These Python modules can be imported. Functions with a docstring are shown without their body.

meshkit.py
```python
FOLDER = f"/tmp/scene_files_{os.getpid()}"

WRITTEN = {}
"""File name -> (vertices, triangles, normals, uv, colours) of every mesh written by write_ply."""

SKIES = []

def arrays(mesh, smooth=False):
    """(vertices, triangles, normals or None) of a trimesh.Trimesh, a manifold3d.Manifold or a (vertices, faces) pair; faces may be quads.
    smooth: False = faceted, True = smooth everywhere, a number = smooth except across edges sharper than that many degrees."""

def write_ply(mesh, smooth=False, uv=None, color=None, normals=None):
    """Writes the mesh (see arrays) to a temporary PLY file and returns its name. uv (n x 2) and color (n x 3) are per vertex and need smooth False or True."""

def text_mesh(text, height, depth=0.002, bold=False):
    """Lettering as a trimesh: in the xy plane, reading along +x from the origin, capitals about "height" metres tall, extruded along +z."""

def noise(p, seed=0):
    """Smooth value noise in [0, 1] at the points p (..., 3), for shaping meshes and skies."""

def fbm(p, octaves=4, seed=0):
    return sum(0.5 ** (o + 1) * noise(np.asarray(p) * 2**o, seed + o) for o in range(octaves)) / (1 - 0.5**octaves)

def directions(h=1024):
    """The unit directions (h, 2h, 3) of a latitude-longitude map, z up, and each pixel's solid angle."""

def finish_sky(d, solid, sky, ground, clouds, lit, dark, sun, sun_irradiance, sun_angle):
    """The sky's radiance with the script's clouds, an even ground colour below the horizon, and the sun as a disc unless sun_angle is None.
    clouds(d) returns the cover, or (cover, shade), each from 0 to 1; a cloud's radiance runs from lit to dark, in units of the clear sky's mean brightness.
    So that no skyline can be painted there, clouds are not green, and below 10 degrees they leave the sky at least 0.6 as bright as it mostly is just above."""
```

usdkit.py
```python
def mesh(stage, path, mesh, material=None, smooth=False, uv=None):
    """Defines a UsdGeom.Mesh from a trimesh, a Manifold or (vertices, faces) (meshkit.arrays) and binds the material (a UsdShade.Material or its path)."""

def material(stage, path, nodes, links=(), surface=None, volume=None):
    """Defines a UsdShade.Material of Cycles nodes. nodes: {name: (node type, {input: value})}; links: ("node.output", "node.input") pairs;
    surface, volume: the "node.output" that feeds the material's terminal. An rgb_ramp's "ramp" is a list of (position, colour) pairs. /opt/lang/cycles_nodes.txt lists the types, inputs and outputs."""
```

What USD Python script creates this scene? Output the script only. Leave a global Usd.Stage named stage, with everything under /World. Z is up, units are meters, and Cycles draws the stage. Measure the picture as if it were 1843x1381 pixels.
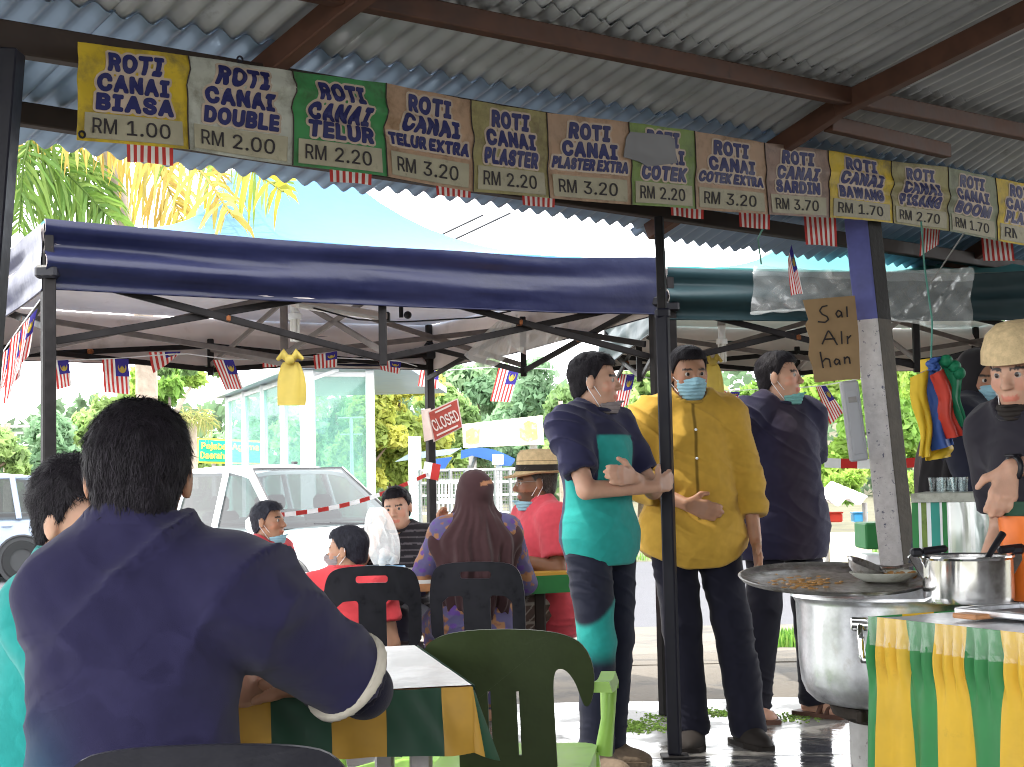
import math, random, numpy as np, trimesh, usdkit, meshkit
import shapely, shapely.geometry as sg
from pxr import Usd, UsdGeom, UsdLux, UsdShade, Sdf, Gf, Vt

stage = Usd.Stage.CreateInMemory()
UsdGeom.SetStageUpAxis(stage, UsdGeom.Tokens.z)
UsdGeom.SetStageMetersPerUnit(stage, 1.0)
UsdGeom.Xform.Define(stage, '/World')
stage.SetDefaultPrim(stage.GetPrimAtPath('/World'))
RNG = np.random.default_rng(7)

# ---------------------------------------------------------------- camera
FPX, CAM = 2770.0, np.array([0.0, 0.0, 1.13])
PITCH, ROLL, EXPOSURE = math.atan((859 - 690.5) / FPX), 0.020, 1.58
SUN_DIR = np.array([-0.42, 0.06, 0.90]); SUN_DIR /= np.linalg.norm(SUN_DIR)
SUN_INT, SKY_STR = 0.5, 0.115
_f = np.array([0, math.cos(PITCH), math.sin(PITCH)]); _u0 = np.array([0, -math.sin(PITCH), math.cos(PITCH)]); _r0 = np.array([1.0, 0, 0])
_r = math.cos(ROLL) * _r0 - math.sin(ROLL) * _u0
_u = math.sin(ROLL) * _r0 + math.cos(ROLL) * _u0
cam = UsdGeom.Camera.Define(stage, '/World/camera')
cam.CreateFocalLengthAttr(50.0)
cam.CreateHorizontalApertureAttr(50.0 * 1843 / FPX)
cam.CreateVerticalApertureAttr(50.0 * 1843 / FPX * 767 / 1024)
cam.CreateClippingRangeAttr(Gf.Vec2f(0.05, 2000))
cam.CreateExposureAttr(EXPOSURE)
cam.CreateFStopAttr(0.0)
_m = np.eye(4); _m[0, :3], _m[1, :3], _m[2, :3], _m[3, :3] = _r, _u, -_f, CAM
cam.AddTransformOp().Set(Gf.Matrix4d(*_m.ravel().tolist()))

def ray(px, py):
    return _f + _r * (px - 921.5) / FPX - _u * (py - 690.5) / FPX
def at(px, py, Y):
    d = ray(px, py); return CAM + d * (Y / d[1])
def atz(px, py, Z):
    d = ray(px, py); return CAM + d * ((Z - CAM[2]) / d[2])

# ---------------------------------------------------------------- sky and sun
el, rot = math.asin(SUN_DIR[2]), math.atan2(SUN_DIR[0], SUN_DIR[1])
skymat = usdkit.material(stage, '/World/Looks/sky_look', {
    'sky': ('sky_texture', {'sky_type': 'single_scattering', 'sun_disc': False, 'sun_elevation': el, 'sun_rotation': rot, 'aerosol_density': 2.0}),
    'tc': ('texture_coordinate', {}),
    'mp': ('mapping', {'scale': (1.0, 1.0, 2.2)}),
    'n': ('noise_texture', {'scale': 1.6, 'detail': 6, 'roughness': 0.58}),
    'ramp': ('rgb_ramp', {'ramp': [(0.26, (0.80, 0.80, 0.80)), (0.50, (1, 1, 1))]}),
    'n2': ('noise_texture', {'scale': 3.0, 'detail': 5, 'roughness': 0.55}),
    'cl': ('rgb_ramp', {'ramp': [(0.3, (12.5, 12.8, 13.4)), (0.7, (17.5, 17.5, 17.5))]}),
    'mix': ('mix_color', {'use_clamp': False, 'use_clamp_result': False}),
    'bg': ('background_shader', {'strength': SKY_STR})},
    [('tc.generated', 'mp.vector'), ('mp.vector', 'n.vector'), ('mp.vector', 'n2.vector'), ('n.fac', 'ramp.fac'), ('n2.fac', 'cl.fac'),
     ('ramp.color', 'mix.fac'), ('sky.color', 'mix.a'), ('cl.color', 'mix.b'), ('mix.result', 'bg.color')], surface='bg.background')
dome = UsdLux.DomeLight.Define(stage, '/World/sky')
UsdShade.MaterialBindingAPI.Apply(dome.GetPrim()).Bind(skymat)
dome.GetPrim().SetCustomDataByKey('kind', 'structure')
sun = UsdLux.DistantLight.Define(stage, '/World/sun')
sun.CreateNormalizeAttr(True); sun.CreateIntensityAttr(SUN_INT); sun.CreateAngleAttr(0.6); sun.CreateColorAttr(Gf.Vec3f(1.0, 0.95, 0.86))
_z = SUN_DIR; _x = np.cross([0, 0, 1.0], _z); _x /= np.linalg.norm(_x); _y = np.cross(_z, _x)
_m = np.eye(4); _m[0, :3], _m[1, :3], _m[2, :3] = _x, _y, _z
sun.AddTransformOp().Set(Gf.Matrix4d(*_m.ravel().tolist()))

# ---------------------------------------------------------------- scene helpers
def define(path, v, f, mat, smooth):
    """usdkit.mesh, with quick vertex normals for smooth meshes"""
    if smooth is not True: return usdkit.mesh(stage, path, (v, f), MAT[mat], smooth)
    v, f = np.asarray(v, float), np.asarray(f); fn = np.cross(v[f[:, 1]] - v[f[:, 0]], v[f[:, 2]] - v[f[:, 0]])
    n = np.stack([np.bincount(f.ravel(), np.repeat(fn[:, i], 3), len(v)) for i in range(3)], 1); L = np.linalg.norm(n, axis=1, keepdims=True); n = np.where(L > 0, n / np.maximum(L, 1e-30), [0, 0, 1.0])
    m = usdkit.mesh(stage, path, (v, f), MAT[mat], False)
    m.CreateNormalsAttr(Vt.Vec3fArray.FromNumpy(n.astype(np.float32))); m.SetNormalsInterpolation('vertex'); return m
_used = {}
def numbered(parent, name):
    k = (parent, name); n = _used.get(k, 0); _used[k] = n + 1
    return f'{parent}/{name}' if n == 0 else f'{parent}/{name}_{n:03d}'

class Thing:
    """an Xform at the thing's base; its parts are meshes below it"""
    def __init__(s, path, loc=(0, 0, 0), rotz=0.0):
        s.path, s.loc, s.rotz = path, np.asarray(loc, float), rotz
        c, n = math.cos(rotz), math.sin(rotz)
        s.R = np.array([[c, -n, 0], [n, c, 0], [0, 0, 1.0]])

def props(prim, label=None, cat=None, group=None, kind=None):
    for k, v in (('label', label), ('category', cat), ('group', group), ('kind', kind)):
        if v: prim.SetCustomDataByKey(k, v)

GROUPS = {'bunting_flag': 'striped flags strung around the stall', 'plastic_chair': 'plastic chairs around the tables', 'leafy_tree': 'leafy trees beyond the road', 'bush': 'low bushes beyond the tape', 'drinking_glass': 'glasses on the rear counter',
          'barrier_tape': 'red and white barrier tapes', 'canopy_tent': 'pop-up canopy tents', 'dining_table': 'dining tables', 'parked_car': 'parked cars', 'utility_pole': 'poles beyond the stall', 'energy_saving_bulb': 'bulbs hanging in the tents'}
def thing(name, label, cat, loc=(0, 0, 0), rotz=0.0, group=None, kind=None):
    group = group or GROUPS.get(name)
    path = numbered('/World', name)
    x = UsdGeom.Xform.Define(stage, path)
    x.AddTranslateOp().Set(Gf.Vec3d(*map(float, loc)))
    if rotz: x.AddRotateZOp().Set(math.degrees(rotz))
    props(x.GetPrim(), label, cat, group, kind)
    return Thing(path, loc, rotz)

def vf(mesh):
    v, f, _ = meshkit.arrays(mesh); return v, f

def part(parent, name, mesh, mat, smooth=30, col=None, local=False, label=None, kind=None):
    """one mesh below a Thing (world coordinates unless local) or below a Part path; returns a Thing-like handle"""
    path = numbered(parent.path, name)
    v, f = vf(mesh)
    if not local: v = (v - parent.loc) @ parent.R
    if col is not None: smooth = True
    m = define(path, v, f, mat, smooth)
    if col is not None:
        UsdGeom.PrimvarsAPI(m).CreatePrimvar('col', Sdf.ValueTypeNames.Color3fArray, 'vertex').Set(Vt.Vec3fArray.FromNumpy(np.asarray(col, np.float32)))
    props(m.GetPrim(), label, None, None, kind)
    h = Thing(path); h.loc, h.R, h.rotz = parent.loc, parent.R, parent.rotz
    return h

def single(name, mesh, mat, label=None, cat=None, group=None, kind=None, smooth=30, col=None):
    """a thing that is one mesh"""
    v, f = vf(mesh)
    path = numbered('/World', name)
    base = np.array([0, 0, 0.0]) if kind == 'structure' else np.array([(v[:, 0].min() + v[:, 0].max()) / 2, (v[:, 1].min() + v[:, 1].max()) / 2, v[:, 2].min()])
    if col is not None: smooth = True
    m = define(path, v - base, f, mat, smooth)
    if col is not None:
        UsdGeom.PrimvarsAPI(m).CreatePrimvar('col', Sdf.ValueTypeNames.Color3fArray, 'vertex').Set(Vt.Vec3fArray.FromNumpy(np.asarray(col, np.float32)))
    UsdGeom.Xformable(m).AddTranslateOp().Set(Gf.Vec3d(*map(float, base)))
    props(m.GetPrim(), label, cat, group, kind)
    return Thing(path, base)

def copy_of(src, name, loc, rotz, label, cat, group=None):
    path = numbered('/World', name)
    x = UsdGeom.Xform.Define(stage, path)
    x.GetPrim().GetReferences().AddInternalReference(src.path)
    x.ClearXformOpOrder()
    x.GetPrim().RemoveProperty('xformOp:translate'); 
    x.AddTranslateOp().Set(Gf.Vec3d(*map(float, loc))); x.AddRotateZOp().Set(math.degrees(rotz))
    x.GetPrim().SetInstanceable(True)
    props(x.GetPrim(), label, cat, group)
    return Thing(path, loc, rotz)

# ---------------------------------------------------------------- mesh helpers
def V(*a): return np.array(a, float)
def unit(a):
    a = np.asarray(a, float); return a / (np.linalg.norm(a) + 1e-12)
def cat(*ms):
    ms = [m for m in ms if m is not None]; vs, fs, n = [], [], 0
    for m in ms:
        v, f = vf(m); vs.append(v); fs.append(f + n); n += len(v)
    return np.vstack(vs), np.vstack(fs)
def xf(m, loc=(0, 0, 0), rz=0, R=None, s=1):
    v, f = vf(m); v = v * s
    if R is not None: v = v @ np.asarray(R).T
    c, n = math.cos(rz), math.sin(rz)
    v = v @ np.array([[c, -n, 0], [n, c, 0], [0, 0, 1.0]]).T
    return v + np.asarray(loc, float), f
def rotx(a): c, s = math.cos(a), math.sin(a); return np.array([[1, 0, 0], [0, c, -s], [0, s, c]])
def roty(a): c, s = math.cos(a), math.sin(a); return np.array([[c, 0, s], [0, 1, 0], [-s, 0, c]])
def rotz(a): c, s = math.cos(a), math.sin(a); return np.array([[c, -s, 0], [s, c, 0], [0, 0, 1]])
def box(c, size, bev=0.0, rz=0, R=None):
    """box centred at c, edges chamfered"""
    x, y, z = np.asarray(size, float) / 2
    b = min(bev, 0.45 * min(2 * x, 2 * y, 2 * z))
    if b <= 0: m = vf(trimesh.creation.box([2 * x, 2 * y, 2 * z]))
    else:
        p = np.array([(sx * (x - (k != 0) * b), sy * (y - (k != 1) * b), sz * (z - (k != 2) * b)) for sx in (-1, 1) for sy in (-1, 1) for sz in (-1, 1) for k in range(3)])
        m = vf(trimesh.convex.convex_hull(p))
    return xf(m, c, rz, R)
def frame(d):
    d = unit(d); a = np.cross(d, [0, 0, 1.0] if abs(d[2]) < 0.95 else [1.0, 0, 0]); a = unit(a); return a, np.cross(d, a)
def bar(a, b, w, h=None, bev=0.003, up=None):
    """rectangular bar from a to b"""
    a, b = np.asarray(a, float), np.asarray(b, float); h = h or w
    d = unit(b - a)
    if up is None: s, t = frame(d)
    else: s = unit(np.cross(d, up)); t = np.cross(s, d)
    L = np.linalg.norm(b - a)
    return xf(box((0, 0, 0), (w, L, h), bev), (a + b) / 2, 0, np.column_stack([s, d, t]))
def tube(pts, r, n=8, cap=True):
    p = np.asarray(pts, float); k = len(p); r = np.broadcast_to(r, (k,))
    t = np.gradient(p, axis=0); t /= np.linalg.norm(t, axis=1, keepdims=True) + 1e-12
    a = frame(t[0])[0]; A = []
    for i in range(k):
        a = unit(a - t[i] * (a @ t[i])); A.append(a)
    A = np.array(A); B = np.cross(t, A)
    g = np.arange(n) * 2 * np.pi / n
    v = (p[:, None] + r[:, None, None] * (np.cos(g)[None, :, None] * A[:, None] + np.sin(g)[None, :, None] * B[:, None])).reshape(-1, 3)
    i, j = np.meshgrid(np.arange(k - 1), np.arange(n), indexing='ij')
    q = np.stack([i * n + j, i * n + (j + 1) % n, (i + 1) * n + (j + 1) % n, (i + 1) * n + j], -1).reshape(-1, 4)
    f = np.vstack([q[:, [0, 1, 2]], q[:, [0, 2, 3]]])
    if cap:
        v = np.vstack([v, p[0], p[-1]]); m = k * n
        f = np.vstack([f, [[m, (j + 1) % n, j] for j in range(n)], [[m + 1, (k - 1) * n + j, (k - 1) * n + (j + 1) % n] for j in range(n)]])
    return v, f
def rod(a, b, r, r2=None, n=10): return tube([a, b], [r, r if r2 is None else r2], n)
def lathe(prof, n=40, c=(0, 0, 0)):
    """profile [(radius, z)...] turned about z"""
    p = np.asarray(prof, float); k = len(p); g = np.arange(n) * 2 * np.pi / n
    v = np.stack([p[:, None, 0] * np.cos(g), p[:, None, 0] * np.sin(g), np.broadcast_to(p[:, None, 1], (k, n))], -1).reshape(-1, 3)
    i, j = np.meshgrid(np.arange(k - 1), np.arange(n), indexing='ij')
    q = np.stack([i * n + j, i * n + (j + 1) % n, (i + 1) * n + (j + 1) % n, (i + 1) * n + j], -1).reshape(-1, 4)
    return v + np.asarray(c, float), np.vstack([q[:, [0, 1, 2]], q[:, [0, 2, 3]]])
def grid(fn, nu, nv, u=(0, 1), v=(0, 1)):
    """surface fn(U, V) -> points"""
    U, W = np.meshgrid(np.linspace(*u, nu), np.linspace(*v, nv), indexing='ij')
    p = fn(U, W).reshape(-1, 3)
    i, j = np.meshgrid(np.arange(nu - 1), np.arange(nv - 1), indexing='ij')
    q = np.stack([i * nv + j, (i + 1) * nv + j, (i + 1) * nv + j + 1, i * nv + j + 1], -1).reshape(-1, 4)
    return p, np.vstack([q[:, [0, 1, 2]], q[:, [0, 2, 3]]])
def thick(m, th):
    """a sheet made a closed shell of thickness th, growing against its normals"""
    v, f = vf(m); t = trimesh.Trimesh(v, f, process=False); n = t.vertex_normals; k = len(v)
    e = np.sort(np.vstack([f[:, [0, 1]], f[:, [1, 2]], f[:, [2, 0]]]), axis=1); d = np.vstack([f[:, [0, 1]], f[:, [1, 2]], f[:, [2, 0]]])
    _, idx, cnt = np.unique(e[:, 0] * (k + 1) + e[:, 1], return_index=True, return_counts=True)
    be = d[idx[cnt == 1]]
    s = np.vstack([np.stack([be[:, 1], be[:, 0], be[:, 0] + k], 1), np.stack([be[:, 1], be[:, 0] + k, be[:, 1] + k], 1)])
    return np.vstack([v, v - n * th]), np.vstack([f, f[:, ::-1] + k, s])
def prism(poly, h, z=0.0):
    ps = getattr(poly, 'geoms', [poly])
    return xf(cat(*[trimesh.creation.extrude_polygon(p, h, engine='earcut') for p in ps if p.area > 1e-9]), (0, 0, z))
def rrect(w, h, r, seg=4):
    return sg.box(-w / 2 + r, -h / 2 + r, w / 2 - r, h / 2 - r).buffer(r, quad_segs=seg)
def to_frame(m, o, ex, ey, ez):
    v, f = vf(m); return np.asarray(o) + v[:, :1] * np.asarray(ex) + v[:, 1:2] * np.asarray(ey) + v[:, 2:3] * np.asarray(ez), f
def noise(p, s=1.0, seed=0): return meshkit.noise(np.asarray(p) * s, seed) - 0.5
def fbm(p, s=1.0, o=4, seed=0): return meshkit.fbm(np.asarray(p) * s, o, seed) - 0.5
_glyph = {}
def text_shape(text, h, bold=True, gap=0.0):
    def one(c):
        m = meshkit.text_mesh(c, h, 0.002, bold and not gap); v, f = np.array(m.vertices), np.array(m.faces); top = np.all(v[f][:, :, 2] > 0.0019, axis=1)
        return shapely.union_all(shapely.polygons(v[f[top]][:, :, :2])).buffer(h * 0.004)
    if not gap: return one(text)
    x, out = 0.0, []
    for c in text:
        if c == ' ': x += 0.32 * h; continue
        if c not in _glyph: _glyph[c] = one(c).buffer(0.085 * h, join_style='mitre', mitre_limit=2.5).simplify(0.012 * h)
        g = _glyph[c]; out.append(shapely.affinity.translate(g, x - g.bounds[0], 0)); x += g.bounds[2] - g.bounds[0] + gap * h
    return shapely.union_all(out)
def fit(shape, x0, y0, x1, y1):
    a, b, c, d = shape.bounds
    return shapely.affinity.affine_transform(shape, [(x1 - x0) / (c - a), 0, 0, (y1 - y0) / (d - b), x0 - a * (x1 - x0) / (c - a), y0 - b * (y1 - y0) / (d - b)])
import shapely.affinity
def subdivided(m, edge):
    v, f = vf(m); v, f = trimesh.remesh.subdivide_to_size(v, f, edge, max_iter=8); return v, f

# ---------------------------------------------------------------- materials
MAT = {}
def simple(name, col, rough=0.6, spec=0.4, metal=0.0, var=0.12, scale=6.0, bump=0.0, bscale=80.0, col2=None, thr=None, detail=6, coat=0.0, trans=None, sheen=0.0):
    """principled with noise-varied colour, roughness variation and fine bump; optional second colour in patches; optional translucence"""
    c = np.array(col, float); lo = c * (1 - var); hi = np.minimum(c * (1 + var), 1)
    n = {'tc': ('texture_coordinate', {}), 'n': ('noise_texture', {'scale': scale, 'detail': detail, 'roughness': 0.6}),
         'r': ('rgb_ramp', {'ramp': [(0.28, lo), (0.72, hi)]}),
         'rr': ('map_range', {'from_min': 0.3, 'from_max': 0.7, 'to_min': max(rough - 0.1, 0.02), 'to_max': min(rough + 0.1, 1)}),
         'p': ('principled_bsdf', {'specular_ior_level': spec, 'metallic': metal, 'coat_weight': coat, 'sheen_weight': sheen})}
    l = [('tc.object', 'n.vector'), ('n.fac', 'r.fac'), ('n.fac', 'rr.value'), ('rr.result', 'p.roughness')]
    out = 'r.color'
    if col2 is not None:
        t = thr or (0.52, 0.62)
        n['n3'] = ('noise_texture', {'scale': scale * 1.7, 'detail': 8, 'roughness': 0.68}); n['r3'] = ('rgb_ramp', {'ramp': [(t[0], (0, 0, 0)), (t[1], (1, 1, 1))]})
        n['mx'] = ('mix_color', {'b': col2})
        l += [('tc.object', 'n3.vector'), ('n3.fac', 'r3.fac'), ('r3.color', 'mx.fac'), (out, 'mx.a')]; out = 'mx.result'
    l.append((out, 'p.base_color'))
    if bump:
        n['nb'] = ('noise_texture', {'scale': bscale, 'detail': 4}); n['b'] = ('bump', {'strength': 1.0, 'distance': bump})
        l += [('tc.object', 'nb.vector'), ('nb.fac', 'b.height'), ('b.normal', 'p.normal')]
    surf = 'p.BSDF'
    if trans:
        n['t'] = ('translucent_bsdf', {}); n['m'] = ('mix_closure', {'fac': trans})
        l += [(out, 't.color'), ('p.BSDF', 'm.closure1'), ('t.BSDF', 'm.closure2')]; surf = 'm.closure'
    MAT[name] = usdkit.material(stage, '/World/Looks/' + name, n, l, surface=surf)
def vcol(name, rough=0.7, spec=0.3, var=0.15, scale=25.0, bump=0.0, bscale=200.0, trans=None, sheen=0.0, sss=0.0):
    """principled whose colour is the mesh's own 'col' attribute times a fine noise"""
    n = {'a': ('attribute', {'attribute': 'col'}), 'tc': ('texture_coordinate', {}), 'n': ('noise_texture', {'scale': scale, 'detail': 5}),
         'r': ('rgb_ramp', {'ramp': [(0.3, (1 - var,) * 3), (0.7, (1 + var * 0.0,) * 3)]}), 'm': ('mix_color', {'blend_type': 'multiply', 'fac': 1.0}),
         'p': ('principled_bsdf', {'roughness': rough, 'specular_ior_level': spec, 'sheen_weight': sheen, 'subsurface_weight': sss, 'subsurface_scale': 0.01})}
    l = [('tc.object', 'n.vector'), ('n.fac', 'r.fac'), ('a.color', 'm.a'), ('r.color', 'm.b'), ('m.result', 'p.base_color')]
    if bump:
        n['nb'] = ('noise_texture', {'scale': bscale, 'detail': 3}); n['b'] = ('bump', {'strength': 1.0, 'distance': bump})
        l += [('tc.object', 'nb.vector'), ('nb.fac', 'b.height'), ('b.normal', 'p.normal')]
    surf = 'p.BSDF'
    if trans:
        n['t'] = ('translucent_bsdf', {}); n['mc'] = ('mix_closure', {'fac': trans})
        l += [('m.result', 't.color'), ('p.BSDF', 'mc.closure1'), ('t.BSDF', 'mc.closure2')]; surf = 'mc.closure'
    MAT[name] = usdkit.material(stage, '/World/Looks/' + name, n, l, surface=surf)
vcol('skin', 0.5, 0.35, 0.12, 30, 0.0004, 400, sss=0.08)
vcol('cloth_colours', 0.85, 0.15, 0.12, 40, 0.0006, 900, sheen=0.1)
vcol('leaf_colours', 0.55, 0.3, 0.15, 0.6, trans=0.55)
vcol('hair_colours', 0.6, 0.15, 0.3, 120, 0.002, 260)
vcol('eye_colours', 0.15, 0.5, 0.0, 10)
simple('eave_steel', (0.26, 0.36, 0.50), 0.42, 0.5, 0.25, 0.16, 3.0, 0.0008, 40)
simple('steel_roof', (0.46, 0.475, 0.49), 0.45, 0.5, 0.25, 0.22, 3.0, 0.0008, 40, col2=(0.19, 0.175, 0.155), thr=(0.58, 0.74))
simple('roof_timber', (0.088, 0.040, 0.026), 0.65, 0.3, 0, 0.3, 9, 0.001, 30, col2=(0.05, 0.024, 0.016), thr=(0.62, 0.75))
simple('dark_timber', (0.035, 0.024, 0.020), 0.7, 0.3, 0, 0.3, 9, 0.001, 30)
simple('black_paint', (0.007, 0.007, 0.013), 0.45, 0.25, 0, 0.3, 8, 0.001, 30)
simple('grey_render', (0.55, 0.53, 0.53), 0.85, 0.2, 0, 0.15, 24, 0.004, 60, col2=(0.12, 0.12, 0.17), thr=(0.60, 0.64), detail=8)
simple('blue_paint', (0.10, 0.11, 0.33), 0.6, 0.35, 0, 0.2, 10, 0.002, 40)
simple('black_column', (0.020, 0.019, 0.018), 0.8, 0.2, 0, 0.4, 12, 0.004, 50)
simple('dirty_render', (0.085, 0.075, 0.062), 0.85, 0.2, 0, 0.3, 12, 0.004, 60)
# fabrics, plastics, metals
simple('navy_vinyl', (0.011, 0.013, 0.042), 0.36, 0.35, 0, 0.25, 2.5, 0.0015, 25, col2=(0.035, 0.02, 0.028), thr=(0.66, 0.80), trans=0.08)
simple('blue_top_vinyl', (0.12, 0.28, 0.49), 0.5, 0.4, 0, 0.16, 1.5, 0.001, 25, trans=0.35)
simple('teal_vinyl', (0.012, 0.034, 0.040), 0.5, 0.4, 0, 0.3, 2.5, 0.0015, 25, trans=0.08)
simple('teal_top_vinyl', (0.06, 0.25, 0.25), 0.5, 0.4, 0, 0.16, 1.5, 0.001, 25, trans=0.35)
simple('tent_lining', (0.74, 0.66, 0.63), 0.75, 0.25, 0, 0.14, 2.2, 0.002, 12, col2=(0.52, 0.44, 0.40), thr=(0.56, 0.75), trans=0.12)
simple('tent_steel', (0.012, 0.0105, 0.011), 0.55, 0.18, 0.0, 0.4, 20, 0.0005, 60, col2=(0.05, 0.026, 0.018), thr=(0.64, 0.74))
simple('inner_steel', (0.15, 0.13, 0.125), 0.55, 0.3, 0.0, 0.25, 20)
simple('grey_steel', (0.30, 0.29, 0.28), 0.45, 0.4, 0.4, 0.2, 20)
simple('rust', (0.16, 0.055, 0.02), 0.85, 0.2, 0, 0.4, 60, 0.002, 120)
simple('black_plastic', (0.007, 0.007, 0.010), 0.40, 0.3, 0, 0.3, 20, 0.0004, 150, col2=(0.03, 0.03, 0.034), thr=(0.68, 0.80))
simple('olive_plastic', (0.026, 0.038, 0.012), 0.45, 0.3, 0, 0.2, 10, 0.0004, 120, col2=(0.03, 0.038, 0.016), thr=(0.6, 0.75))
simple('lime_plastic', (0.30, 0.52, 0.10), 0.4, 0.45, 0, 0.1, 10)
simple('white_paint', (0.80, 0.80, 0.79), 0.35, 0.5, 0, 0.05, 3)
simple('car_white', (0.74, 0.76, 0.79), 0.22, 0.5, 0, 0.03, 2, coat=0.6)
simple('car_dark', (0.02, 0.02, 0.022), 0.5, 0.4)
simple('car_blue', (0.20, 0.24, 0.32), 0.25, 0.5, 0, 0.05, 2, coat=0.6)
simple('tyre', (0.018, 0.018, 0.019), 0.85, 0.2)
simple('chrome', (0.75, 0.76, 0.78), 0.12, 0.5, 1.0, 0.05, 8)
simple('aluminium', (0.66, 0.67, 0.69), 0.30, 0.5, 0.95, 0.12, 6, 0.0008, 22, col2=(0.40, 0.38, 0.35), thr=(0.60, 0.78))
simple('worn_aluminium', (0.40, 0.385, 0.37), 0.26, 0.5, 0.92, 0.25, 9, 0.0005, 30, col2=(0.13, 0.09, 0.045), thr=(0.54, 0.68))
simple('stainless', (0.66, 0.66, 0.65), 0.16, 0.5, 1.0, 0.06, 6)
simple('curry', (0.30, 0.15, 0.035), 0.35, 0.5, 0, 0.3, 40, 0.002, 80)
simple('sooty_iron', (0.36, 0.35, 0.34), 0.75, 0.3, 0.2, 0.2, 12, 0.002, 30, col2=(0.05, 0.03, 0.02), thr=(0.57, 0.64))
simple('soot', (0.03, 0.024, 0.02), 0.9, 0.2, 0, 0.5, 30, 0.004, 50)
simple('wood_light', (0.42, 0.20, 0.09), 0.55, 0.35, 0, 0.2, 20, 0.0005, 60)
simple('table_white', (0.66, 0.66, 0.63), 0.32, 0.5, 0, 0.08, 6, 0.0005, 40, col2=(0.50, 0.50, 0.47), thr=(0.6, 0.75))
simple('table_grey', (0.40, 0.41, 0.43), 0.35, 0.45, 0, 0.12, 8, 0.002, 20)
simple('cloth_yellow', (0.66, 0.42, 0.035), 0.6, 0.35, 0, 0.1, 8, 0.0006, 60, col2=(0.48, 0.30, 0.03), thr=(0.62, 0.8), trans=0.15)
simple('cloth_green', (0.035, 0.22, 0.065), 0.6, 0.35, 0, 0.12, 8, 0.0006, 60, trans=0.15)
simple('cloth_dark_green', (0.010, 0.050, 0.026), 0.6, 0.35, 0, 0.15, 8, 0.0006, 60)
simple('cloth_ochre', (0.44, 0.25, 0.035), 0.6, 0.35, 0, 0.15, 8, 0.0006, 60)
simple('cloth_white', (0.78, 0.80, 0.82), 0.6, 0.35, 0, 0.06, 8)
simple('cloth_teal', (0.03, 0.27, 0.22), 0.6, 0.35, 0, 0.1, 8)
simple('cloth_blue', (0.04, 0.10, 0.34), 0.6, 0.35, 0, 0.1, 8, trans=0.2)
simple('cloth_red', (0.52, 0.045, 0.025), 0.6, 0.35, 0, 0.1, 8, trans=0.2)
simple('cloth_yellow_bright', (0.72, 0.50, 0.03), 0.6, 0.35, 0, 0.1, 8, trans=0.25)
simple('cloth_emerald', (0.01, 0.20, 0.09), 0.6, 0.35, 0, 0.1, 8, trans=0.2)
simple('yellow_bag', (0.66, 0.53, 0.12), 0.5, 0.4, 0, 0.1, 12, trans=0.4)
simple('orange_plastic', (0.72, 0.16, 0.02), 0.35, 0.5, 0, 0.1, 8)
simple('blue_plastic', (0.05, 0.28, 0.52), 0.35, 0.5, 0, 0.1, 8)
simple('mask_blue', (0.33, 0.56, 0.66), 0.85, 0.15, 0, 0.06, 40, 0.0006, 100, trans=0.15)
simple('mask_teal', (0.20, 0.47, 0.45), 0.85, 0.15, 0, 0.06, 40, 0.0006, 100, trans=0.15)
simple('mask_grey', (0.22, 0.19, 0.19), 0.85, 0.15, 0, 0.1, 40, 0.0006, 100)
simple('straw', (0.58, 0.44, 0.25), 0.8, 0.2, 0, 0.2, 60, 0.0015, 220)
simple('hat_band', (0.02, 0.016, 0.014), 0.7, 0.2)
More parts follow.
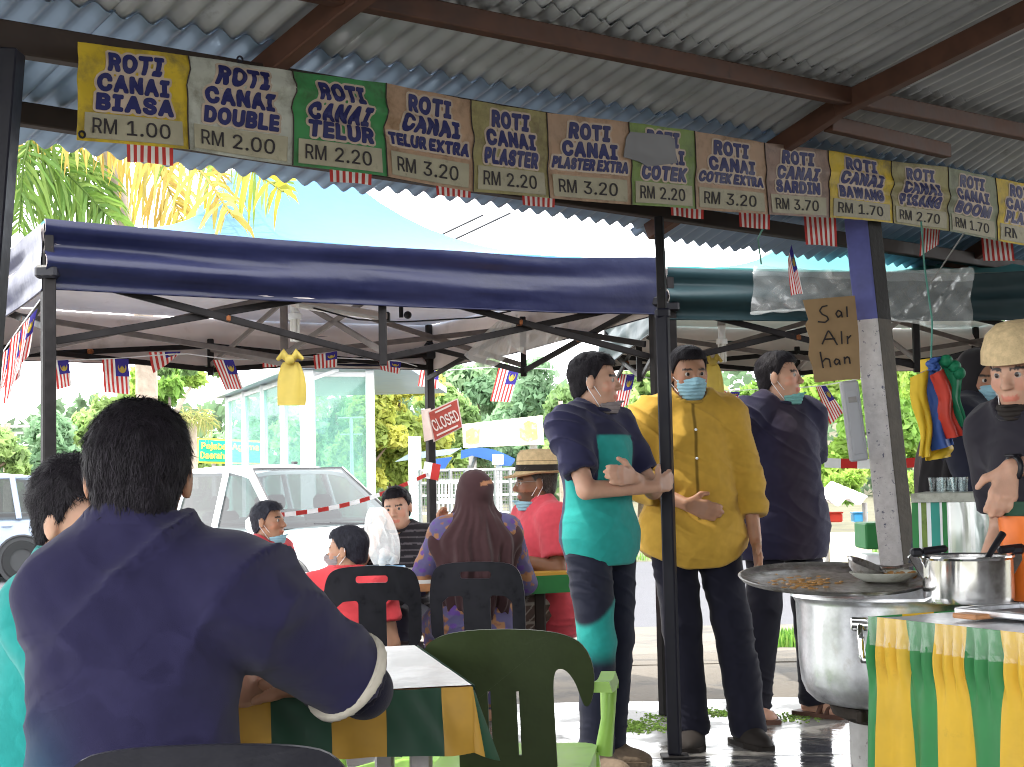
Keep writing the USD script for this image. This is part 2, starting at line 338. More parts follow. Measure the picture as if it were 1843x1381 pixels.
simple('cardboard', (0.29, 0.195, 0.105), 0.9, 0.15, 0, 0.1, 10, 0.0006, 60)
simple('ink', (0.03, 0.026, 0.028), 0.8, 0.2)
simple('grey_box', (0.42, 0.43, 0.46), 0.5, 0.4, 0, 0.06, 6)
simple('string_green', (0.10, 0.30, 0.24), 0.6, 0.3)
simple('string_grey', (0.25, 0.25, 0.24), 0.6, 0.3)
simple('bulb_glass', (0.72, 0.71, 0.68), 0.2, 0.5, 0, 0.03, 10)
# banner print
simple('print_yellow', (0.590, 0.425, 0.029), 0.6, 0.35, 0, 0.16, 7, 0.0035, 13, col2=(0.22, 0.17, 0.05), thr=(0.47, 0.72), trans=0.16)
simple('print_white', (0.472, 0.484, 0.425), 0.6, 0.35, 0, 0.12, 7, 0.0035, 13, col2=(0.20, 0.19, 0.14), thr=(0.47, 0.72), trans=0.16)
simple('print_green', (0.053, 0.260, 0.083), 0.6, 0.35, 0, 0.16, 7, 0.0035, 13, col2=(0.05, 0.10, 0.04), thr=(0.47, 0.72), trans=0.16)
simple('print_tan', (0.425, 0.277, 0.177), 0.6, 0.35, 0, 0.14, 7, 0.0035, 13, col2=(0.21, 0.13, 0.07), thr=(0.47, 0.72), trans=0.16)
simple('print_olive', (0.319, 0.283, 0.118), 0.6, 0.35, 0, 0.16, 7, 0.0035, 13, col2=(0.15, 0.11, 0.05), thr=(0.47, 0.72), trans=0.16)
simple('print_leaf', (0.189, 0.283, 0.065), 0.6, 0.35, 0, 0.16, 7, 0.0035, 13, col2=(0.09, 0.12, 0.04), thr=(0.47, 0.72), trans=0.16)
simple('print_mauve', (0.295, 0.195, 0.153), 0.6, 0.35, 0, 0.14, 7, 0.0035, 13, col2=(0.15, 0.10, 0.08), thr=(0.47, 0.72), trans=0.16)
simple('print_sage', (0.224, 0.248, 0.153), 0.6, 0.35, 0, 0.14, 7, 0.0035, 13, col2=(0.10, 0.095, 0.06), thr=(0.47, 0.72), trans=0.16)
simple('price_paper', (0.301, 0.277, 0.195), 0.7, 0.25, 0, 0.14, 14, 0.0012, 35, col2=(0.16, 0.14, 0.09), thr=(0.58, 0.76))
simple('print_blue', (0.012, 0.014, 0.085), 0.6, 0.3, 0, 0.2, 12)
simple('print_halo', (0.42, 0.335, 0.26), 0.65, 0.3, 0, 0.1, 12)
simple('tape_grey', (0.15, 0.15, 0.155), 0.55, 0.3, 0, 0.08, 8)
simple('flag_red', (0.52, 0.055, 0.05), 0.75, 0.2, 0, 0.08, 20, trans=0.35)
simple('flag_white', (0.76, 0.74, 0.72), 0.75, 0.2, 0, 0.05, 20, trans=0.35)
simple('flag_blue', (0.045, 0.035, 0.23), 0.75, 0.2, 0, 0.1, 20, trans=0.35)
simple('flag_yellow', (0.72, 0.56, 0.10), 0.75, 0.2, 0, 0.05, 20, trans=0.35)
simple('sign_red', (0.42, 0.07, 0.05), 0.5, 0.4, 0, 0.08, 20)
simple('sign_pale', (0.72, 0.60, 0.55), 0.5, 0.4, 0, 0.06, 20)
simple('road_sign_green', (0.0, 0.30, 0.20), 0.45, 0.4, 0, 0.05, 5)
simple('road_sign_yellow', (0.80, 0.66, 0.05), 0.45, 0.4, 0, 0.04, 5)
simple('billboard_cream', (0.80, 0.74, 0.55), 0.5, 0.4, 0, 0.06, 2)
simple('billboard_food', (0.62, 0.36, 0.12), 0.5, 0.4, 0, 0.3, 4, col2=(0.75, 0.6, 0.3))
simple('shelter_blue', (0.05, 0.16, 0.52), 0.4, 0.45, 0, 0.06, 3, trans=0.2)
simple('shelter_grey', (0.34, 0.40, 0.48), 0.4, 0.45, 0.3, 0.08, 3)
simple('mint_plastic', (0.30, 0.62, 0.53), 0.4, 0.4, 0, 0.05, 5)
simple('roof_tile_red', (0.30, 0.10, 0.08), 0.7, 0.3, 0, 0.2, 6)
simple('bark', (0.16, 0.12, 0.085), 0.9, 0.15, 0, 0.3, 8, 0.01, 20)
simple('pale_bark', (0.36, 0.30, 0.24), 0.9, 0.15, 0, 0.3, 8, 0.01, 20)
simple('grass', (0.12, 0.22, 0.04), 0.8, 0.2, 0, 0.35, 2.0, 0.02, 30, trans=0.2)
simple('asphalt', (0.085, 0.085, 0.095), 0.8, 0.3, 0, 0.2, 2.0, 0.004, 80)
simple('concrete_apron', (0.15, 0.132, 0.108), 0.85, 0.25, 0, 0.14, 0.9, 0.004, 50, col2=(0.095, 0.09, 0.082), thr=(0.50, 0.62))
simple('earth', (0.12, 0.115, 0.075), 0.9, 0.2, 0, 0.3, 1.2, 0.01, 30)
# wet floor: dark concrete with a film of water in patches
MAT['wet_floor'] = usdkit.material(stage, '/World/Looks/wet_floor', {
    'tc': ('texture_coordinate', {}), 'n': ('noise_texture', {'scale': 1.6, 'detail': 7, 'roughness': 0.62, 'distortion': 0.6}),
    'c': ('rgb_ramp', {'ramp': [(0.40, (0.030, 0.030, 0.034)), (0.56, (0.14, 0.135, 0.125))]}),
    'rg': ('rgb_ramp', {'ramp': [(0.45, (0.04,) * 3), (0.56, (0.46,) * 3)]}),
    'nb': ('noise_texture', {'scale': 26, 'detail': 6}), 'bs': ('rgb_ramp', {'ramp': [(0.40, (0.05,) * 3), (0.62, (1,) * 3)]}),
    'mm': ('math', {'math_type': 'multiply'}), 'b': ('bump', {'strength': 0.7, 'distance': 0.005}), 'p': ('principled_bsdf', {'specular_ior_level': 0.6})},
    [('tc.object', 'n.vector'), ('tc.object', 'nb.vector'), ('n.fac', 'c.fac'), ('n.fac', 'rg.fac'), ('n.fac', 'bs.fac'), ('nb.fac', 'mm.value1'), ('bs.color', 'mm.value2'),
     ('mm.value', 'b.height'), ('b.normal', 'p.normal'), ('c.color', 'p.base_color'), ('rg.color', 'p.roughness')], surface='p.BSDF')
def pane(name, tint, gloss, fac=None):
    n = {'t': ('transparent_bsdf', {'color': tint}), 'g': ('glossy_bsdf', {'color': (1, 1, 1), 'roughness': gloss}), 'f': ('layer_weight', {'blend': 0.5}), 'pw': ('math', {'math_type': 'power', 'value2': 4.0}), 'ma': ('math', {'math_type': 'multiply_add', 'value2': 0.7, 'value3': 0.045}), 'm': ('mix_closure', {})}
    MAT[name] = usdkit.material(stage, '/World/Looks/' + name, n, [('f.facing', 'pw.value1'), ('pw.value', 'ma.value1'), ('ma.value', 'm.fac'), ('t.BSDF', 'm.closure1'), ('g.BSDF', 'm.closure2')], surface='m.closure')
pane('car_glass', (0.30, 0.36, 0.36), 0.02)
def film(name, tint, amt, rough, body=(0.8, 0.8, 0.78)):
    n = {'t': ('transparent_bsdf', {'color': tint}), 'd': ('diffuse_bsdf', {'color': body}), 'l': ('translucent_bsdf', {'color': body}), 'g': ('glossy_bsdf', {'color': (1, 1, 1), 'roughness': rough}),
         'a': ('mix_closure', {'fac': 0.5}), 'b': ('mix_closure', {'fac': 0.3}), 'm': ('mix_closure', {'fac': amt})}
    MAT[name] = usdkit.material(stage, '/World/Looks/' + name, n, [('d.BSDF', 'a.closure1'), ('l.BSDF', 'a.closure2'), ('a.closure', 'b.closure1'), ('g.BSDF', 'b.closure2'), ('t.BSDF', 'm.closure1'), ('b.closure', 'm.closure2')], surface='m.closure')
film('plastic_film', (0.95, 0.97, 0.97), 0.22, 0.12)
film('thin_film', (0.97, 0.98, 0.98), 0.10, 0.12)
film('glass_teal', (0.76, 0.93, 0.89), 0.16, 0.03, (0.42, 0.66, 0.60))
film('clear_bag', (0.95, 0.97, 0.98), 0.30, 0.1)
film('milky_bag', (0.9, 0.9, 0.88), 0.6, 0.25)
pane('glass_thin', (0.90, 0.94, 0.94), 0.04)
MAT['glass'] = usdkit.material(stage, '/World/Looks/glass', {'p': ('principled_bsdf', {'transmission_weight': 1.0, 'roughness': 0.03, 'base_color': (0.95, 0.98, 0.98), 'ior': 1.45})}, [], surface='p.BSDF')
# ================================================================ the ground
def ground_z(x, y):
    s = np.clip((np.asarray(y) - 8.4) / 7.0, 0, 1); s = s * s * (3 - 2 * s)
    return -0.03 - 0.36 * s
def sheet(x0, x1, y0, y1, dz, nx, ny, bumps=0.0):
    m = grid(lambda U, W: np.stack([U, W, ground_z(U, W) + dz], -1), nx, ny, (x0, x1), (y0, y1))
    return m
gx = np.concatenate([np.linspace(-400, -40, 12), np.linspace(-36, 36, 60), np.linspace(40, 400, 12)])
gy = np.concatenate([np.linspace(-200, -10, 10), np.linspace(-8, 40, 80), np.linspace(45, 600, 20)])
_X, _Y = np.meshgrid(gx, gy, indexing='ij')
_p = np.stack([_X, _Y, ground_z(_X, _Y) - 0.012], -1).reshape(-1, 3)
_i, _j = np.meshgrid(np.arange(len(gx) - 1), np.arange(len(gy) - 1), indexing='ij'); _n = len(gy)
_q = np.stack([_i * _n + _j, (_i + 1) * _n + _j, (_i + 1) * _n + _j + 1, _i * _n + _j + 1], -1).reshape(-1, 4)
single('ground', (_p, np.vstack([_q[:, [0, 1, 2]], _q[:, [0, 2, 3]]])), 'earth', kind='structure', smooth=True)
single('concrete_apron', sheet(-14, 14, 7.9, 15.5, 0.0, 20, 40), 'concrete_apron', kind='structure', smooth=True)
single('road', sheet(-60, 60, 15.5, 27, 0.0, 40, 20), 'asphalt', kind='structure', smooth=True)
# the wet floor of the shed: a slab with an uneven edge, its joints recessed
_e = [(x, 7.74 + 0.05 * math.sin(1.7 * x) + 0.03 * math.sin(5.1 * x + 1)) for x in np.linspace(-7, 7, 60)]
_slab = sg.Polygon([(-7, -6)] + [(7, -6)] + _e[::-1])
_joints = shapely.union_all([sg.LineString([(-7, 6.05), (7, 6.35)]).buffer(0.007), sg.LineString([(0.2, -6), (0.45, 8)]).buffer(0.007), sg.LineString([(-7, 3.2), (7, 3.5)]).buffer(0.007)])
single('floor', prism(_slab.difference(_joints), 0.12, -0.12), 'wet_floor', kind='structure', smooth=False)
single('floor_base', box((0, 0.8, -0.075), (13.6, 13.2, 0.12)), 'earth', kind='structure')
# a raised broken strip of old concrete beyond the slab
_curb = sg.Polygon([(-3, 9.6), (6, 9.9), (6, 10.5), (-3, 10.2)])
v, f = subdivided(prism(_curb, 0.10, -0.16), 0.25)
v = v + np.array([0, 0, 1]) * (0.02 * fbm(v, 3)[:, None]); single('kerb', (v, f), 'concrete_apron', kind='structure')
# low green weeds and puddle moss between the slab and the road
def blades(pts, h, n, spread, cols, seed=1):
    r = np.random.default_rng(seed); P, F, C = [], [], []
    for (x, y, z) in pts:
        for _ in range(n):
            a = r.uniform(0, 6.28); b = np.array([x + r.normal(0, spread), y + r.normal(0, spread), z]); hh = h * r.uniform(0.5, 1.1)
            l = np.array([math.cos(a), math.sin(a), 0]); w = 0.006 + 0.004 * r.random(); s = np.array([-l[1], l[0], 0]) * w
            t = b + l * hh * 0.45 * r.random() + np.array([0, 0, hh]); m = (b + t) / 2 + np.array([0, 0, hh * 0.1])
            k = len(P); P += [b - s, b + s, m + s * 0.8, m - s * 0.8, t]; F += [[k, k + 1, k + 2], [k, k + 2, k + 3], [k + 3, k + 2, k + 4]]
            C += [np.array(cols[r.integers(len(cols))]) * r.uniform(0.7, 1.2)] * 5
    return (np.array(P), np.array(F)), np.array(C)
_gp = []
for i in range(45):
    x = RNG.uniform(2.04, 2.28); y = RNG.uniform(11.9, 12.3); _gp.append((x, y, float(ground_z(x, y))))
for i in range(70):
    x = RNG.uniform(-6, 7); y = RNG.uniform(27.2, 28.5); _gp.append((x, y, float(ground_z(x, y))))
m, c = blades(_gp, 0.13, 26, 0.10, [(0.16, 0.34, 0.05), (0.24, 0.40, 0.08), (0.10, 0.24, 0.04)])
single('grass', m, 'leaf_colours', 'tufts of bright green grass along the edge of the concrete', 'grass', kind='stuff', col=c)

_mp = []
for a, b in ((1140, 1308), (1160, 1312), (1200, 1290), (1216, 1311), (1290, 1284), (1310, 1286), (1420, 1292), (1150, 1303), (1130, 1311)):
    q = atz(a, b, 0.0); _mp += [(q[0] + RNG.normal(0, .03), q[1] + RNG.normal(0, .05), 0.0) for _ in range(5)]
m, c = blades(_mp, 0.007, 30, 0.045, [(0.20, 0.36, 0.06), (0.28, 0.42, 0.10), (0.16, 0.26, 0.06)], 3)
single('moss', m, 'leaf_colours', 'flat green patches of moss and leaf scraps on the wet floor', 'moss', kind='stuff', col=c)

# ================================================================ the shed
B0, SU, SO = V(-1.128, 4.0, 0), V(0.719, 0.695, 0), V(-0.695, 0.719, 0)
SU, SO = unit(SU), unit(SO)
def S(t, q, z): return B0 + t * SU + q * SO + V(0, 0, z)
def zroof(q, t=0.0):
    """underside of the roof: the inner sheets climb gently to the right, the eave sheets drop to a level eave"""
    q, t = np.asarray(q, float), np.asarray(t, float); inner = 2.485 + 0.043 * t
    return np.where(q < -0.35, inner - 0.236 * (q + 0.35), inner + (2.205 - inner) * (q + 0.35) / 1.13)
shed = thing('market_shed', 'open food shed with corrugated steel roof on brown timber beams', 'shed', S(1.5, -1.5, 0))
pitch = 0.088
def roof_sheet(t0, q0, q1, dz, n=9, seed=0):
    r = np.random.default_rng(seed)
    k = n * 8 + 1; tilt = r.normal(0, 0.004)
    def fn(U, W):
        t = t0 + U * pitch * n; q = q0 + W * (q1 - q0)
        z = zroof(q, t) + 0.012 * np.cos(2 * np.pi * (t - t0) / pitch) + dz + tilt * (U - 0.5) + 0.006 * np.sin(3 * q + seed)
        return B0 + t[..., None] * SU + q[..., None] * SO + z[..., None] * V(0, 0, 1)
    return thick(grid(fn, k, 7), 0.0012)
t = -2.9
for i in range(15):
    part(shed, 'roof_sheet', roof_sheet(t, -0.42, 0.06, 0.009 + 0.003 * (i % 2), seed=i), 'steel_roof', smooth=40)
    part(shed, 'eave_sheet', roof_sheet(t, 0.0, 0.78 + 0.03 * math.sin(i * 1.7), 0.003 * (i % 2), seed=i), 'eave_steel', smooth=40)
    part(shed, 'roof_sheet', roof_sheet(t, -7.6, -0.27, 0.022 + 0.003 * (i % 2), seed=50 + i), 'steel_roof', smooth=40)
    t += pitch * 8.5
for q, mat in ((-0.36, 'roof_timber'), (0.50, 'dark_timber'), (-1.45, 'roof_timber'), (-2.6, 'roof_timber'), (-3.75, 'roof_timber'), (-5.6, 'roof_timber'), (-7.4, 'roof_timber')):
    dz = 0.049 if q < 0 else 0.10
    part(shed, 'purlin', bar(S(-2.8, q, float(zroof(q, -2.8)) - 0.049), S(7.8, q, float(zroof(q, 7.8)) - dz), 0.05, 0.066, 0.004, up=V(0, 0, 1)), mat)
for tt in (-2.1, 0.62, 3.07, 5.5, 7.6):
    za, zb_, zc_ = [float(zroof(q, tt)) - 0.064 for q in (-7.5, -0.35, 0.68)]
    part(shed, 'rafter', bar(S(tt, -7.5, za), S(tt, -0.30, zb_ - 0.012), 0.056, 0.078, 0.004, up=V(0, 0, 1)), 'roof_timber')
    part(shed, 'rafter_end', bar(S(tt + 0.002, -0.31, zb_ - 0.010), S(tt + 0.002, 0.68 if tt > 1 else 0.1, zc_ if tt > 1 else float(zroof(0.1, tt)) - 0.064), 0.052, 0.074, 0.004, up=V(0, 0, 1)), 'roof_timber')
part(shed, 'beam', bar(S(-2.2, 0.035, 2.262 - 0.04), S(5.4, 0.035, 2.262 + 0.19), 0.05, 0.085, 0.004, up=V(0, 0, 1)), 'dark_timber', label='dark front beam that the menu banner is nailed to')
part(shed, 'short_batten', bar(S(3.12, -0.22, 2.50), S(4.02, -0.22, 2.51), 0.045, 0.06, 0.003, up=V(0, 0, 1)), 'roof_timber')
# boarded back wall of the shed, behind the camera
for i in range(34):
    part(shed, 'wall_board', bar(S(-2.9 + 0.32 * i, -7.55, -0.02), S(-2.9 + 0.32 * i, -7.55, 4.05 + 0.012 * i), 0.31, 0.022, 0.003, up=SO), 'dark_timber')
# far left post, back posts, the leaning pillar
pt = at(12, 110, 3.86); part(shed, 'post', bar((pt[0], 3.86, 2.24), (pt[0] - 0.17, 3.86, -0.01), 0.075, 0.075, 0.004, up=V(0, 1, 0)), 'black_paint', label='black post at the left end of the beam')
for tt in (-2.0, 5.3): part(shed, 'post', bar(S(tt, -7.3, 4.1), S(tt, -7.3, -0.01), 0.09, 0.09, 0.004), 'dark_timber')
ct, cb = at(1557, 440, 6.66), at(1603, 880, 6.66)
ax = unit(cb - ct); base = ct + ax * ((0.0 - ct[2]) / ax[2]); top = ct + ax * ((2.29 - ct[2]) / ax[2])
def column(za, zb, w, mat, label):
    a = base + (top - base) * (za / 2.29); b = base + (top - base) * (zb / 2.29)
    # uneven rendered faces, rounded arrises; local axes follow the shed
    poly = rrect(w, w, 0.012, 3); m = subdivided(prism(poly, 1.0), 0.06); v, f = vf(m)
    v[:, 2] *= (zb - za)
    n = fbm(np.c_[v[:, :2] * 9, v[:, 2] * 5 + za * 5], 1.0, 3, 5)
    v[:, :2] *= (1 + 0.06 * n)[:, None]
    k = v[:, 2] / (zb - za)
    return a + (b - a) * k[:, None] + v[:, :1] * SU + v[:, 1:2] * SO, f
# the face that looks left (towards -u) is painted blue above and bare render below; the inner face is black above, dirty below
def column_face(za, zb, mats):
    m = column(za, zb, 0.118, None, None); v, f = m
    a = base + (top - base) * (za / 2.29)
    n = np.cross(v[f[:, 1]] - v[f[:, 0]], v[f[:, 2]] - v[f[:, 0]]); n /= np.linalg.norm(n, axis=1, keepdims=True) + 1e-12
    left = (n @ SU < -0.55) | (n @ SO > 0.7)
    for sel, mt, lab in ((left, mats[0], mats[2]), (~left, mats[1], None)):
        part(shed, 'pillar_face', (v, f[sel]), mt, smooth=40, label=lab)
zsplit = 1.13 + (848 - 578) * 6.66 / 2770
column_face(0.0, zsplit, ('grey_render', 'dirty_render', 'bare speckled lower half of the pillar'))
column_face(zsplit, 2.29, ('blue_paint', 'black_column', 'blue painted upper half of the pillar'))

# the thin steel pole that props the rafter end
pole = thing('steel_pole', 'slim black steel pole in front of the person in the mustard shirt', 'pole', (0.664, 6.22, 0))
pb, pm, ptop = at(1215, 1366, 6.22), at(1192, 560, 6.24), at(1187, 398, 6.26)
part(pole, 'lower_tube', bar(V(pb[0], 6.22, 0.012), pm, 0.050, 0.050, 0.006, up=V(0.35, 1, 0)), 'black_paint')
part(pole, 'upper_tube', bar(pm - V(0, 0, 0.05), ptop + V(0, 0.02, 0.02), 0.034, 0.034, 0.003, up=V(0.35, 1, 0)), 'tent_steel')
part(pole, 'foot_plate', box((pb[0], 6.22, 0.006), (0.11, 0.11, 0.012), 0.002), 'tent_steel')
part(pole, 'clamp', box(pm + V(0, 0, -0.01), (0.060, 0.060, 0.04), 0.008), 'black_paint')

# ================================================================ the menu banner
def t_of(px, q):
    r = ray(px, 250); k = r[0] / r[1]; P = B0 + q * SO
    return (k * P[1] - P[0]) / (SU[0] - k * SU[1])
QB = -0.055
edges = [140, 340, 528, 695, 850, 985, 1132, 1250, 1375, 1490, 1602, 1702, 1790, 1880]
ET = [t_of(e, QB) for e in edges]
def z_at(px, py):
    t = t_of(px, QB); Y = (B0 + QB * SO + t * SU)[1]; r = ray(px, py); return CAM[2] + r[2] / r[1] * Y
TOPX = [(140, 76), (340, 100), (528, 128), (695, 150), (850, 180), (985, 203), (1132, 220), (1250, 236), (1375, 257), (1499, 272), (1602, 290), (1700, 301), (1790, 320), (1880, 338)]
BOTX = [(140, 252), (340, 269), (528, 297), (695, 318), (850, 345), (985, 357), (1132, 369), (1250, 376), (1375, 387), (1499, 392), (1602, 402), (1700, 416), (1790, 433), (1880, 452)]
_tt = [t_of(a, QB) for a, b in TOPX]; _zt = [z_at(a, b) for a, b in TOPX]; _zb = [z_at(a, b) for a, b in BOTX]
def bn(t, s):
    """point of the banner's face at length t, height fraction s, hanging in soft folds"""
    t, s = np.asarray(t, float), np.asarray(s, float)
    z = np.interp(t, _tt, _zb) * (1 - s) + np.interp(t, _tt, _zt) * s
    p = np.stack([t * 2.1, s * 0.9, t * 0], -1)
    d = 0.016 * (meshkit.fbm(p, 3, 11) - 0.5) + 0.006 * np.sin(t * 9 + 3 * s) * (1 - s)
    # slack rolls along the top: the sheet sags forward off its nails
    c = 0.80 - 0.22 * np.clip((t - 0.3) / 0.8, 0, 1) + 0.10 * np.sin(t * 2.3)
    amp = 0.016 * np.exp(-((t - 0.75) / 0.55) ** 2) + 0.012 * np.exp(-((t - 4.0) / 0.6) ** 2) + 0.004
    d = d + amp * np.exp(-((s - c) / 0.09) ** 2) - amp * 0.6 * np.exp(-((s - c + 0.17) / 0.08) ** 2)
    d = d + 0.0025 * np.sin(t * 31 + 8 * s) * s
    return B0 + t[..., None] * SU + (QB - d)[..., None] * SO + z[..., None] * V(0, 0, 1)
BN = -SO
banner = thing('menu_banner', 'long weathered menu banner listing roti canai prices under the roof beam', 'banner', S(2.2, QB, 1.95))
def on_banner(shape, i, lift):
    t0, t1 = ET[i], ET[i + 1]
    m = subdivided(prism(shape, 0.0012), 0.05); v, f = m
    return bn(t0 + v[:, 0] * (t1 - t0), v[:, 1]) + BN * (lift + v[:, 2:3]), f
panels = [('print_yellow', 'BIASA', '1.00', 'yellow'), ('print_white', 'DOUBLE', '2.00', 'white'), ('print_green', 'TELUR', '2.20', 'green'), ('print_tan', 'TELUR EXTRA', '3.20', 'tan'),
          ('print_olive', 'PLASTER', '2.20', 'olive'), ('print_tan', 'PLASTER EXTRA', '3.20', 'tan'), ('print_leaf', 'COTEK', '2.20', 'leaf green'), ('print_tan', 'COTEK EXTRA', '3.20', 'tan'),
          ('print_mauve', 'SARDIN', '3.70', 'mauve'), ('print_yellow', 'BAWANG', '1.70', 'yellow'), ('print_olive', 'PISANG', '2.70', 'olive'), ('print_sage', 'BOOM', '1.70', 'grey green'), ('print_yellow', 'PLANTA', '1.50', 'yellow')]
_shape = {}
def shp(s, bold=True):
    if (s, bold) not in _shape: _shape[(s, bold)] = text_shape(s, 1.0, bold, 0.13 if bold and s.isupper() and s != 'CLOSED' else 0.0)
    return _shape[(s, bold)]
for i, (mat, third, price, cname) in enumerate(panels):
    t0, t1 = ET[i], ET[i + 1]
    pn = part(banner, 'panel', thick(grid(lambda U, W: bn(t0 + U * (t1 - t0), W), 24, 22), 0.002), mat, smooth=True, label=f'{cname} panel reading ROTI CANAI {third} RM {price}' if i < 12 else None)
    if i == 12: third = 'PLANTA'
    long = len(third) > 8
    j = 0.012 * math.sin(i * 2.3)
    L = [(shp('ROTI'), (0.25, 0.735 + j, 0.75, 0.93 + j)), (shp('CANAI'), (0.17, 0.525 + j, 0.83, 0.71 + j)), (shp(third), (0.05, 0.365, 0.95, 0.50) if long else (0.15, 0.325, 0.86, 0.505))]
    skew = 0.06
    def place(s, b):
        s = shapely.affinity.affine_transform(s, [1, skew, 0, 1, 0, 0]); return fit(s, *b)
    letters = [place(s, b) for s, b in L]
    halo = shapely.union_all([l.buffer(0.026, join_style='mitre', mitre_limit=2) for l in letters]).buffer(0.012).buffer(-0.012).simplify(0.003)
    part(pn, 'lettering_halo', on_banner(halo.intersection(sg.box(0.02, 0.30, 0.985, 0.975)), i, 0.0006), 'print_halo', smooth=False)
    part(pn, 'lettering', on_banner(shapely.union_all([l.buffer(0.003, join_style='mitre', mitre_limit=2).simplify(0.0015) for l in letters]), i, 0.0022), 'print_blue', smooth=False)
    part(pn, 'price_patch', on_banner(sg.box(0.055, 0.03, 0.945, 0.29), i, 0.0015), 'price_paper', smooth=False)
    pr = shapely.union_all([fit(shp('RM', False), 0.12, 0.085, 0.33, 0.24), fit(shp(price, False), 0.42, 0.085, 0.82, 0.24)])
    if i == 12: pr = fit(shp('RM', False), 0.13, 0.085, 0.42, 0.24)
    cut = sg.box(0, 0, 0.345, 1)
    part(pn, 'currency_letters', on_banner(pr.intersection(cut), i, 0.0036), 'ink', smooth=False)
    if i < 12: part(pn, 'price_figures', on_banner(pr.difference(cut), i, 0.0036), 'ink', smooth=False)
# seams and eyelets
for e in ET[1:-1]:
    part(banner, 'seam', tube(bn(np.full(14, e), np.linspace(0.0, 1.0, 14)) + BN * 0.002, 0.0022, 5), 'dark_timber')
part(banner, 'eyelet', xf(lathe([(0.006, 0), (0.011, 0), (0.011, 0.003), (0.006, 0.003), (0.006, 0)], 14), bn(ET[0] + 0.012, 0.06) + BN * 0.002, 0, np.column_stack([SU, V(0, 0, 1), BN])), 'black_paint')
part(banner, 'eyelet', xf(lathe([(0.006, 0), (0.011, 0), (0.011, 0.003), (0.006, 0.003), (0.006, 0)], 14), bn(ET[0] + 0.5, 1.0) + BN * 0.004 + V(0, 0, .01), 0, np.column_stack([SU, V(0, 0, 1), BN])), 'black_paint')
# grey patch taped over the COTEK panel
tp = on_banner(sg.Polygon([(-0.12, 0.56), (-0.07, 0.80), (0.0, 0.88), (0.60, 0.90), (0.68, 0.86), (0.70, 0.56), (0.22, 0.47), (0.1, 0.52)]), 6, 0.004)
part(banner, 'grey_patch', tp, 'tape_grey', smooth=False, label='plain grey patch stuck over the COTEK panel')

# ================================================================ flags
def flag_parts(fl, fp, nrm, stripes=14, canton=(0.5, 0.5), eb=1.0):
    """fp(a, b) is the cloth: a across 0..1, b down 0..1"""
    R_, W_ = [], []
    for k in range(stripes):
        a0, a1 = k / stripes, (k + 1) / stripes
        b0 = canton[1] if canton and a0 >= canton[0] - 1e-6 else 0.0
        g = grid(lambda U, W: fp(U, W), 2, 9, (a0, a1), (b0, eb))
        (R_ if k % 2 == 0 else W_).append(g)
    part(fl, 'red_stripes', cat(*R_), 'flag_red', smooth=True); part(fl, 'white_stripes', cat(*W_), 'flag_white', smooth=True)
    if canton:
        part(fl, 'canton', grid(lambda U, W: fp(U, W), 7, 7, (canton[0], 1.0), (0.0, canton[1])), 'flag_blue', smooth=True)
        c = sg.Point(0.73, 0.25)
        cres = shapely.affinity.scale(sg.Point(0, 0).buffer(1).difference(sg.Point(0, -0.38).buffer(0.86)), 0.155, 0.155, origin=(0, 0)); cres = shapely.affinity.translate(cres, 0.75, 0.25)
        star = sg.Polygon([(0.75 + (0.095 if k % 2 == 0 else 0.055) * math.sin(k * math.pi / 11), 0.285 + (0.095 if k % 2 == 0 else 0.055) * math.cos(k * math.pi / 11)) for k in range(22)])
        for nm, shpe in (('crescent', cres), ('star', star)):
            m = prism(shpe, 0.002, -0.001); v, f = m
            part(fl, nm, (fp(v[:, 0], v[:, 1]) + nrm * v[:, 2:3] * 2, f), 'flag_yellow', smooth=False)
def hang_flag(pts, Y, label, group=None, canton=True, wave=0.008, seed=0, stripes=14):
    """pts: the four corners in the picture (top left, top right, bottom right, bottom left), all at about depth Y"""
    c = [at(x, y, Y if np.isscalar(Y) else Y[i]) for i, (x, y) in enumerate(pts)]
    n = unit(np.cross(c[1] - c[0], c[3] - c[0])); n = n if n @ (CAM - c[0]) > 0 else -n
    r = np.random.default_rng(seed); ph = r.uniform(0, 6, 3)
    def fp(a, b):
        a, b = np.asarray(a, float)[..., None], np.asarray(b, float)[..., None]
        p = c[0] * (1 - a) * (1 - b) + c[1] * a * (1 - b) + c[2] * a * b + c[3] * (1 - a) * b
        return p + n * (wave * (np.sin(5 * a + ph[0] + 2 * b) * (0.25 + b) + 0.5 * np.sin(9 * a - 4 * b + ph[1]) * b))
    fl = thing('bunting_flag', label, 'flag', c[3] * 0.5 + c[2] * 0.5, group=group)
    flag_parts(fl, fp, n, stripes, (0.5, 0.5) if canton else None)
    return fl
# flags strung below the banner (their tops hide behind it)
names = ['ROTI CANAI BIASA', 'TELUR', 'TELUR EXTRA', 'PLASTER EXTRA', 'COTEK', 'COTEK EXTRA', 'SARDIN', 'PISANG', 'BOOM']
below = [((226, 215), (312, 222), (311, 298), (228, 291)), ((590, 255), (671, 262), (668, 333), (594, 327)), ((780, 285), (850, 290), (847, 357), (786, 351)), ((936, 305), (1001, 310), (998, 374), (941, 369)),
         ((1204, 322), (1268, 328), (1266, 395), (1208, 388)), ((1327, 335), (1387, 340), (1386, 413), (1331, 409)), ((1443, 345), (1502, 350), (1507, 444), (1451, 440)), ((1662, 350), (1697, 354), (1690, 440), (1655, 462)), ((1760, 365), (1815, 372), (1826, 470), (1770, 469))]
for i, (p, nm) in enumerate(zip(below, names)):
    Y = (S(t_of((p[0][0] + p[1][0]) / 2, 0.07), 0.07, 0))[1]
    hang_flag(p, Y, f'red and white flag end hanging below the {nm} panel of the banner', canton=False, seed=i, wave=0.005, stripes=13)
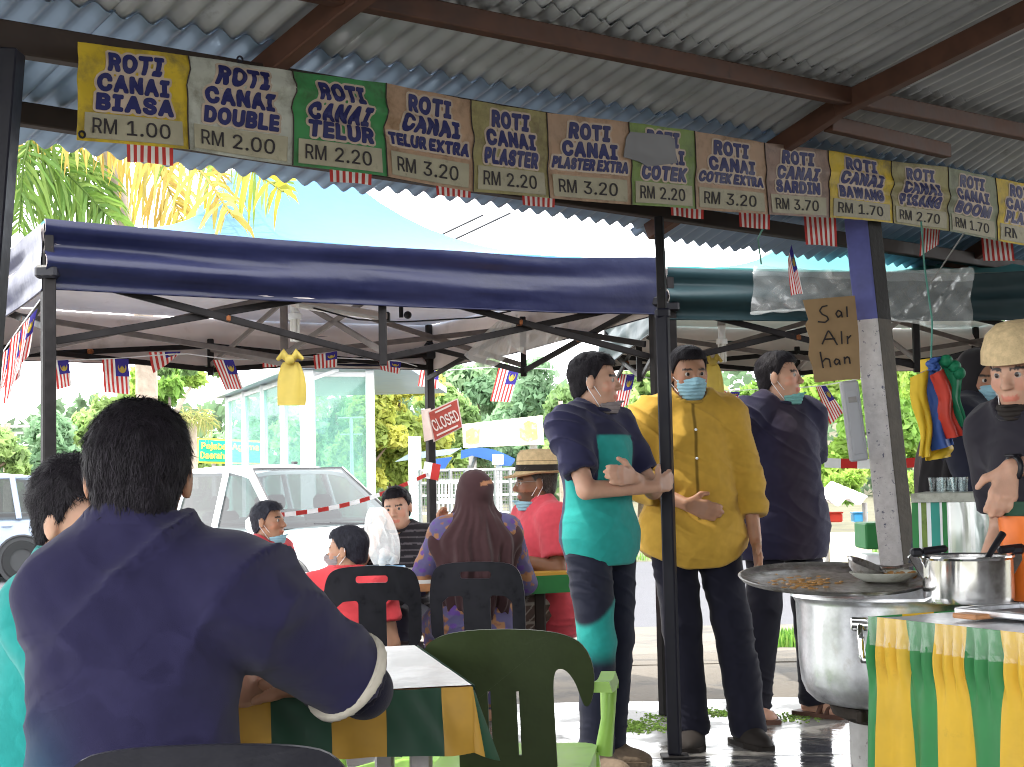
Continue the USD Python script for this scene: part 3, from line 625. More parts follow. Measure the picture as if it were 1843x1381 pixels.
# flags strung under the tent's back edge and further away
G = 'striped flags strung under the tent'
far = [(((83, 650), (123, 648), (131, 695), (88, 704)), 8.2, 'flag just right of the left tent leg, crescent up'), (((183, 647), (231, 646), (233, 710), (189, 706)), 8.3, 'flag hanging straight above the head of the person in navy'),
       (((268, 634), (325, 633), (322, 640), (276, 672)), 8.4, 'half folded flag pressed against the tent back edge above the dark haired head'), (((383, 648), (420, 648), (438, 700), (405, 702)), 8.4, 'flag twisting beside the left glass shelter column'),
       (((472, 646), (512, 644), (512, 658), (474, 662)), 8.6, 'flag tucked up left of the yellow plastic bag'), (((564, 640), (607, 632), (607, 661), (566, 664)), 8.7, 'flag right of the yellow plastic bag above the white shelter post'),
       (((681, 648), (722, 652), (719, 674), (686, 666)), 8.9, 'flag folded up left of the tent back leg'), (((757, 665), (790, 668), (788, 700), (752, 695)), 9.9, 'flag half hidden behind the tent back leg'),
       (((898, 660), (936, 662), (918, 724), (882, 722)), 9.8, 'flag slanting left between the back leg and the person with folded arms'), (((1114, 672), (1143, 674), (1131, 728), (1100, 744)), 9.8, 'flag slanting beside the mustard shoulder, behind the folded arms'),
       (((1262, 702), (1290, 704), (1300, 722), (1275, 730)), 9.8, 'small flag behind the blue face mask'), (((1297, 704), (1332, 706), (1330, 718), (1313, 729)), 9.8, 'small flag drooping between the two masked heads'),
       (((1468, 695), (1486, 694), (1520, 742), (1494, 764)), 8.4, 'flag blown sideways left of the grey box on the pillar'), (((1418, 468), (1424, 440), (1447, 528), (1424, 532)), 7.0, 'narrow twisted flag hanging before the clear plastic sheet')]
for i, (p, Y, lab) in enumerate(far):
    hang_flag(p, Y, 'striped ' + lab, seed=30 + i, wave=0.012, stripes=12)
lft = [(((0, 640), (26, 618), (20, 690), (-14, 720)), 6.5, 'lowest of the bunched flags at the far left edge'), (((20, 610), (52, 580), (36, 680), (4, 730)), 6.3, 'largest of the bunched flags at the far left edge'), (((40, 585), (68, 556), (48, 640), (26, 690)), 6.1, 'topmost of the bunched flags beside the left tent leg')]
for i, (p, Y, lab) in enumerate(lft):
    hang_flag(p, Y, 'striped ' + lab, seed=60 + i, wave=0.02, stripes=12)
def string(name, pts, r, mat, label, cat_='string'):
    p = np.array(pts); k = 24
    s = np.linspace(0, len(p) - 1, k); q = np.stack([np.interp(s, np.arange(len(p)), p[:, i]) for i in range(3)], 1)
    single(name, tube(q, r, 5), mat, label, cat_)
string('bunting_string', [at(-5, 648, 6.6), at(35, 590, 6.2), at(72, 540, 5.9)], 0.003, 'cloth_white', 'white string of bunched flags running up to the left tent corner')
string('bunting_string', [at(80, 650, 8.2), at(200, 646, 8.3), at(330, 636, 8.4), at(420, 648, 8.4), at(560, 642, 8.7), at(720, 650, 8.9), at(770, 666, 9.9)], 0.003, 'cloth_white', 'white string of flags along the back edge of the blue tent')
string('bunting_string', [at(790, 668, 9.9), at(900, 660, 9.8), at(1120, 672, 9.8), at(1300, 704, 9.8), at(1470, 696, 8.4), at(1560, 680, 7.5)], 0.003, 'cloth_white', 'white string of flags behind the three standing people')
string('hanging_string', [at(1378, 402, 6.4), at(1364, 430, 6.6), at(1370, 475, 6.9)], 0.004, 'string_green', 'green twine from the banner to the corner of the plastic sheet')
string('hanging_string', [at(1735, 420, 5.4), at(1675, 510, 6.6)], 0.003, 'string_grey', 'grey twine slanting from the banner towards the plastic sheet')

# ================================================================ tents
def lerp(a, b, k): return a + (b - a) * k
def tent(name, label, FL, FR, BR, BL, ztop, zbot, zback, peak, outer, toplook, seed, sag_front=0.0):
    """pop-up tent: four sagging roof panels with lining, four valances, steel frame with scissor trusses"""
    FL, FR, BR, BL = [V(*p, 0) for p in (FL, FR, BR, BL)]
    ctr = (FL + FR + BR + BL) / 4
    tn = thing(name, label, 'tent', ctr)
    zt = {0: ztop, 1: ztop, 2: ztop - 0.05, 3: ztop - 0.02}; zb = {0: zbot, 1: zbot, 2: zback, 3: zback + 0.02}
    P = [FL, FR, BR, BL]; pk = ctr + V(0, 0, peak)
    for k in range(4):
        a, b = P[k] + V(0, 0, zt[k]), P[(k + 1) % 4] + V(0, 0, zt[(k + 1) % 4])
        out = unit(np.cross(b - a, V(0, 0, 1)))
        def roof(U, W, dz=0.0):
            e = a + (b - a) * U[..., None]
            p = e + (pk - e) * W[..., None]; p[..., 2] = e[..., 2] + (pk[2] - e[..., 2]) * (0.15 * W + 0.85 * W ** 3.4)
            sag = - 0.03 * np.sin(np.pi * U) * (1 - W)
            sag = sag + 0.02 * meshkit.fbm(np.stack([U * 4, W * 4, U * 0 + seed + k], -1), 3) * np.sin(np.pi * U)
            p = p.copy(); p[..., 2] += sag + dz
            return p
        part(tn, 'canopy_panel', grid(lambda U, W: roof(U, W), 26, 16, v=(0.0, 0.995)), toplook, smooth=True)
        part(tn, 'canopy_lining', grid(lambda U, W: roof(U, W, -0.012), 26, 16, v=(0.004, 0.995)), 'tent_lining', smooth=True)
        def val(U, W, off=0.0):
            e = a + (b - a) * U[..., None]; L = np.linalg.norm(b - a)
            zl = lerp(zb[k], zb[(k + 1) % 4], U)
            sg_ = -0.03 * np.sin(np.pi * U) + 0.025 * (meshkit.noise(np.stack([U * 5, U * 0 + k, U * 0 + seed], -1), 3) - 0.5)
            p = e.copy(); p[..., 2] = (e[..., 2] + sg_) * (1 - W) + (zl + 0.35 * sg_) * W
            wr = 0.034 * np.sin(W * 11 + 2.0 * meshkit.fbm(np.stack([U * 3, W * 0, U * 0 + seed], -1), 2)) * np.exp(-U * 2.6) + 0.075 * (meshkit.fbm(np.stack([U * L * 0.9 + 0.6 * W, W * 3.2, U * 0 + seed + k], -1), 5) - 0.5) * np.sin(np.pi * np.clip(U, 0, 1)) ** 0.5
            return p + out * (wr * np.minimum(1, W * 4) + 0.012 + off)[..., None]
        part(tn, 'valance', grid(lambda U, W: val(U, W), 70, 16), outer, smooth=True)
        part(tn, 'valance_lining', grid(lambda U, W: val(U, W, -0.01), 70, 8), 'tent_lining', smooth=True)
        part(tn, 'hem', tube(val(np.linspace(0, 1, 40), np.ones(40)), 0.004, 5), outer, smooth=True)
    for k in range(4):
        c = P[k] + (ctr - P[k]) * 0.012; c[2] = 0; g = float(ground_z(c[0], c[1])) if c[1] > 7.74 else 0.0
        part(tn, 'leg', bar((c[0], c[1], g), (c[0], c[1], zt[k] - 0.12), 0.05, 0.05, 0.006, up=P[1] - P[0]), 'tent_steel')
        part(tn, 'leg_inner_tube', bar((c[0], c[1], zt[k] - 0.13), (c[0], c[1], zt[k] - 0.01), 0.036, 0.036, 0.004, up=P[1] - P[0]), 'tent_steel')
        part(tn, 'corner_bracket', box((c[0], c[1], zt[k] - 0.2), (0.085, 0.085, 0.05), 0.01), 'black_plastic')
        d = P[(k + 1) % 4]; n2 = 2
        for h in range(n2):
            e0, e1 = lerp(P[k], d, h / n2), lerp(P[k], d, (h + 1) / n2)
            e0 = e0 + (ctr - e0) * 0.03; e1 = e1 + (ctr - e1) * 0.03
            zu, zl = zt[k] - 0.27, zt[k] - 0.27 - 0.40
            hi, lo = (zu, zl) if h == 0 else (zl, zu)
            off = unit(ctr - (e0 + e1) / 2) * 0.012; off[2] = 0
            lw_ = (0.50, 0.44, 0.32, 0.44)[k]; z0a, z1a, z0b, z1b = (zt[k] - 0.20, zt[k] - lw_, zt[k] - lw_ + 0.04, zt[k] - 0.18)
            if h == 1: z0a, z1a, z0b, z1b = (zt[k] - 0.18, zt[k] - lw_ + 0.04, zt[k] - lw_, zt[k] - 0.20)
            A0, A1 = e0 + V(0, 0, z0a), e1 + V(0, 0, z1a); C0, C1 = e0 + V(0, 0, z0b), e1 + V(0, 0, z1b)
            part(tn, 'truss_bar', bar(A0, A1, 0.016, 0.030, 0.003, up=V(0, 0, 1)), 'tent_steel'); part(tn, 'truss_bar', bar(C0 + off * 1.5, C1 + off * 1.5, 0.016, 0.030, 0.003, up=V(0, 0, 1)), 'tent_steel')
            mid = (A0 + A1) / 2; part(tn, 'pivot_bolt', box(mid + off, (0.028, 0.045, 0.028), 0.006), 'rust')
        m = (P[k] + d) / 2; m = m + (ctr - m) * 0.03
        part(tn, 'hanger_tube', bar(m + V(0, 0, zt[k] - lw_ - 0.03), m + V(0, 0, zt[k] - 0.14), 0.034, 0.034, 0.004), 'tent_steel')
        # inner bars from the side's middle to the mast, and the sloping rafter
        part(tn, 'inner_bar', bar(m + V(0, 0, zt[k] - lw_ + 0.03), ctr + V(0, 0, zt[k] - 0.06), 0.014, 0.028, 0.003, up=V(0, 0, 1)), 'inner_steel')
        part(tn, 'inner_bar', bar(m + V(0, 0, zt[k] - 0.2), ctr + V(0, 0, zt[k] - 0.38), 0.014, 0.028, 0.003, up=V(0, 0, 1)), 'inner_steel')
    part(tn, 'mast', bar(ctr + V(0, 0, ztop - 0.42), ctr + V(0, 0, peak - 0.03), 0.036, 0.036, 0.004), 'inner_steel')
    return tn
zt1, zb1 = 2.15, 1.885
FL = at(80, 500, 5.85)[:2]; FR = at(1186, 500, 7.3)[:2]; BR = at(775, 640, 9.6)[:2]; BL = FL + (BR - FR)
tent('canopy_tent', 'blue pop-up canopy tent with grey lining sheltering the dining family', FL, FR, BR, BL, zt1, zb1, 1.81, 3.05, 'navy_vinyl', 'blue_top_vinyl', 1)
FL2 = FR + V(0.06, 0.22); FR2 = V(3.35, 8.0); BL2 = FL2 + V(-0.16, 2.5); BR2 = FR2 + V(-0.16, 2.5)
tent('canopy_tent', 'dark green pop-up canopy tent right of the steel pole', FL2, FR2, BR2, BL2, 2.15, 1.89, 1.80, 3.05, 'teal_vinyl', 'teal_top_vinyl', 2)
# clear plastic sheet hung over the green tent's front
def film_fn(U, W):
    L = at(1358, 478, 7.25); R_ = at(1752, 482, 7.35)
    top = L + (R_ - L) * U[..., None]; bot = at(1350, 566, 7.12) + (at(1745, 580, 7.2) - at(1350, 566, 7.12)) * U[..., None]
    p = top * (1 - W[..., None]) + bot * W[..., None]
    d = 0.05 * (meshkit.fbm(np.stack([U * 16 + 3 * W, W * 2 + U * 5, U * 0], -1), 4, 3) - 0.5) + 0.012 * np.sin(U * 40 - 9 * W)
    p[..., 1] -= d * 1.5; p[..., 2] += 0.03 * np.sin(U * 5) * W - 0.02 * np.sin(np.pi * U) * (1 - W)
    return p
pl = thing('plastic_sheet', 'creased clear plastic sheet tied over the front of the green tent', 'plastic sheet', at(1550, 575, 7.2))
part(pl, 'sheet', grid(film_fn, 90, 24), 'plastic_film', smooth=True)
part(pl, 'top_fold', grid(lambda U, W: film_fn(U, W * 0.22) + V(0, -0.012, 0.0), 60, 4), 'plastic_film', smooth=True)
part(pl, 'bottom_roll', tube(film_fn(np.linspace(0, 1, 60), np.full(60, 0.99)) + V(0, -0.01, 0), 0.007 + 0.003 * np.sin(np.arange(60) * 0.9), 7), 'plastic_film', smooth=True)
# torn bags of milky plastic caught in the tent frame
def draped(name, top, bot, Y, label, mat, seed):
    (x0, y0), (x1, y1) = top; (x2, y2), (x3, y3) = bot
    a, b, c, d = at(x0, y0, Y), at(x1, y1, Y), at(x3, y3, Y), at(x2, y2, Y)
    def fn(U, W):
        U1, W1 = U[..., None], W[..., None]
        p = a * (1 - U1) * (1 - W1) + b * U1 * (1 - W1) + c * U1 * W1 + d * (1 - U1) * W1
        k = meshkit.fbm(np.stack([U * 7, W * 2.5, U * 0 + seed], -1), 4) - 0.5
        p[..., 1] -= 0.14 * k + 0.05 * np.sin(np.pi * U) * W; p[..., 2] -= 0.07 * np.sin(np.pi * U) * W
        return p
    single(name, grid(fn, 30, 22), mat, label, 'plastic sheet', smooth=True)
draped('torn_plastic', ((893, 580), (934, 566)), ((835, 640), (915, 640)), 8.2, 'torn milky plastic caught in the tent frame above the dining table', 'milky_bag', 3)
draped('torn_plastic', ((932, 588), (1040, 568)), ((912, 618), (1010, 620)), 8.1, 'torn milky plastic sagging between two tent bars left of the steel pole', 'milky_bag', 8)
# yellow bags knotted to the frame
def knotted_bag(cx, ytop, yknot, ybot, w, Y, label):
    k = Y / FPX
    bag = thing('plastic_bag', label, 'bag', at(cx, ybot, Y))
    c = at(cx, yknot, Y); h = (ybot - yknot) * k; wd = w * k
    def fn(U, W):
        wz = wd * (0.30 + 0.28 * W ** 0.6 + 0.1 * np.sin(np.pi * W) )
        a = U * 2 * np.pi; fold = 1 + 0.16 * np.sin(5 * a + 2 * W) * (1 - 0.5 * W)
        return c + np.stack([wz * np.cos(a) * fold, 0.30 * wz * np.sin(a) * fold, -W * h + 0 * a], -1)
    part(bag, 'body', grid(fn, 41, 16), 'yellow_bag', smooth=True)
    for s in (-1, 1): part(bag, 'knot_ear', tube([c + V(0, -.01, 0), c + V(s * 0.5 * wd * 0.6, -0.02, 0.035), c + V(s * 0.55 * wd, -0.01, 0.01)], [0.012, 0.022, 0.008], 8), 'yellow_bag', smooth=True)
    part(bag, 'knot', xf(trimesh.creation.icosphere(2, 0.022), c + V(0, -0.02, 0.008)), 'yellow_bag', smooth=True)
knotted_bag(523, 630, 652, 730, 42, 6.45, 'translucent yellow plastic bag knotted to the tent frame above the white car')
knotted_bag(1282, 645, 655, 728, 30, 7.9, 'yellow plastic bag tied behind the head of the person in the mustard shirt')
# lamps in the tents
def cfl(x, y, Y, label):
    c = at(x, y, Y); lp = thing('energy_saving_bulb', label, 'lamp', c)
    part(lp, 'base', lathe([(0, 0.16), (0.018, 0.16), (0.02, 0.09), (0.028, 0.085), (0.03, 0.06), (0, 0.06)], 18, c), 'cloth_white')
    part(lp, 'holder', lathe([(0, 0.23), (0.022, 0.23), (0.022, 0.155), (0, 0.155)], 14, c), 'grey_steel')
    for k in range(4):
        a = k * math.pi / 2; o = V(0.014 * math.cos(a), 0.014 * math.sin(a), 0)
        part(lp, 'glass_tube', rod(c + o + V(0, 0, 0.062), c + o + V(0, 0, -0.035), 0.008), 'bulb_glass', smooth=True)
cfl(531, 600, 6.6, 'spiral energy saving bulb hanging left of the fluorescent batten in the blue tent')
cfl(1300, 640, 8.0, 'spiral energy saving bulb hanging in the green tent between two standing people')
bt = thing('fluorescent_batten', 'dusty white fluorescent batten slung along the front of the blue tent', 'lamp', at(620, 560, 6.7))
part(bt, 'housing', bar(at(528, 544, 6.5), at(692, 570, 6.95), 0.045, 0.035, 0.006, up=V(0, 0, 1)), 'tent_lining'); part(bt, 'tube', rod(at(535, 550, 6.48), at(688, 574, 6.92), 0.011), 'bulb_glass'); part(bt, 'end_cap', box(at(696, 571, 6.96), (0.03, 0.05, 0.045), 0.005), 'black_plastic')
string('power_cable', [at(540, 548, 6.5), at(640, 575, 6.7), at(720, 580, 7.0), at(860, 572, 7.4), at(920, 560, 7.4)], 0.004, 'black_plastic', 'black cable looping under the front of the blue tent', 'cable')
spk = at(722, 560, 6.9)
sp = thing('cable_clamp', 'black clamp with a knob in the middle of the blue tent front', 'clamp', spk); part(sp, 'stem', rod(spk + V(0, 0, 0.06), spk + V(0, 0, -0.03), 0.01), 'black_plastic'); part(sp, 'knob', xf(trimesh.creation.icosphere(2, 0.018), spk + V(0.03, -0.01, -0.02)), 'black_plastic', smooth=True)
# ================================================================ things on the pillar
sgn = thing('cardboard_sign', 'handwritten brown cardboard sign tucked behind the blue and white pillar', 'sign', at(1495, 690, 6.45))
YS = 6.56
out_ = [(1446, 540), (1490, 536), (1540, 532), (1546, 600), (1548, 684), (1530, 683), (1466, 689), (1462, 660), (1455, 640), (1458, 610), (1450, 585), (1456, 575)]
def pxpoly(pts, Y, th, thick_dir=1):
    """a flat piece with the outline pts of the picture, standing at depth Y"""
    o = at(921.5, 690.5, Y); ex = at(922.5, 690.5, Y) - o; ey = at(921.5, 689.5, Y) - o
    p = sg.Polygon([(x - 921.5, 690.5 - y) for x, y in pts]); n = unit(np.cross(ex, ey))
    n = n if n[1] < 0 else -n
    return to_frame(prism(p, th), o, ex, ey, n if thick_dir > 0 else -n)
part(sgn, 'board', pxpoly(out_, YS, 0.005), 'cardboard', smooth=False)
def hand(strokes, r=0.0035):
    ms = []
    for st in strokes:
        p = np.array([at(1400 + x / 3.138, 460 + y / 3.138, YS - 0.0062) for x, y in st])
        s = np.linspace(0, len(p) - 1, 8 * len(p)); q = np.stack([np.interp(s, np.arange(len(p)), p[:, i]) for i in range(3)], 1)
        for _ in range(2): q[1:-1] = 0.25 * q[:-2] + 0.5 * q[1:-1] + 0.25 * q[2:]
        ms.append(tube(q, r, 5))
    return cat(*ms)
part(sgn, 'handwriting', hand([[(280, 283), (250, 290), (236, 312), (250, 332), (278, 345), (286, 362), (268, 378), (226, 374)], [(358, 318), (340, 310), (328, 330), (340, 350), (358, 335), (358, 318), (364, 350)], [(388, 288), (392, 348)],
     [(250, 502), (285, 420), (336, 506)], [(262, 474), (322, 470)], [(358, 428), (362, 500)], [(392, 455), (394, 500)], [(394, 470), (412, 452)],
     [(238, 545), (256, 636)], [(252, 602), (268, 582), (290, 586), (298, 632)], [(345, 590), (328, 584), (318, 602), (330, 618), (346, 604), (346, 590), (352, 618)], [(374, 572), (378, 612)], [(376, 586), (392, 572), (402, 580), (408, 612)]]), 'ink')
gb = thing('switch_box', 'narrow grey switch box fixed to the left face of the pillar', 'switch box', at(1537, 832, 6.5))
a_, b_ = at(1527, 686, 6.62), at(1546, 830, 6.62); dn = unit(b_ - a_)
part(gb, 'case', bar(a_, b_, 0.075, 0.05, 0.008, up=V(0, 1, 0)), 'grey_box')
part(gb, 'cover', bar(a_ + dn * 0.045 - V(0, 0.027, 0), b_ - dn * 0.03 - V(0, 0.027, 0), 0.045, 0.006, 0.002, up=V(0, 1, 0)), 'grey_box'); part(gb, 'label_strip', bar(a_ + dn * 0.07 - V(0, 0.0315, 0), a_ + dn * 0.095 - V(0, 0.0315, 0), 0.036, 0.003, 0.001, up=V(0, 1, 0)), 'grey_steel')
# bundle of coloured cloths on a string
YH = 5.2
def cloth_strip(a, b, c, d, mat, parent, seed, y0):
    p = [at(*q, YH + y0) for q in (a, b, c, d)]
    def fn(U, W):
        U1, W1 = U[..., None], W[..., None]
        q = p[0] * (1 - U1) * (1 - W1) + p[1] * U1 * (1 - W1) + p[2] * U1 * W1 + p[3] * (1 - U1) * W1
        q[..., 1] += -0.022 * np.sin(np.pi * U) + 0.014 * np.sin(U * 9 + W * 3 + seed) * W + 0.02 * (meshkit.fbm(np.stack([U * 3, W * 4, U * 0 + seed], -1), 3) - 0.5)
        q[..., 0] += 0.006 * np.sin(W * 9 + seed)
        return q
    part(parent, 'cloth', thick(grid(fn, 14, 22), 0.004), mat, smooth=60)
hb = thing('cloth_bundle', 'bundle of yellow, blue, red and green cloths hanging on a string', 'cloths', at(1690, 830, YH))
cloth_strip((1655, 648), (1676, 645), (1672, 815), (1656, 822), 'cloth_yellow_bright', hb, 1, 0.03)
cloth_strip((1637, 680), (1668, 664), (1676, 822), (1660, 824), 'cloth_yellow_bright', hb, 2, 0.0)
cloth_strip((1666, 795), (1712, 790), (1714, 822), (1668, 830), 'cloth_yellow_bright', hb, 3, 0.05)
cloth_strip((1658, 672), (1690, 655), (1716, 800), (1676, 812), 'cloth_blue', hb, 4, 0.01)
cloth_strip((1676, 676), (1700, 664), (1730, 784), (1702, 790), 'cloth_red', hb, 5, -0.03)
cloth_strip((1690, 650), (1726, 655), (1732, 770), (1722, 768), 'cloth_emerald', hb, 6, -0.005)
cloth_strip((1672, 645), (1690, 643), (1686, 668), (1670, 668), 'cloth_blue', hb, 7, -0.02)
for k, (x, y) in enumerate([(1703, 650), (1718, 660), (1726, 672)]): part(hb, 'knot', xf(trimesh.creation.icosphere(2, 0.022), at(x, y, YH - 0.03), s=1), 'cloth_emerald', smooth=True)
string('hanging_string', [at(1658, 400, 5.7), at(1664, 480, 5.5), at(1678, 578, 5.3), at(1676, 648, 5.2)], 0.0035, 'string_green', 'green twine holding up the bundle of coloured cloths')

# ================================================================ plastic chairs
def chair_parts(ch, mat, kind, arms=None):
    def bend(m, z0=0.42):
        v, f = subdivided(m, 0.05)
        x, z, n = v[:, 0], v[:, 1], v[:, 2]
        y = -0.19 - 0.20 * (z - z0) + 0.55 * x ** 2 * (1 if kind == 'black' else 1.3) + n
        return np.stack([x, y, z], 1), f
    if kind == 'black':
        ring = np.array([(-0.20, 0.40), (-0.205, 0.62), (-0.197, 0.72), (-0.17, 0.775), (-0.11, 0.79), (0, 0.794), (0.11, 0.79), (0.17, 0.775), (0.197, 0.72), (0.205, 0.62), (0.20, 0.40)])
        for _ in range(2): ring = np.stack([0.75 * ring + 0.25 * np.roll(ring, -1, 0), 0.25 * ring + 0.75 * np.roll(ring, -1, 0)], 1).reshape(-1, 2)
        o = sg.Polygon(ring)
        holes = [sg.box(-0.066, 0.722, 0.066, 0.752).buffer(-0.012).buffer(0.012)] + [sg.Polygon([(s * 0.058, 0.445), (s * 0.148, 0.445), (s * 0.150, 0.62), (s * 0.120, 0.645), (s * 0.058, 0.65)]).buffer(-0.015).buffer(0.015) for s in (-1, 1)]
        p = o
        for h in holes: p = p.difference(h)
        part(ch, 'backrest', bend(prism(p, 0.012)), mat, smooth=40)
    else:
        half = [(0.0, 0.805), (0.10, 0.800), (0.17, 0.785), (0.212, 0.755), (0.232, 0.70), (0.232, 0.645), (0.222, 0.60), (0.206, 0.592), (0.196, 0.62), (0.182, 0.665), (0.160, 0.695), (0.138, 0.698), (0.128, 0.675), (0.126, 0.62), (0.128, 0.50), (0.130, 0.40)]
        ring = np.array(half + [(-a, b) for a, b in half[::-1][:-1]])
        for _ in range(2): ring = np.stack([0.75 * ring + 0.25 * np.roll(ring, -1, 0), 0.25 * ring + 0.75 * np.roll(ring, -1, 0)], 1).reshape(-1, 2)
        p = sg.Polygon(ring).buffer(0)
        for x in (-0.045, 0.03): p = p.difference(sg.box(x, 0.47, x + 0.008, 0.64))
        part(ch, 'backrest', bend(prism(p, 0.012)), mat, smooth=40)
        for s in (-1, 1):
            def smoothed(pts, k=40):
                q = np.array(pts); u = np.linspace(0, len(q) - 1, k); q = np.stack([np.interp(u, np.arange(len(q)), q[:, i]) for i in range(3)], 1)
                for _ in range(8): q[1:-1] = (q[:-2] + 2 * q[1:-1] + q[2:]) / 4
                return q
            def strap(q, wx, tz):
                o = np.array([(-1, -1), (-0.7, 1), (0.7, 1), (1, -1)]) * [wx / 2, tz / 2]; k = len(q)
                v = np.stack([np.stack([q[:, 0] + a, q[:, 1], q[:, 2] + b], 1) for a, b in o], 1).reshape(-1, 3)
                i, j = np.meshgrid(np.arange(k - 1), np.arange(4), indexing='ij'); qd = np.stack([i * 4 + j, i * 4 + (j + 1) % 4, (i + 1) * 4 + (j + 1) % 4, (i + 1) * 4 + j], -1).reshape(-1, 4)
                e = (k - 1) * 4; return v, np.vstack([qd[:, [0, 1, 2]], qd[:, [0, 2, 3]], [[0, 2, 1], [0, 3, 2], [e, e + 1, e + 2], [e, e + 2, e + 3]]])
            part(ch, 'armrest', strap(smoothed([V(s * 0.248, -0.16, 0.640), V(s * 0.252, -0.05, 0.632), V(s * 0.25, 0.10, 0.632), V(s * 0.246, 0.19, 0.625), V(s * 0.243, 0.215, 0.60)]), 0.058, 0.028), arms or mat, smooth=40)
            part(ch, 'arm_support', tube([V(s * 0.245, 0.20, 0.615), V(s * 0.24, 0.205, 0.5), V(s * 0.225, 0.20, 0.40)], [0.026, 0.02, 0.026], 8), arms or mat, smooth=True)
    seat = prism(rrect(0.42, 0.42, 0.06), 0.012, 0.42); v, f = subdivided(seat, 0.06); v[:, 2] -= 0.012 * np.exp(-(v[:, 0] ** 2 + v[:, 1] ** 2) / 0.02); v[:, 1] += 0.01
    part(ch, 'seat', (v, f), arms or mat, smooth=40)
    part(ch, 'seat_skirt', xf(prism(rrect(0.415, 0.415, 0.06).difference(rrect(0.395, 0.395, 0.05)), 0.05, 0.372), (0, 0.01, 0)), arms or mat, smooth=40)
    for sx in (-1, 1):
        for sy, y0 in ((-1, -0.18), (1, 0.19)):
            part(ch, 'leg', tube([V(sx * 0.185, y0, 0.41), V(sx * 0.205, y0 + sy * 0.015, 0.2), V(sx * 0.215, y0 + sy * 0.035, 0.0)], [0.032, 0.026, 0.02], 6), arms or mat, smooth=40)
def chair(x, y, rz, mat, kind, label, arms=None, s=1.0, z=0.0):
    ch = thing('plastic_chair', label, 'chair', (x, y, z), rz)
    global part
    base_part = part
    def lp(parent, name, mesh, m, **k):
        k['local'] = True; v, f = vf(mesh); return base_part(parent, name, (v * s, f), m, **k)
    part = lp
    try: chair_parts(ch, mat, kind, arms)
    finally: part = base_part
    return ch
c = at(662, 1018, 6.3); CH1 = c; chair(c[0], 6.3 + 0.25, 0.06, 'black_plastic', 'black', 'dusty black plastic chair with handle slot under the child in the grey mask', s=0.985)
c = at(866, 1018, 6.45); CH2 = c; chair(c[0], 6.45 + 0.25, -0.10, 'black_plastic', 'black', 'black plastic chair under the person in the dark brown headscarf', s=0.985)
c = at(345, 1345, 2.0); CH3 = c; chair(c[0], 2.0 + 0.27, 0.05, 'black_plastic', 'black', 'black plastic chair back in the nearest foreground behind the person in navy', s=1.0)
c = at(925, 1142, 3.8); CH4 = c; chair(c[0], 3.8 + 0.24, -0.12, 'olive_plastic', 'olive', 'olive green plastic armchair with slotted back and lime arms by the striped table', arms='lime_plastic', s=0.945)
c = at(700, 1350, 4.7); chair(c[0] + 0.04, 4.75, 2.6, 'lime_plastic', 'olive', 'lime green plastic chair half hidden under the front striped table', s=0.60)

# ================================================================ front table with striped cloth
ZT = 0.72
NR, FRt, NL = atz(849, 1233, ZT), atz(746, 1161, ZT), atz(440, 1253, ZT)
ue = unit(NL - NR); dp = FRt - NR; LEN = 1.30
tb = thing('dining_table', 'front dining table with white top and ochre and dark green striped cloth edge', 'table', (NR + ue * LEN / 2 + dp / 2) * V(1, 1, 0))
NL2 = NR + ue * LEN
poly_top = np.array([NR, NL2, NL2 + dp, FRt])
def slab(c4, z0, z1):
    p = sg.Polygon([(x, y) for x, y, *_ in c4]); return prism(p, z1 - z0, z0)
part(tb, 'tabletop', slab(poly_top, ZT - 0.022, ZT - 0.003), 'wood_light', smooth=False)
def topcloth(U, W):
    p = NR + ue * (U[..., None] * LEN) + dp * W[..., None]; p = p.copy(); p[..., 2] = ZT + 0.003 * (meshkit.fbm(p * 7, 3, 2) - 0.5); return p
part(tb, 'cloth_top', grid(topcloth, 50, 24), 'table_white', smooth=True)
outw = unit(V(ue[1], -ue[0], 0)); outw = outw if outw[1] < 0 else -outw
sw = 0.107; k = 0; x0 = 0.0
seq = [('cloth_ochre', 0.062), ('cloth_dark_green', 0.110), ('cloth_ochre', 0.108), ('cloth_dark_green', 0.116)] + [('cloth_ochre', 0.1), ('cloth_dark_green', 0.11)] * 4
def edge_cloth(U, W):
    p = NR + ue * U[..., None]
    return p + outw * (0.006 + 0.012 * W + 0.012 * np.sin(U * 18 + 2 * np.sin(U * 7)) * W + 0.004 * np.sin(U * 61 + 5 * W))[..., None] - V(0, 0, 1) * (0.002 + 0.122 * W * (1 + 0.06 * np.sin(U * 7 + 1)))[..., None]
for mat, w in seq:
    w = min(w, LEN - x0)
    if w < 0.01: break
    part(tb, 'cloth_stripe', thick(grid(edge_cloth, 14, 8, (x0, x0 + w), (0, 1)), 0.001), mat, smooth=True); x0 += w
# the corner of the cloth hangs out in a point
e0, e1, tip = edge_cloth(np.array(0.0), np.array(0.0)), edge_cloth(np.array(0.0), np.array(1.0)), at(900, 1370, NR[1] + 0.02)
mid = lerp(e0, tip, 0.55); m2 = lerp(e1, tip, 0.35)
def flap(U, W):
    l = e0 + (e1 - e0) * W[..., None]; r = e0 + (tip - e0) * W[..., None]
    p = l + (r - l) * U[..., None]; p[..., 1] -= 0.012 * np.sin(np.pi * U) * W; return p
part(tb, 'cloth_corner', thick(grid(flap, 5, 10, (0, 0.42), (0, 1)), 0.001), 'cloth_ochre', smooth=True); part(tb, 'cloth_corner', thick(grid(flap, 5, 10, (0.42, 1), (0, 1)), 0.001), 'cloth_dark_green', smooth=True)
part(tb, 'cloth_side', grid(lambda U, W: NR + dp * U[..., None] - ue * (0.006 + 0.02 * W)[..., None] - V(0, 0, 1) * (0.12 * W)[..., None], 10, 6), 'cloth_dark_green', smooth=True)
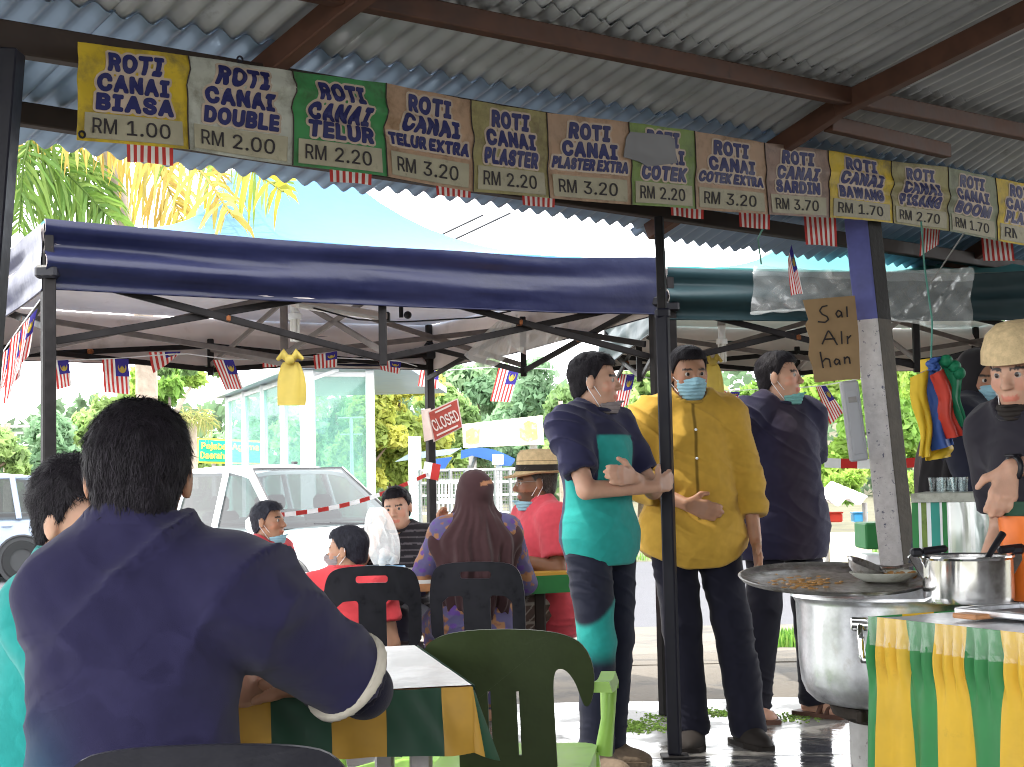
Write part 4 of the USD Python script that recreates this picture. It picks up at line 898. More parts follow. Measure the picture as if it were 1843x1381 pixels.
for q in (NR + ue * 0.09 + dp * 0.12, NR + ue * 0.09 + dp * 0.88, NL2 - ue * 0.09 + dp * 0.12, NL2 - ue * 0.09 + dp * 0.88): part(tb, 'leg', bar((q[0], q[1], 0), (q[0], q[1], ZT - 0.022), 0.045, 0.045, 0.006), 'grey_steel')
oc = atz(462, 1222, ZT)
ob = thing('orange_bowl', 'orange plastic bowl on the front table beside the elbow of the person in navy', 'bowl', (oc[0], oc[1], ZT))
part(ob, 'bowl', lathe([(0.0, 0.006), (0.028, 0.006), (0.034, 0.0), (0.03, 0.006), (0.05, 0.024), (0.058, 0.05), (0.061, 0.052), (0.056, 0.05), (0.046, 0.026), (0, 0.012)], 36, (oc[0], oc[1], ZT + 0.002)), 'orange_plastic', smooth=40)
# ================================================================ back table of the family
ZB = 0.685
b0, b1 = atz(480, 1058, ZB), atz(1022, 1032, ZB)
tb2 = thing('dining_table', 'long white topped table with orange edge where the family sits', 'table', ((b0 + b1) / 2 * V(1, 1, 0) + V(0, 0.5, 0)))
bu = unit((b1 - b0) * V(1, 1, 0)); bd = V(-bu[1], bu[0], 0) * 0.95; bl = b0 - bu * 0.75; L2 = np.linalg.norm(b1 - bl)
def slab2(z0, z1, e=0.0): return slab(np.array([bl - bu * e - bd * e, b1 + bu * e - bd * e, b1 + bu * e + bd * (1 + e), bl - bu * e + bd * (1 + e)]), z0, z1)
part(tb2, 'tabletop', slab2(ZB - 0.016, ZB), 'table_white', smooth=False); part(tb2, 'wooden_edge', slab2(ZB - 0.05, ZB - 0.0165, 0.006), 'wood_light', smooth=False)
for i, q in enumerate((bl + bu * .1 + bd * .1, b1 - bu * .1 + bd * .1, b1 - bu * .1 + bd * .9, bl + bu * .1 + bd * .9)): part(tb2, 'leg', bar((q[0], q[1], 0), (q[0], q[1], ZB - 0.05), 0.05, 0.05, 0.006), 'dark_timber')
# yellow and green cloth at the right hand end
for j, (mat, z0, z1) in enumerate((('cloth_ochre', -0.004, 0.010), ('cloth_green', -0.085, -0.005))):
    part(tb2, 'end_cloth', slab(np.array([b1 - bu * 0.22 - bd * 0.022, b1 + bu * 0.014 - bd * 0.022, b1 + bu * 0.014 + bd * 1.02, b1 - bu * 0.22 + bd * 1.02]), ZB + z0, ZB + z1), mat, smooth=False)
# blue box and clear bag with a drink on that table
bx = at(686, 1030, 6.95); bb = thing('food_box', 'blue and white food box on the family table behind the chair handle slot', 'box', (bx[0], bx[1], ZB))
part(bb, 'tray', box((bx[0], bx[1], ZB + 0.022), (0.20, 0.13, 0.04), 0.008), 'cloth_white'); part(bb, 'lid', box((bx[0], bx[1], ZB + 0.05), (0.21, 0.14, 0.014), 0.005), 'blue_plastic')
bc = at(695, 1010, 7.05); bg = thing('drink_bag', 'clear plastic bag of iced drink held up beside the child in the grey mask', 'bag', (bc[0], bc[1], ZB + 0.057))
def bagfn(U, W):
    a = U * 2 * np.pi; r = (0.062 * np.sin(np.pi * np.clip(W * 0.80 + 0.16, 0, 1)) ** 0.5 + 0.010) * (1 + 0.10 * np.sin(6 * a + 4 * W))
    return V(bc[0], bc[1], ZB + 0.06) + np.stack([r * np.cos(a) - 0.04 * W, 0.6 * r * np.sin(a), 0.26 * W], -1)
part(bg, 'film', grid(bagfn, 33, 20), 'clear_bag', smooth=True)
part(bg, 'ice', cat(*[xf(trimesh.creation.icosphere(1, 0.018), V(bc[0], bc[1], ZB + 0.09) + RNG.normal(0, 0.018, 3) * V(1, .6, 1)) for _ in range(14)]), 'milky_bag', smooth=False)

# ================================================================ right counter with striped cloth
ZC = 0.78
C0 = atz(1568, 1112, ZC); C1 = atz(1843, 1142, ZC); cu = unit((C1 - C0) * V(1, 1, 0)); cn = V(-cu[1], cu[0], 0); cn = cn if cn[0] > 0 else -cn
LC, DC = 1.25, 0.50
ctb = thing('serving_counter', 'serving counter with yellow and green striped cloth skirt in the right foreground', 'counter', (C0 + cu * 0.5 + cn * 0.3) * V(1, 1, 0))
part(ctb, 'counter_top', slab(np.array([C0, C0 + cu * LC, C0 + cu * LC + cn * DC, C0 + cn * DC]), ZC - 0.03, ZC - 0.006), 'wood_light', smooth=False)
def ctop(U, W):
    p = C0 + cu * (U[..., None] * LC) + cn * (W[..., None] * DC); p = p.copy(); p[..., 2] = ZC + 0.012 * (meshkit.fbm(p * 9, 4, 9) - 0.5) * np.minimum(1, 6 * (1 - W)); return p
part(ctb, 'plastic_cover', grid(ctop, 50, 30), 'table_grey', smooth=True)
def skirt(T, W):
    p = C0 + cu * T[..., None]
    g = (0.015 * np.sin(T * 2 * np.pi / 0.036 + 1.5 * np.sin(T * 23)) * np.exp(-((W - 0.11) / 0.07) ** 2) + 0.036 * W * (np.sin(T * 2 * np.pi / 0.19 + 0.8) + 0.5 * np.sin(T * 2 * np.pi / 0.083)) * np.minimum(1, W * 3))
    return p - cn * (0.008 + 0.05 * W + g)[..., None] + cu * (0.05 * W)[..., None] - V(0, 0, 1) * (0.77 * W - 0.004)[..., None]
x0 = 0.0
for i in range(13):
    w = 0.033 if i == 0 else 0.098; mat = ('cloth_green', 'cloth_yellow')[i % 2]
    if x0 + w > LC: break
    part(ctb, 'cloth_stripe', thick(grid(skirt, 16, 44, (x0, x0 + w), (0, 1)), 0.0012), mat, smooth=True, label=None); x0 += w
def side(T, W):
    p = C0 + cn * T[..., None]; return p - cu * (0.006 + 0.03 * W + 0.012 * np.sin(T * 40) * W)[..., None] - V(0, 0, 1) * (0.76 * W - 0.002)[..., None]
for i in range(6): part(ctb, 'cloth_stripe', grid(side, 8, 20, (i * 0.1, min(DC, i * 0.1 + 0.1)), (0, 1)), ('cloth_green', 'cloth_yellow')[i % 2], smooth=True)
part(ctb, 'clear_edge', grid(lambda U, W: skirt(U * LC, W * 0.085) - cn * 0.006, 90, 5), 'thin_film', smooth=True)
for q in (C0 + cu * .1 + cn * .1, C0 + cu * (LC - .1) + cn * .1, C0 + cu * .1 + cn * (DC - .1), C0 + cu * (LC - .1) + cn * (DC - .1)): part(ctb, 'leg', bar((q[0], q[1], 0), (q[0], q[1], ZC - 0.03), 0.05, 0.05, 0.006), 'dark_timber')
# steel saucepan
sp_ = atz(1744, 1092, ZC); sx, sy = sp_[0], sp_[1]
pan = thing('saucepan', 'shiny steel saucepan with black handles on the striped counter', 'saucepan', (sx, sy, ZC))
R = 0.112; ZP = ZC + 0.008
part(pan, 'body', lathe([(0, 0.0), (R - 0.012, 0.0), (R - 0.003, 0.006), (R, 0.02), (R, 0.112), (R + 0.005, 0.118), (R + 0.004, 0.122), (R - 0.004, 0.118), (R - 0.006, 0.02), (0, 0.01)], 56, (sx, sy, ZP)), 'stainless', smooth=35)
for s in (-1, 1):
    d = V(s * math.cos(0.12), s * math.sin(0.12), 0); e = V(0, 0, 1); tdir = V(-d[1], d[0], 0); o = V(sx, sy, ZP)
    part(pan, 'handle_bracket', bar(o + d * (R - 0.002) + e * 0.07, o + d * (R + 0.035) + e * 0.128, 0.024, 0.006, 0.002, up=tdir), 'chrome')
    part(pan, 'handle', cat(bar(o + d * (R + 0.008) + e * 0.134 - tdir * 0.0, o + d * (R - 0.06) + e * 0.140, 0.022, 0.018, 0.006, up=V(0, 0, 1)) if s < 0 else bar(o + d * (R - 0.03) + e * 0.132, o + d * (R + 0.06) + e * 0.140, 0.022, 0.02, 0.006, up=V(0, 0, 1)), box(o + d * (R + 0.022) + e * 0.132, (0.03, 0.03, 0.022), 0.006)), 'black_plastic')
spn = thing('spatula', 'black handled spatula leaning in the steel saucepan', 'spatula', (sx + 0.06, sy - 0.02, ZP + 0.02))
part(spn, 'handle', tube([V(sx + 0.03, sy - 0.05, ZP + 0.105), V(sx + 0.055, sy - 0.03, ZP + 0.135), V(sx + 0.09, sy - 0.01, ZP + 0.175)], [0.007, 0.008, 0.0095], 10), 'black_plastic', smooth=True)
part(spn, 'blade', bar(V(sx - 0.03, sy - 0.03, ZP + 0.02), V(sx + 0.03, sy - 0.05, ZP + 0.105), 0.02, 0.004, 0.001), 'stainless')
td = atz(1822, 1118, ZC)
tr = thing('metal_tray', 'dark flat baking tray at the right edge of the striped counter', 'tray', (td[0] + 0.03, td[1] + 0.02, ZC))
tc_ = V(td[0] + 0.045, td[1] + 0.03, ZC + 0.008); an = math.atan2(cu[1], cu[0])
part(tr, 'base', box(tc_ + V(0, 0, 0.004), (0.24, 0.20, 0.004), 0.001, rz=an), 'car_dark')
for sx2, sy2, wx, wy in ((0, -0.1, 0.25, 0.012), (0, 0.1, 0.25, 0.012), (-0.12, 0, 0.012, 0.188), (0.12, 0, 0.012, 0.188)):
    o = rotz(an) @ V(sx2, sy2, 0); part(tr, 'rim', box(tc_ + o + V(0, 0, 0.010), (wx, wy, 0.016), 0.003, rz=an), 'aluminium')
wd_ = atz(1748, 1118, ZC); single('wooden_board', box((wd_[0] + 0.005, wd_[1], ZC + 0.012), (0.075, 0.06, 0.012), 0.003, rz=an), 'wood_light', 'small brown wooden board between the saucepan and the metal tray', 'board')

# ================================================================ big pot on its stove
px_, py_ = 1.010, 4.20; ZR = 0.800
pot = thing('cooking_pot', 'huge dented aluminium cooking pot with lever handles beside the striped counter', 'pot', (px_, py_, 0.505))
prof = [(0, 0.0), (0.17, 0.0), (0.205, 0.008), (0.228, 0.03), (0.240, 0.06), (0.246, 0.12), (0.250, 0.27), (0.257, 0.283), (0.264, 0.288), (0.262, 0.295), (0.250, 0.292), (0.243, 0.27), (0.236, 0.08), (0, 0.02)]
v, f = lathe(prof, 96, (0, 0, 0)); v[:, :2] *= (1 + 0.008 * (meshkit.fbm(v * 9, 3, 4) - 0.5))[:, None]
part(pot, 'body', (v + V(px_, py_, 0.505), f), 'aluminium', smooth=35)
for ang in (math.atan2(-0.95, -0.30), math.atan2(0.95, 0.30)):
    d = V(math.cos(ang), math.sin(ang), 0); tdir = V(-d[1], d[0], 0); o = V(px_, py_, 0.505 + 0.232) + d * 0.250
    for s in (-1, 1):
        c0 = o + tdir * s * 0.055
        part(pot, 'handle_lug', cat(bar(c0 + d * 0.002, c0 + d * 0.012, 0.05, 0.035, 0.006, up=V(0, 0, 1)), rod(c0 + tdir * -0.02 + d * 0.022, c0 + tdir * 0.02 + d * 0.022, 0.011)), 'chrome', smooth=40)
        for z in (-0.010, 0.010): part(pot, 'rivet', xf(trimesh.creation.icosphere(1, 0.0045), c0 + d * 0.013 + V(0, 0, z) + tdir * 0.016), 'chrome', smooth=True)
    hp = [o + tdir * -0.055 + d * 0.022, o + tdir * -0.052 + d * 0.05 + V(0, 0, -0.03), o + tdir * -0.048 + d * 0.06 + V(0, 0, -0.085), o + tdir * 0.048 + d * 0.06 + V(0, 0, -0.085), o + tdir * 0.052 + d * 0.05 + V(0, 0, -0.03), o + tdir * 0.055 + d * 0.022]
    u_ = np.linspace(0, 5, 41); hp = np.stack([np.interp(u_, np.arange(6), np.array(hp)[:, i]) for i in range(3)], 1)
    part(pot, 'handle', tube(hp, 0.0095, 9), 'chrome', smooth=True)
stv = thing('drum_stove', 'rust streaked whitish steel drum stove under the big pot', 'stove', (px_, py_, 0))
v, f = lathe([(0.118, 0.0), (0.120, 0.01), (0.117, 0.03), (0.117, 0.22), (0.121, 0.23), (0.117, 0.24), (0.117, 0.46), (0.124, 0.47), (0.110, 0.47), (0.108, 0.0)], 64, (0, 0, 0)); v[:, :2] *= (1 + 0.02 * (meshkit.fbm(v * 14, 3, 6) - 0.5))[:, None]
part(stv, 'drum', (v + V(px_, py_, 0), f), 'sooty_iron', smooth=35)
part(stv, 'burner_ring', lathe([(0.085, 0.44), (0.16, 0.475), (0.17, 0.503), (0.10, 0.503), (0.085, 0.44)], 48, (px_, py_, 0)), 'soot', smooth=35)
for a in range(3): part(stv, 'pot_rest', bar(V(px_, py_, 0.487) + 0.07 * V(math.cos(a * 2.1 + 4), math.sin(a * 2.1 + 4), 0), V(px_, py_, 0.487) + 0.19 * V(math.cos(a * 2.1 + 4), math.sin(a * 2.1 + 4), 0), 0.018, 0.03, 0.003, up=V(0, 0, 1)), 'soot')
# griddle plate lying skewed on the pot
pc = at(1500, 1049, 4.16); RT = rotx(0.10) @ roty(0.012)
gp = thing('griddle_plate', 'wide greasy round griddle plate lying skewed on the big pot', 'griddle', pc)
part(gp, 'plate', xf(lathe([(0, -0.004), (0.20, -0.002), (0.244, 0.006), (0.252, 0.014), (0.254, 0.017), (0.249, 0.018), (0.238, 0.010), (0.20, 0.003), (0, 0.001)], 96), pc, 0, RT), 'worn_aluminium', smooth=35)
gm = cat(*[xf(trimesh.creation.icosphere(1, 1.0), pc + RT @ V(RNG.normal(-0.08, 0.045), RNG.normal(-0.01, 0.055), 0.0025), 0, np.diag([RNG.uniform(0.004, 0.013), RNG.uniform(0.004, 0.012), 0.0022])) for _ in range(70)])
part(gp, 'food_crumbs', gm, 'curry', smooth=True, kind='stuff')
bp = pc + RT @ V(0.135, -0.015, 0.006)
pltt = thing('enamel_plate', 'cream enamel plate with curry scraps on the griddle', 'plate', bp)
part(pltt, 'dish', lathe([(0, 0.0), (0.055, 0.0), (0.078, 0.012), (0.092, 0.022), (0.094, 0.025), (0.088, 0.024), (0.06, 0.008), (0, 0.006)], 48, bp), 'print_white', smooth=35)
part(pltt, 'scraps', cat(*[xf(trimesh.creation.icosphere(1, RNG.uniform(0.006, 0.012)), bp + V(RNG.normal(0.03, 0.022), RNG.normal(-0.01, 0.02), 0.016)) for _ in range(16)]), 'curry', smooth=True)
ld = bp + V(-0.055, -0.01, 0.035)
lad = thing('ladle', 'brown stained iron ladle bowl tipped on the enamel plate', 'ladle', ld)
part(lad, 'bowl', xf(lathe([(0, -0.026), (0.022, -0.022), (0.042, -0.008), (0.052, 0.012), (0.054, 0.013), (0.050, 0.010), (0.040, -0.004), (0.02, -0.018), (0, -0.021)], 40), ld, 0, roty(0.35) @ rotx(0.2)), 'worn_aluminium', smooth=35)
part(lad, 'handle', tube([ld + V(0.045, 0.01, 0.0), ld + V(0.09, 0.03, -0.002), ld + V(0.15, 0.08, 0.004)], 0.005, 8), 'worn_aluminium', smooth=True)

# ================================================================ rear counter, glasses, orange tub
ZK = 1.045; K0, K1 = at(1640, 893, 5.35), at(1870, 897, 5.2)
kc = thing('rear_counter', 'tall rear counter draped with green and white striped cloth behind the steel saucepan', 'counter', ((K0 + K1) / 2 * V(1, 1, 0) + V(0, 0.25, 0)))
ku = unit((K1 - K0) * V(1, 1, 0)); kn = V(-ku[1], ku[0], 0); LK = np.linalg.norm(K1 - K0)
part(kc, 'counter_top', slab(np.array([K0 - kn * .015, K1 - kn * .015, K1 + kn * .5, K0 + kn * .5]), ZK - 0.03, ZK), 'print_white', smooth=False)
def kskirt(T, W):
    p = (K0 * V(1, 1, 0)) + ku * T[..., None]; return p - kn * (0.0 + 0.012 * np.sin(T * 90) * W + 0.03 * W)[..., None] + V(0, 0, 1) * (ZK - 0.031 - 0.98 * W)[..., None]
seq = [('cloth_green', .022), ('cloth_white', .010), ('print_leaf', .018), ('cloth_white', .014), ('cloth_teal', .030), ('cloth_white', .008), ('cloth_green', .016), ('cloth_white', .012), ('print_leaf', .014)]; x0 = 0; i = 0
while x0 < LK - 0.005:
    mat, w = seq[i % len(seq)]; w = min(w, LK - x0); part(kc, 'cloth_stripe', grid(kskirt, 4, 14, (x0, x0 + w), (0, 1)), mat, smooth=True); x0 += w; i += 1
def kfilm(U, W): return kskirt(0.125 + U * (LK - 0.125), W) - kn * (0.02 + 0.02 * (meshkit.fbm(np.stack([U * 9, W * 9, U * 0], -1), 3, 8) - 0.5))[..., None]
part(kc, 'plastic_cover', grid(kfilm, 30, 26), 'milky_bag', smooth=True)
for q in (K0 + kn * .04 + ku * .03, K0 + kn * .45 + ku * .03, K1 + kn * .45): part(kc, 'leg', bar((q[0], q[1], 0), (q[0], q[1], ZK - 0.03), 0.05, 0.05, 0.005), 'dark_timber')
for i, (x, dy) in enumerate(((1688, 0.10), (1708, 0.16), (1728, 0.10))):
    g = at(x, 892, 5.35 + dy); gl = thing('drinking_glass', ['left one of three clear glasses on the rear counter', 'middle one of three clear glasses on the rear counter', 'right one of three clear glasses on the rear counter'][i], 'glass', (g[0], g[1], ZK))
    part(gl, 'cup', lathe([(0, 0), (0.026, 0), (0.031, 0.05), (0.032, 0.053), (0.029, 0.052), (0.024, 0.006), (0, 0.006)], 30, (g[0], g[1], ZK + 0.001)), 'glass_thin', smooth=35)
# ================================================================ vegetation
def leaves(c, n, out, spread, size, r, aspect=0.45):
    """n leaf quads at points c, roughly facing out"""
    nrm = out + r.normal(0, spread, (n, 3)); nrm /= np.linalg.norm(nrm, axis=1, keepdims=True) + 1e-9
    t = np.cross(nrm, r.normal(0, 1, (n, 3))); t /= np.linalg.norm(t, axis=1, keepdims=True) + 1e-9
    b = np.cross(nrm, t); L = size * r.uniform(0.6, 1.3, (n, 1)); W = L * aspect
    p = np.stack([c - t * L / 2, c + b * W / 2 + nrm * L * 0.06, c + t * L / 2, c - b * W / 2 + nrm * L * 0.06], 1).reshape(-1, 3)
    k = np.arange(n)[:, None] * 4
    return p, np.vstack([k + [0, 1, 2], k + [0, 2, 3]])
GREENS = {'yellow': [(0.40, 0.44, 0.09), (0.50, 0.50, 0.11), (0.28, 0.36, 0.08)], 'mid': [(0.29, 0.43, 0.16), (0.36, 0.50, 0.18), (0.22, 0.35, 0.13)], 'blue': [(0.27, 0.42, 0.25), (0.33, 0.48, 0.27), (0.20, 0.34, 0.19)], 'bright': [(0.34, 0.52, 0.10), (0.42, 0.58, 0.13), (0.23, 0.40, 0.08)]}
def tree(name, label, px, pyt, pyb, wpx, Y, tone, n, leaf, seed, catg='tree', trunk=True, bark='bark'):
    r = np.random.default_rng(seed); k = Y / FPX
    top, bot = at(px, pyt, Y), at(px, pyb, Y); g = float(ground_z(0, Y)); H = top[2] - bot[2]; W = wpx * k / 2
    c0 = (top + bot) / 2
    th = thing(name, label, catg, (c0[0], Y, g))
    nb = max(7, int(11 * (H / max(W, 0.1)) ** 0.5)); blobs = []
    for i in range(nb):
        u = r.uniform(-1, 1); a = r.uniform(0, 6.28); rad = math.sqrt(1 - u * u * 0.85) * r.uniform(0.35, 0.85)
        blobs.append((c0 + V(W * rad * math.cos(a), W * rad * math.sin(a) * 0.8, H / 2 * u * 0.80), r.uniform(0.30, 0.5) * min(W, H / 2) * 1.15))
    P, N, C = [], [], []
    cols = GREENS[tone]
    for bc_, br in blobs:
        m = n // nb; d = r.normal(0, 1, (m, 3)); d /= np.linalg.norm(d, axis=1, keepdims=True); d[:, 2] = np.where(d[:, 2] < -0.5, -d[:, 2], d[:, 2])
        lump = 0.75 + 0.5 * meshkit.noise(d * 2.3 + bc_, 3)
        P.append(bc_ + d * (br * lump * r.uniform(0.6, 1.05, m))[:, None]); N.append(d)
        base = np.array(cols[r.integers(len(cols))]) * r.uniform(0.85, 1.15); C.append(base * r.uniform(0.7, 1.3, (m, 1)))
    P, N, C = np.vstack(P), np.vstack(N), np.vstack(C)
    m = leaves(P, len(P), N, 0.75, leaf, r)
    part(th, 'crown', m, 'leaf_colours', col=np.repeat(C, 4, axis=0))
    if trunk:
        b = V(c0[0] + r.normal(0, 0.1 * W), Y, g)
        part(th, 'trunk', tube([b, lerp(b, c0, 0.5) + V(r.normal(0, 0.1 * W), 0, 0), c0 + V(0, 0, 0.2 * H)], [0.05 * W + 0.1, 0.04 * W + 0.06, 0.03], 8), bark, smooth=True)
        for q in range(5):
            bc_ = blobs[q % nb][0]; a = lerp(b, c0, r.uniform(0.6, 1.0)); part(th, 'limb', tube([a, lerp(a, bc_, 0.5) + V(0, 0, 0.1 * H * r.uniform(-.5, .5)), bc_], [0.03 * W + 0.03, 0.02 * W + 0.02, 0.015], 6), bark, smooth=True)
    return th
TR = [  # px, top, bottom, width, depth, tone, leaves, leaf size
 (-10, 786, 900, 150, 46, 'mid', 3500, .34, 'bushy green tree at the far left edge behind the utility pole'), (85, 762, 900, 130, 50, 'blue', 3500, .36, 'rounded blue green tree left of the tent leg'),
 (150, 748, 905, 120, 55, 'mid', 3500, .38, 'rounded green tree just right of the left tent leg'), (225, 672, 900, 140, 60, 'mid', 5000, .42, 'tall green tree behind the dark haired head of the person in navy'),
 (345, 800, 905, 200, 58, 'mid', 4500, .40, 'low dark green trees behind the green road sign'), (430, 770, 905, 130, 62, 'blue', 3500, .42, 'hazy green tree seen through the glass shelter side'),
 (505, 700, 905, 150, 52, 'blue', 5500, .36, 'blue green tree seen through the glass beside the white post'), (605, 672, 905, 170, 50, 'mid', 6000, .34, 'green tree seen through the front pane of the glass shelter'),
 (720, 652, 890, 190, 42, 'yellow', 10000, .26, 'large yellow green tree filling the gap left of the tent back leg'), (655, 700, 900, 120, 40, 'yellow', 5000, .25, 'yellow green tree behind the slim lamp pole'),
 (800, 690, 890, 120, 47, 'mid', 5000, .30, 'green tree right behind the CLOSED sign'), (860, 640, 860, 170, 56, 'blue', 7000, .36, 'tall blue green tree above the cream billboard'), (960, 655, 880, 150, 52, 'blue', 6000, .36, 'tall blue green tree right of the cream billboard'),
 (1060, 690, 900, 180, 48, 'mid', 6000, .32, 'green tree behind the person with folded arms'), (1150, 655, 900, 170, 55, 'mid', 6000, .36, 'tall green tree behind the mustard shirt and folded arms'), (1270, 690, 905, 150, 40, 'mid', 6000, .27, 'green tree between the two masked standing people'),
 (1370, 690, 905, 150, 44, 'bright', 6000, .28, 'bright green tree behind the person in the dark shirt'), (1480, 650, 900, 150, 34, 'bright', 8000, .22, 'bright lime green tree left of the pillar'), (1585, 640, 900, 150, 33, 'bright', 8000, .22, 'bright lime green tree behind the pillar'),
 (1690, 630, 905, 160, 34, 'bright', 8000, .22, 'bright lime green tree right of the pillar behind the coloured cloths'), (1810, 620, 905, 160, 38, 'mid', 6000, .26, 'green tree at the far right behind the cook')]
for i, (a, b, c_, w, Y, tone, n, lf, lab) in enumerate(TR): tree('leafy_tree', lab, a, b, c_, w, Y, tone, n, lf, 100 + i)
# near bushes right of the third standing person
for i, (a, b, c_, w, Y, lab) in enumerate([(1520, 852, 905, 90, 17, 'low leafy bush below the barrier tape left of the pillar'), (1625, 850, 905, 80, 18, 'low leafy bush between the pillar and the rear counter'), (1400, 860, 910, 120, 22, 'low leafy bush behind the dark shirt')]):
    tree('bush', lab, a, b, c_, w, Y, 'bright', 2500, .13, 300 + i, 'bush', trunk=False)
# the far wooded rise behind everything
r = np.random.default_rng(5); nx = 26000
xs = r.uniform(-75, 75, nx); hz = 4.6 + 2.2 * meshkit.noise(np.stack([xs * 0.12, xs * 0, xs * 0], -1), 4) + np.clip((xs + 20) * 0.07, -1, 3.0)
zz = r.uniform(-0.4, 1, nx) ** 1.0 * hz; ys = 88 + r.uniform(0, 9, nx) - zz * 0.3
m = leaves(np.stack([xs, ys, zz], 1), nx, np.tile([0, -0.7, 0.6], (nx, 1)), 0.7, 0.85, r, 0.6)
single('distant_wood', m, 'leaf_colours', 'far off green woodland behind all the trees', 'woodland', kind='stuff', col=np.repeat(np.array([(0.13, 0.21, 0.11)]) * r.uniform(0.6, 1.4, (nx, 1)), 4, axis=0))
single('hills', grid(lambda U, W: np.stack([U, 96 + 30 * W + 0 * U, -0.4 + W * (5.0 + 2 * np.sin(U * 0.05))], -1), 40, 6, (-120, 120), (0, 1)), 'earth', kind='structure', smooth=True)

def frond(th, pts, Y, n, length, cols, droop, seed, mat='leaf_colours', spread=0.8):
    """palm frond: a curved rib with two rows of drooping leaflets"""
    r = np.random.default_rng(seed); p = np.array([at(x, y, Y if np.isscalar(Y) else Y[i]) for i, (x, y) in enumerate(pts)])
    s = np.linspace(0, len(p) - 1, 40); c = np.stack([np.interp(s, np.arange(len(p)), p[:, i]) for i in range(3)], 1)
    for _ in range(6): c[1:-1] = (c[:-2] + 2 * c[1:-1] + c[2:]) / 4
    rib = part(th, 'frond', tube(c, np.linspace(0.014, 0.004, 40), 5), mat, col=np.tile(np.array(cols[0]) * 0.8, (40 * 5 + 2, 1)))
    P, F, C = [], [], []
    t = np.gradient(c, axis=0); t /= np.linalg.norm(t, axis=1, keepdims=True)
    for i in range(n):
        k = i / n * 37 + 2; j = int(k); o = c[j] + (c[min(j + 1, 39)] - c[j]) * (k - j)
        L = length * (0.5 + 0.5 * math.sin(math.pi * min(1, 0.15 + k / 42))) * r.uniform(0.55, 1.2)
        for sd in (-1, 1):
            if r.random() < 0.16: continue
            sdir = unit(np.cross(t[j], V(0, -1, 0.25)) * sd * spread + t[j] * 0.75 + r.normal(0, 0.26, 3)); w = 0.011 * r.uniform(0.7, 1.3); wv = unit(np.cross(sdir, V(0, 1, 0.3) + r.normal(0, .3, 3))) * w
            q = [o, o + sdir * L * 0.35 - V(0, 0, droop * L * 0.10), o + sdir * L * 0.7 - V(0, 0, droop * L * 0.42), o + sdir * L * 0.9 - V(0, 0, droop * L * 0.85)]
            b = len(P); P += [q[0] - wv * .4, q[0] + wv * .4, q[1] - wv, q[1] + wv, q[2] - wv * .8, q[2] + wv * .8, q[3]]
            F += [[b, b + 1, b + 3], [b, b + 3, b + 2], [b + 2, b + 3, b + 5], [b + 2, b + 5, b + 4], [b + 4, b + 5, b + 6]]; C += [np.array(cols[r.integers(len(cols))]) * r.uniform(0.75, 1.25)] * 7
    part(rib, 'leaflets', (np.array(P), np.array(F)), mat, col=np.array(C))
palm = thing('palm_tree', 'palm tree with yellowing fronds hanging behind the blue tent at upper left', 'palm tree', at(262, 900, 10.6))
YL, GN, YG = [(0.50, 0.38, 0.07), (0.42, 0.28, 0.06), (0.52, 0.44, 0.12)], [(0.16, 0.27, 0.05), (0.12, 0.22, 0.045), (0.22, 0.33, 0.07)], [(0.34, 0.34, 0.04), (0.20, 0.28, 0.05), (0.48, 0.34, 0.03)]
tb_ = at(262, 900, 10.6)
part(palm, 'trunk', tube([V(tb_[0], 10.6, -0.1), at(264, 690, 10.6), at(258, 560, 10.5), at(200, 300, 10.0), at(150, 190, 9.6)], [0.09, 0.075, 0.07, 0.06, 0.05], 10), 'pale_bark', smooth=True)
frond(palm, [(120, 150), (60, 230), (40, 300), (35, 420)], [9.6, 9.3, 9.1, 9.0], 46, 0.55, GN, 0.8, 1)
frond(palm, [(-60, 215), (30, 262), (120, 310), (205, 400)], [9.6, 9.3, 9.2, 9.1], 60, 0.42, GN, 0.6, 2)
frond(palm, [(-80, 262), (0, 280), (100, 330), (180, 385)], [9.7, 9.5, 9.4, 9.3], 60, 0.36, GN, 0.5, 3)
frond(palm, [(160, 180), (290, 250), (365, 310), (420, 392)], [9.6, 8.4, 7.2, 6.6], 52, 0.34, YL, 0.75, 4)
frond(palm, [(150, 180), (330, 240), (430, 290), (510, 345)], [9.6, 8.2, 7.0, 6.4], 60, 0.30, YG, 0.7, 5)
frond(palm, [(-40, 225), (80, 232), (220, 258), (330, 296)], [9.6, 9.2, 9.0, 8.9], 64, 0.20, YL, 0.5, 6, spread=1.1)
frond(palm, [(150, 180), (250, 262), (300, 330), (330, 400)], [9.7, 9.6, 9.6, 9.5], 46, 0.34, YL, 0.85, 7)
frond(palm, [(140, 170), (130, 270), (170, 330), (200, 385)], [9.6, 9.4, 9.3, 9.3], 44, 0.34, GN, 0.6, 8)
# papaya-like fan of leaves and a small palm near the road sign
sp2 = thing('palm_tree', 'small pale palm standing just left of the green road sign', 'palm tree', at(345, 870, 36))
b = at(345, 880, 36); part(sp2, 'trunk', tube([b, at(346, 800, 36), at(346, 757, 36)], [0.16, 0.12, 0.1], 8), 'pale_bark', smooth=True)
for i in range(11):
    a = i * 2 * math.pi / 11; e = 0.45 + 0.5 * (i % 2)
    frond(sp2, [(346, 757), (346 + 22 * math.cos(a), 757 - 18 * e - 8 * math.sin(a)), (346 + 42 * math.cos(a), 757 - 8 * e + 14 * abs(math.cos(a)))], [36, 36 + 0.5 * math.sin(a), 36 + 1.0 * math.sin(a)], 18, 0.5, [(0.36, 0.34, 0.12), (0.22, 0.27, 0.08)], 0.8, 20 + i)
tree('papaya_tree', 'loose light green tree with fan leaves above the head of the person in navy', 300, 655, 735, 210, 24, 'bright', 2600, .24, 77, bark='pale_bark')
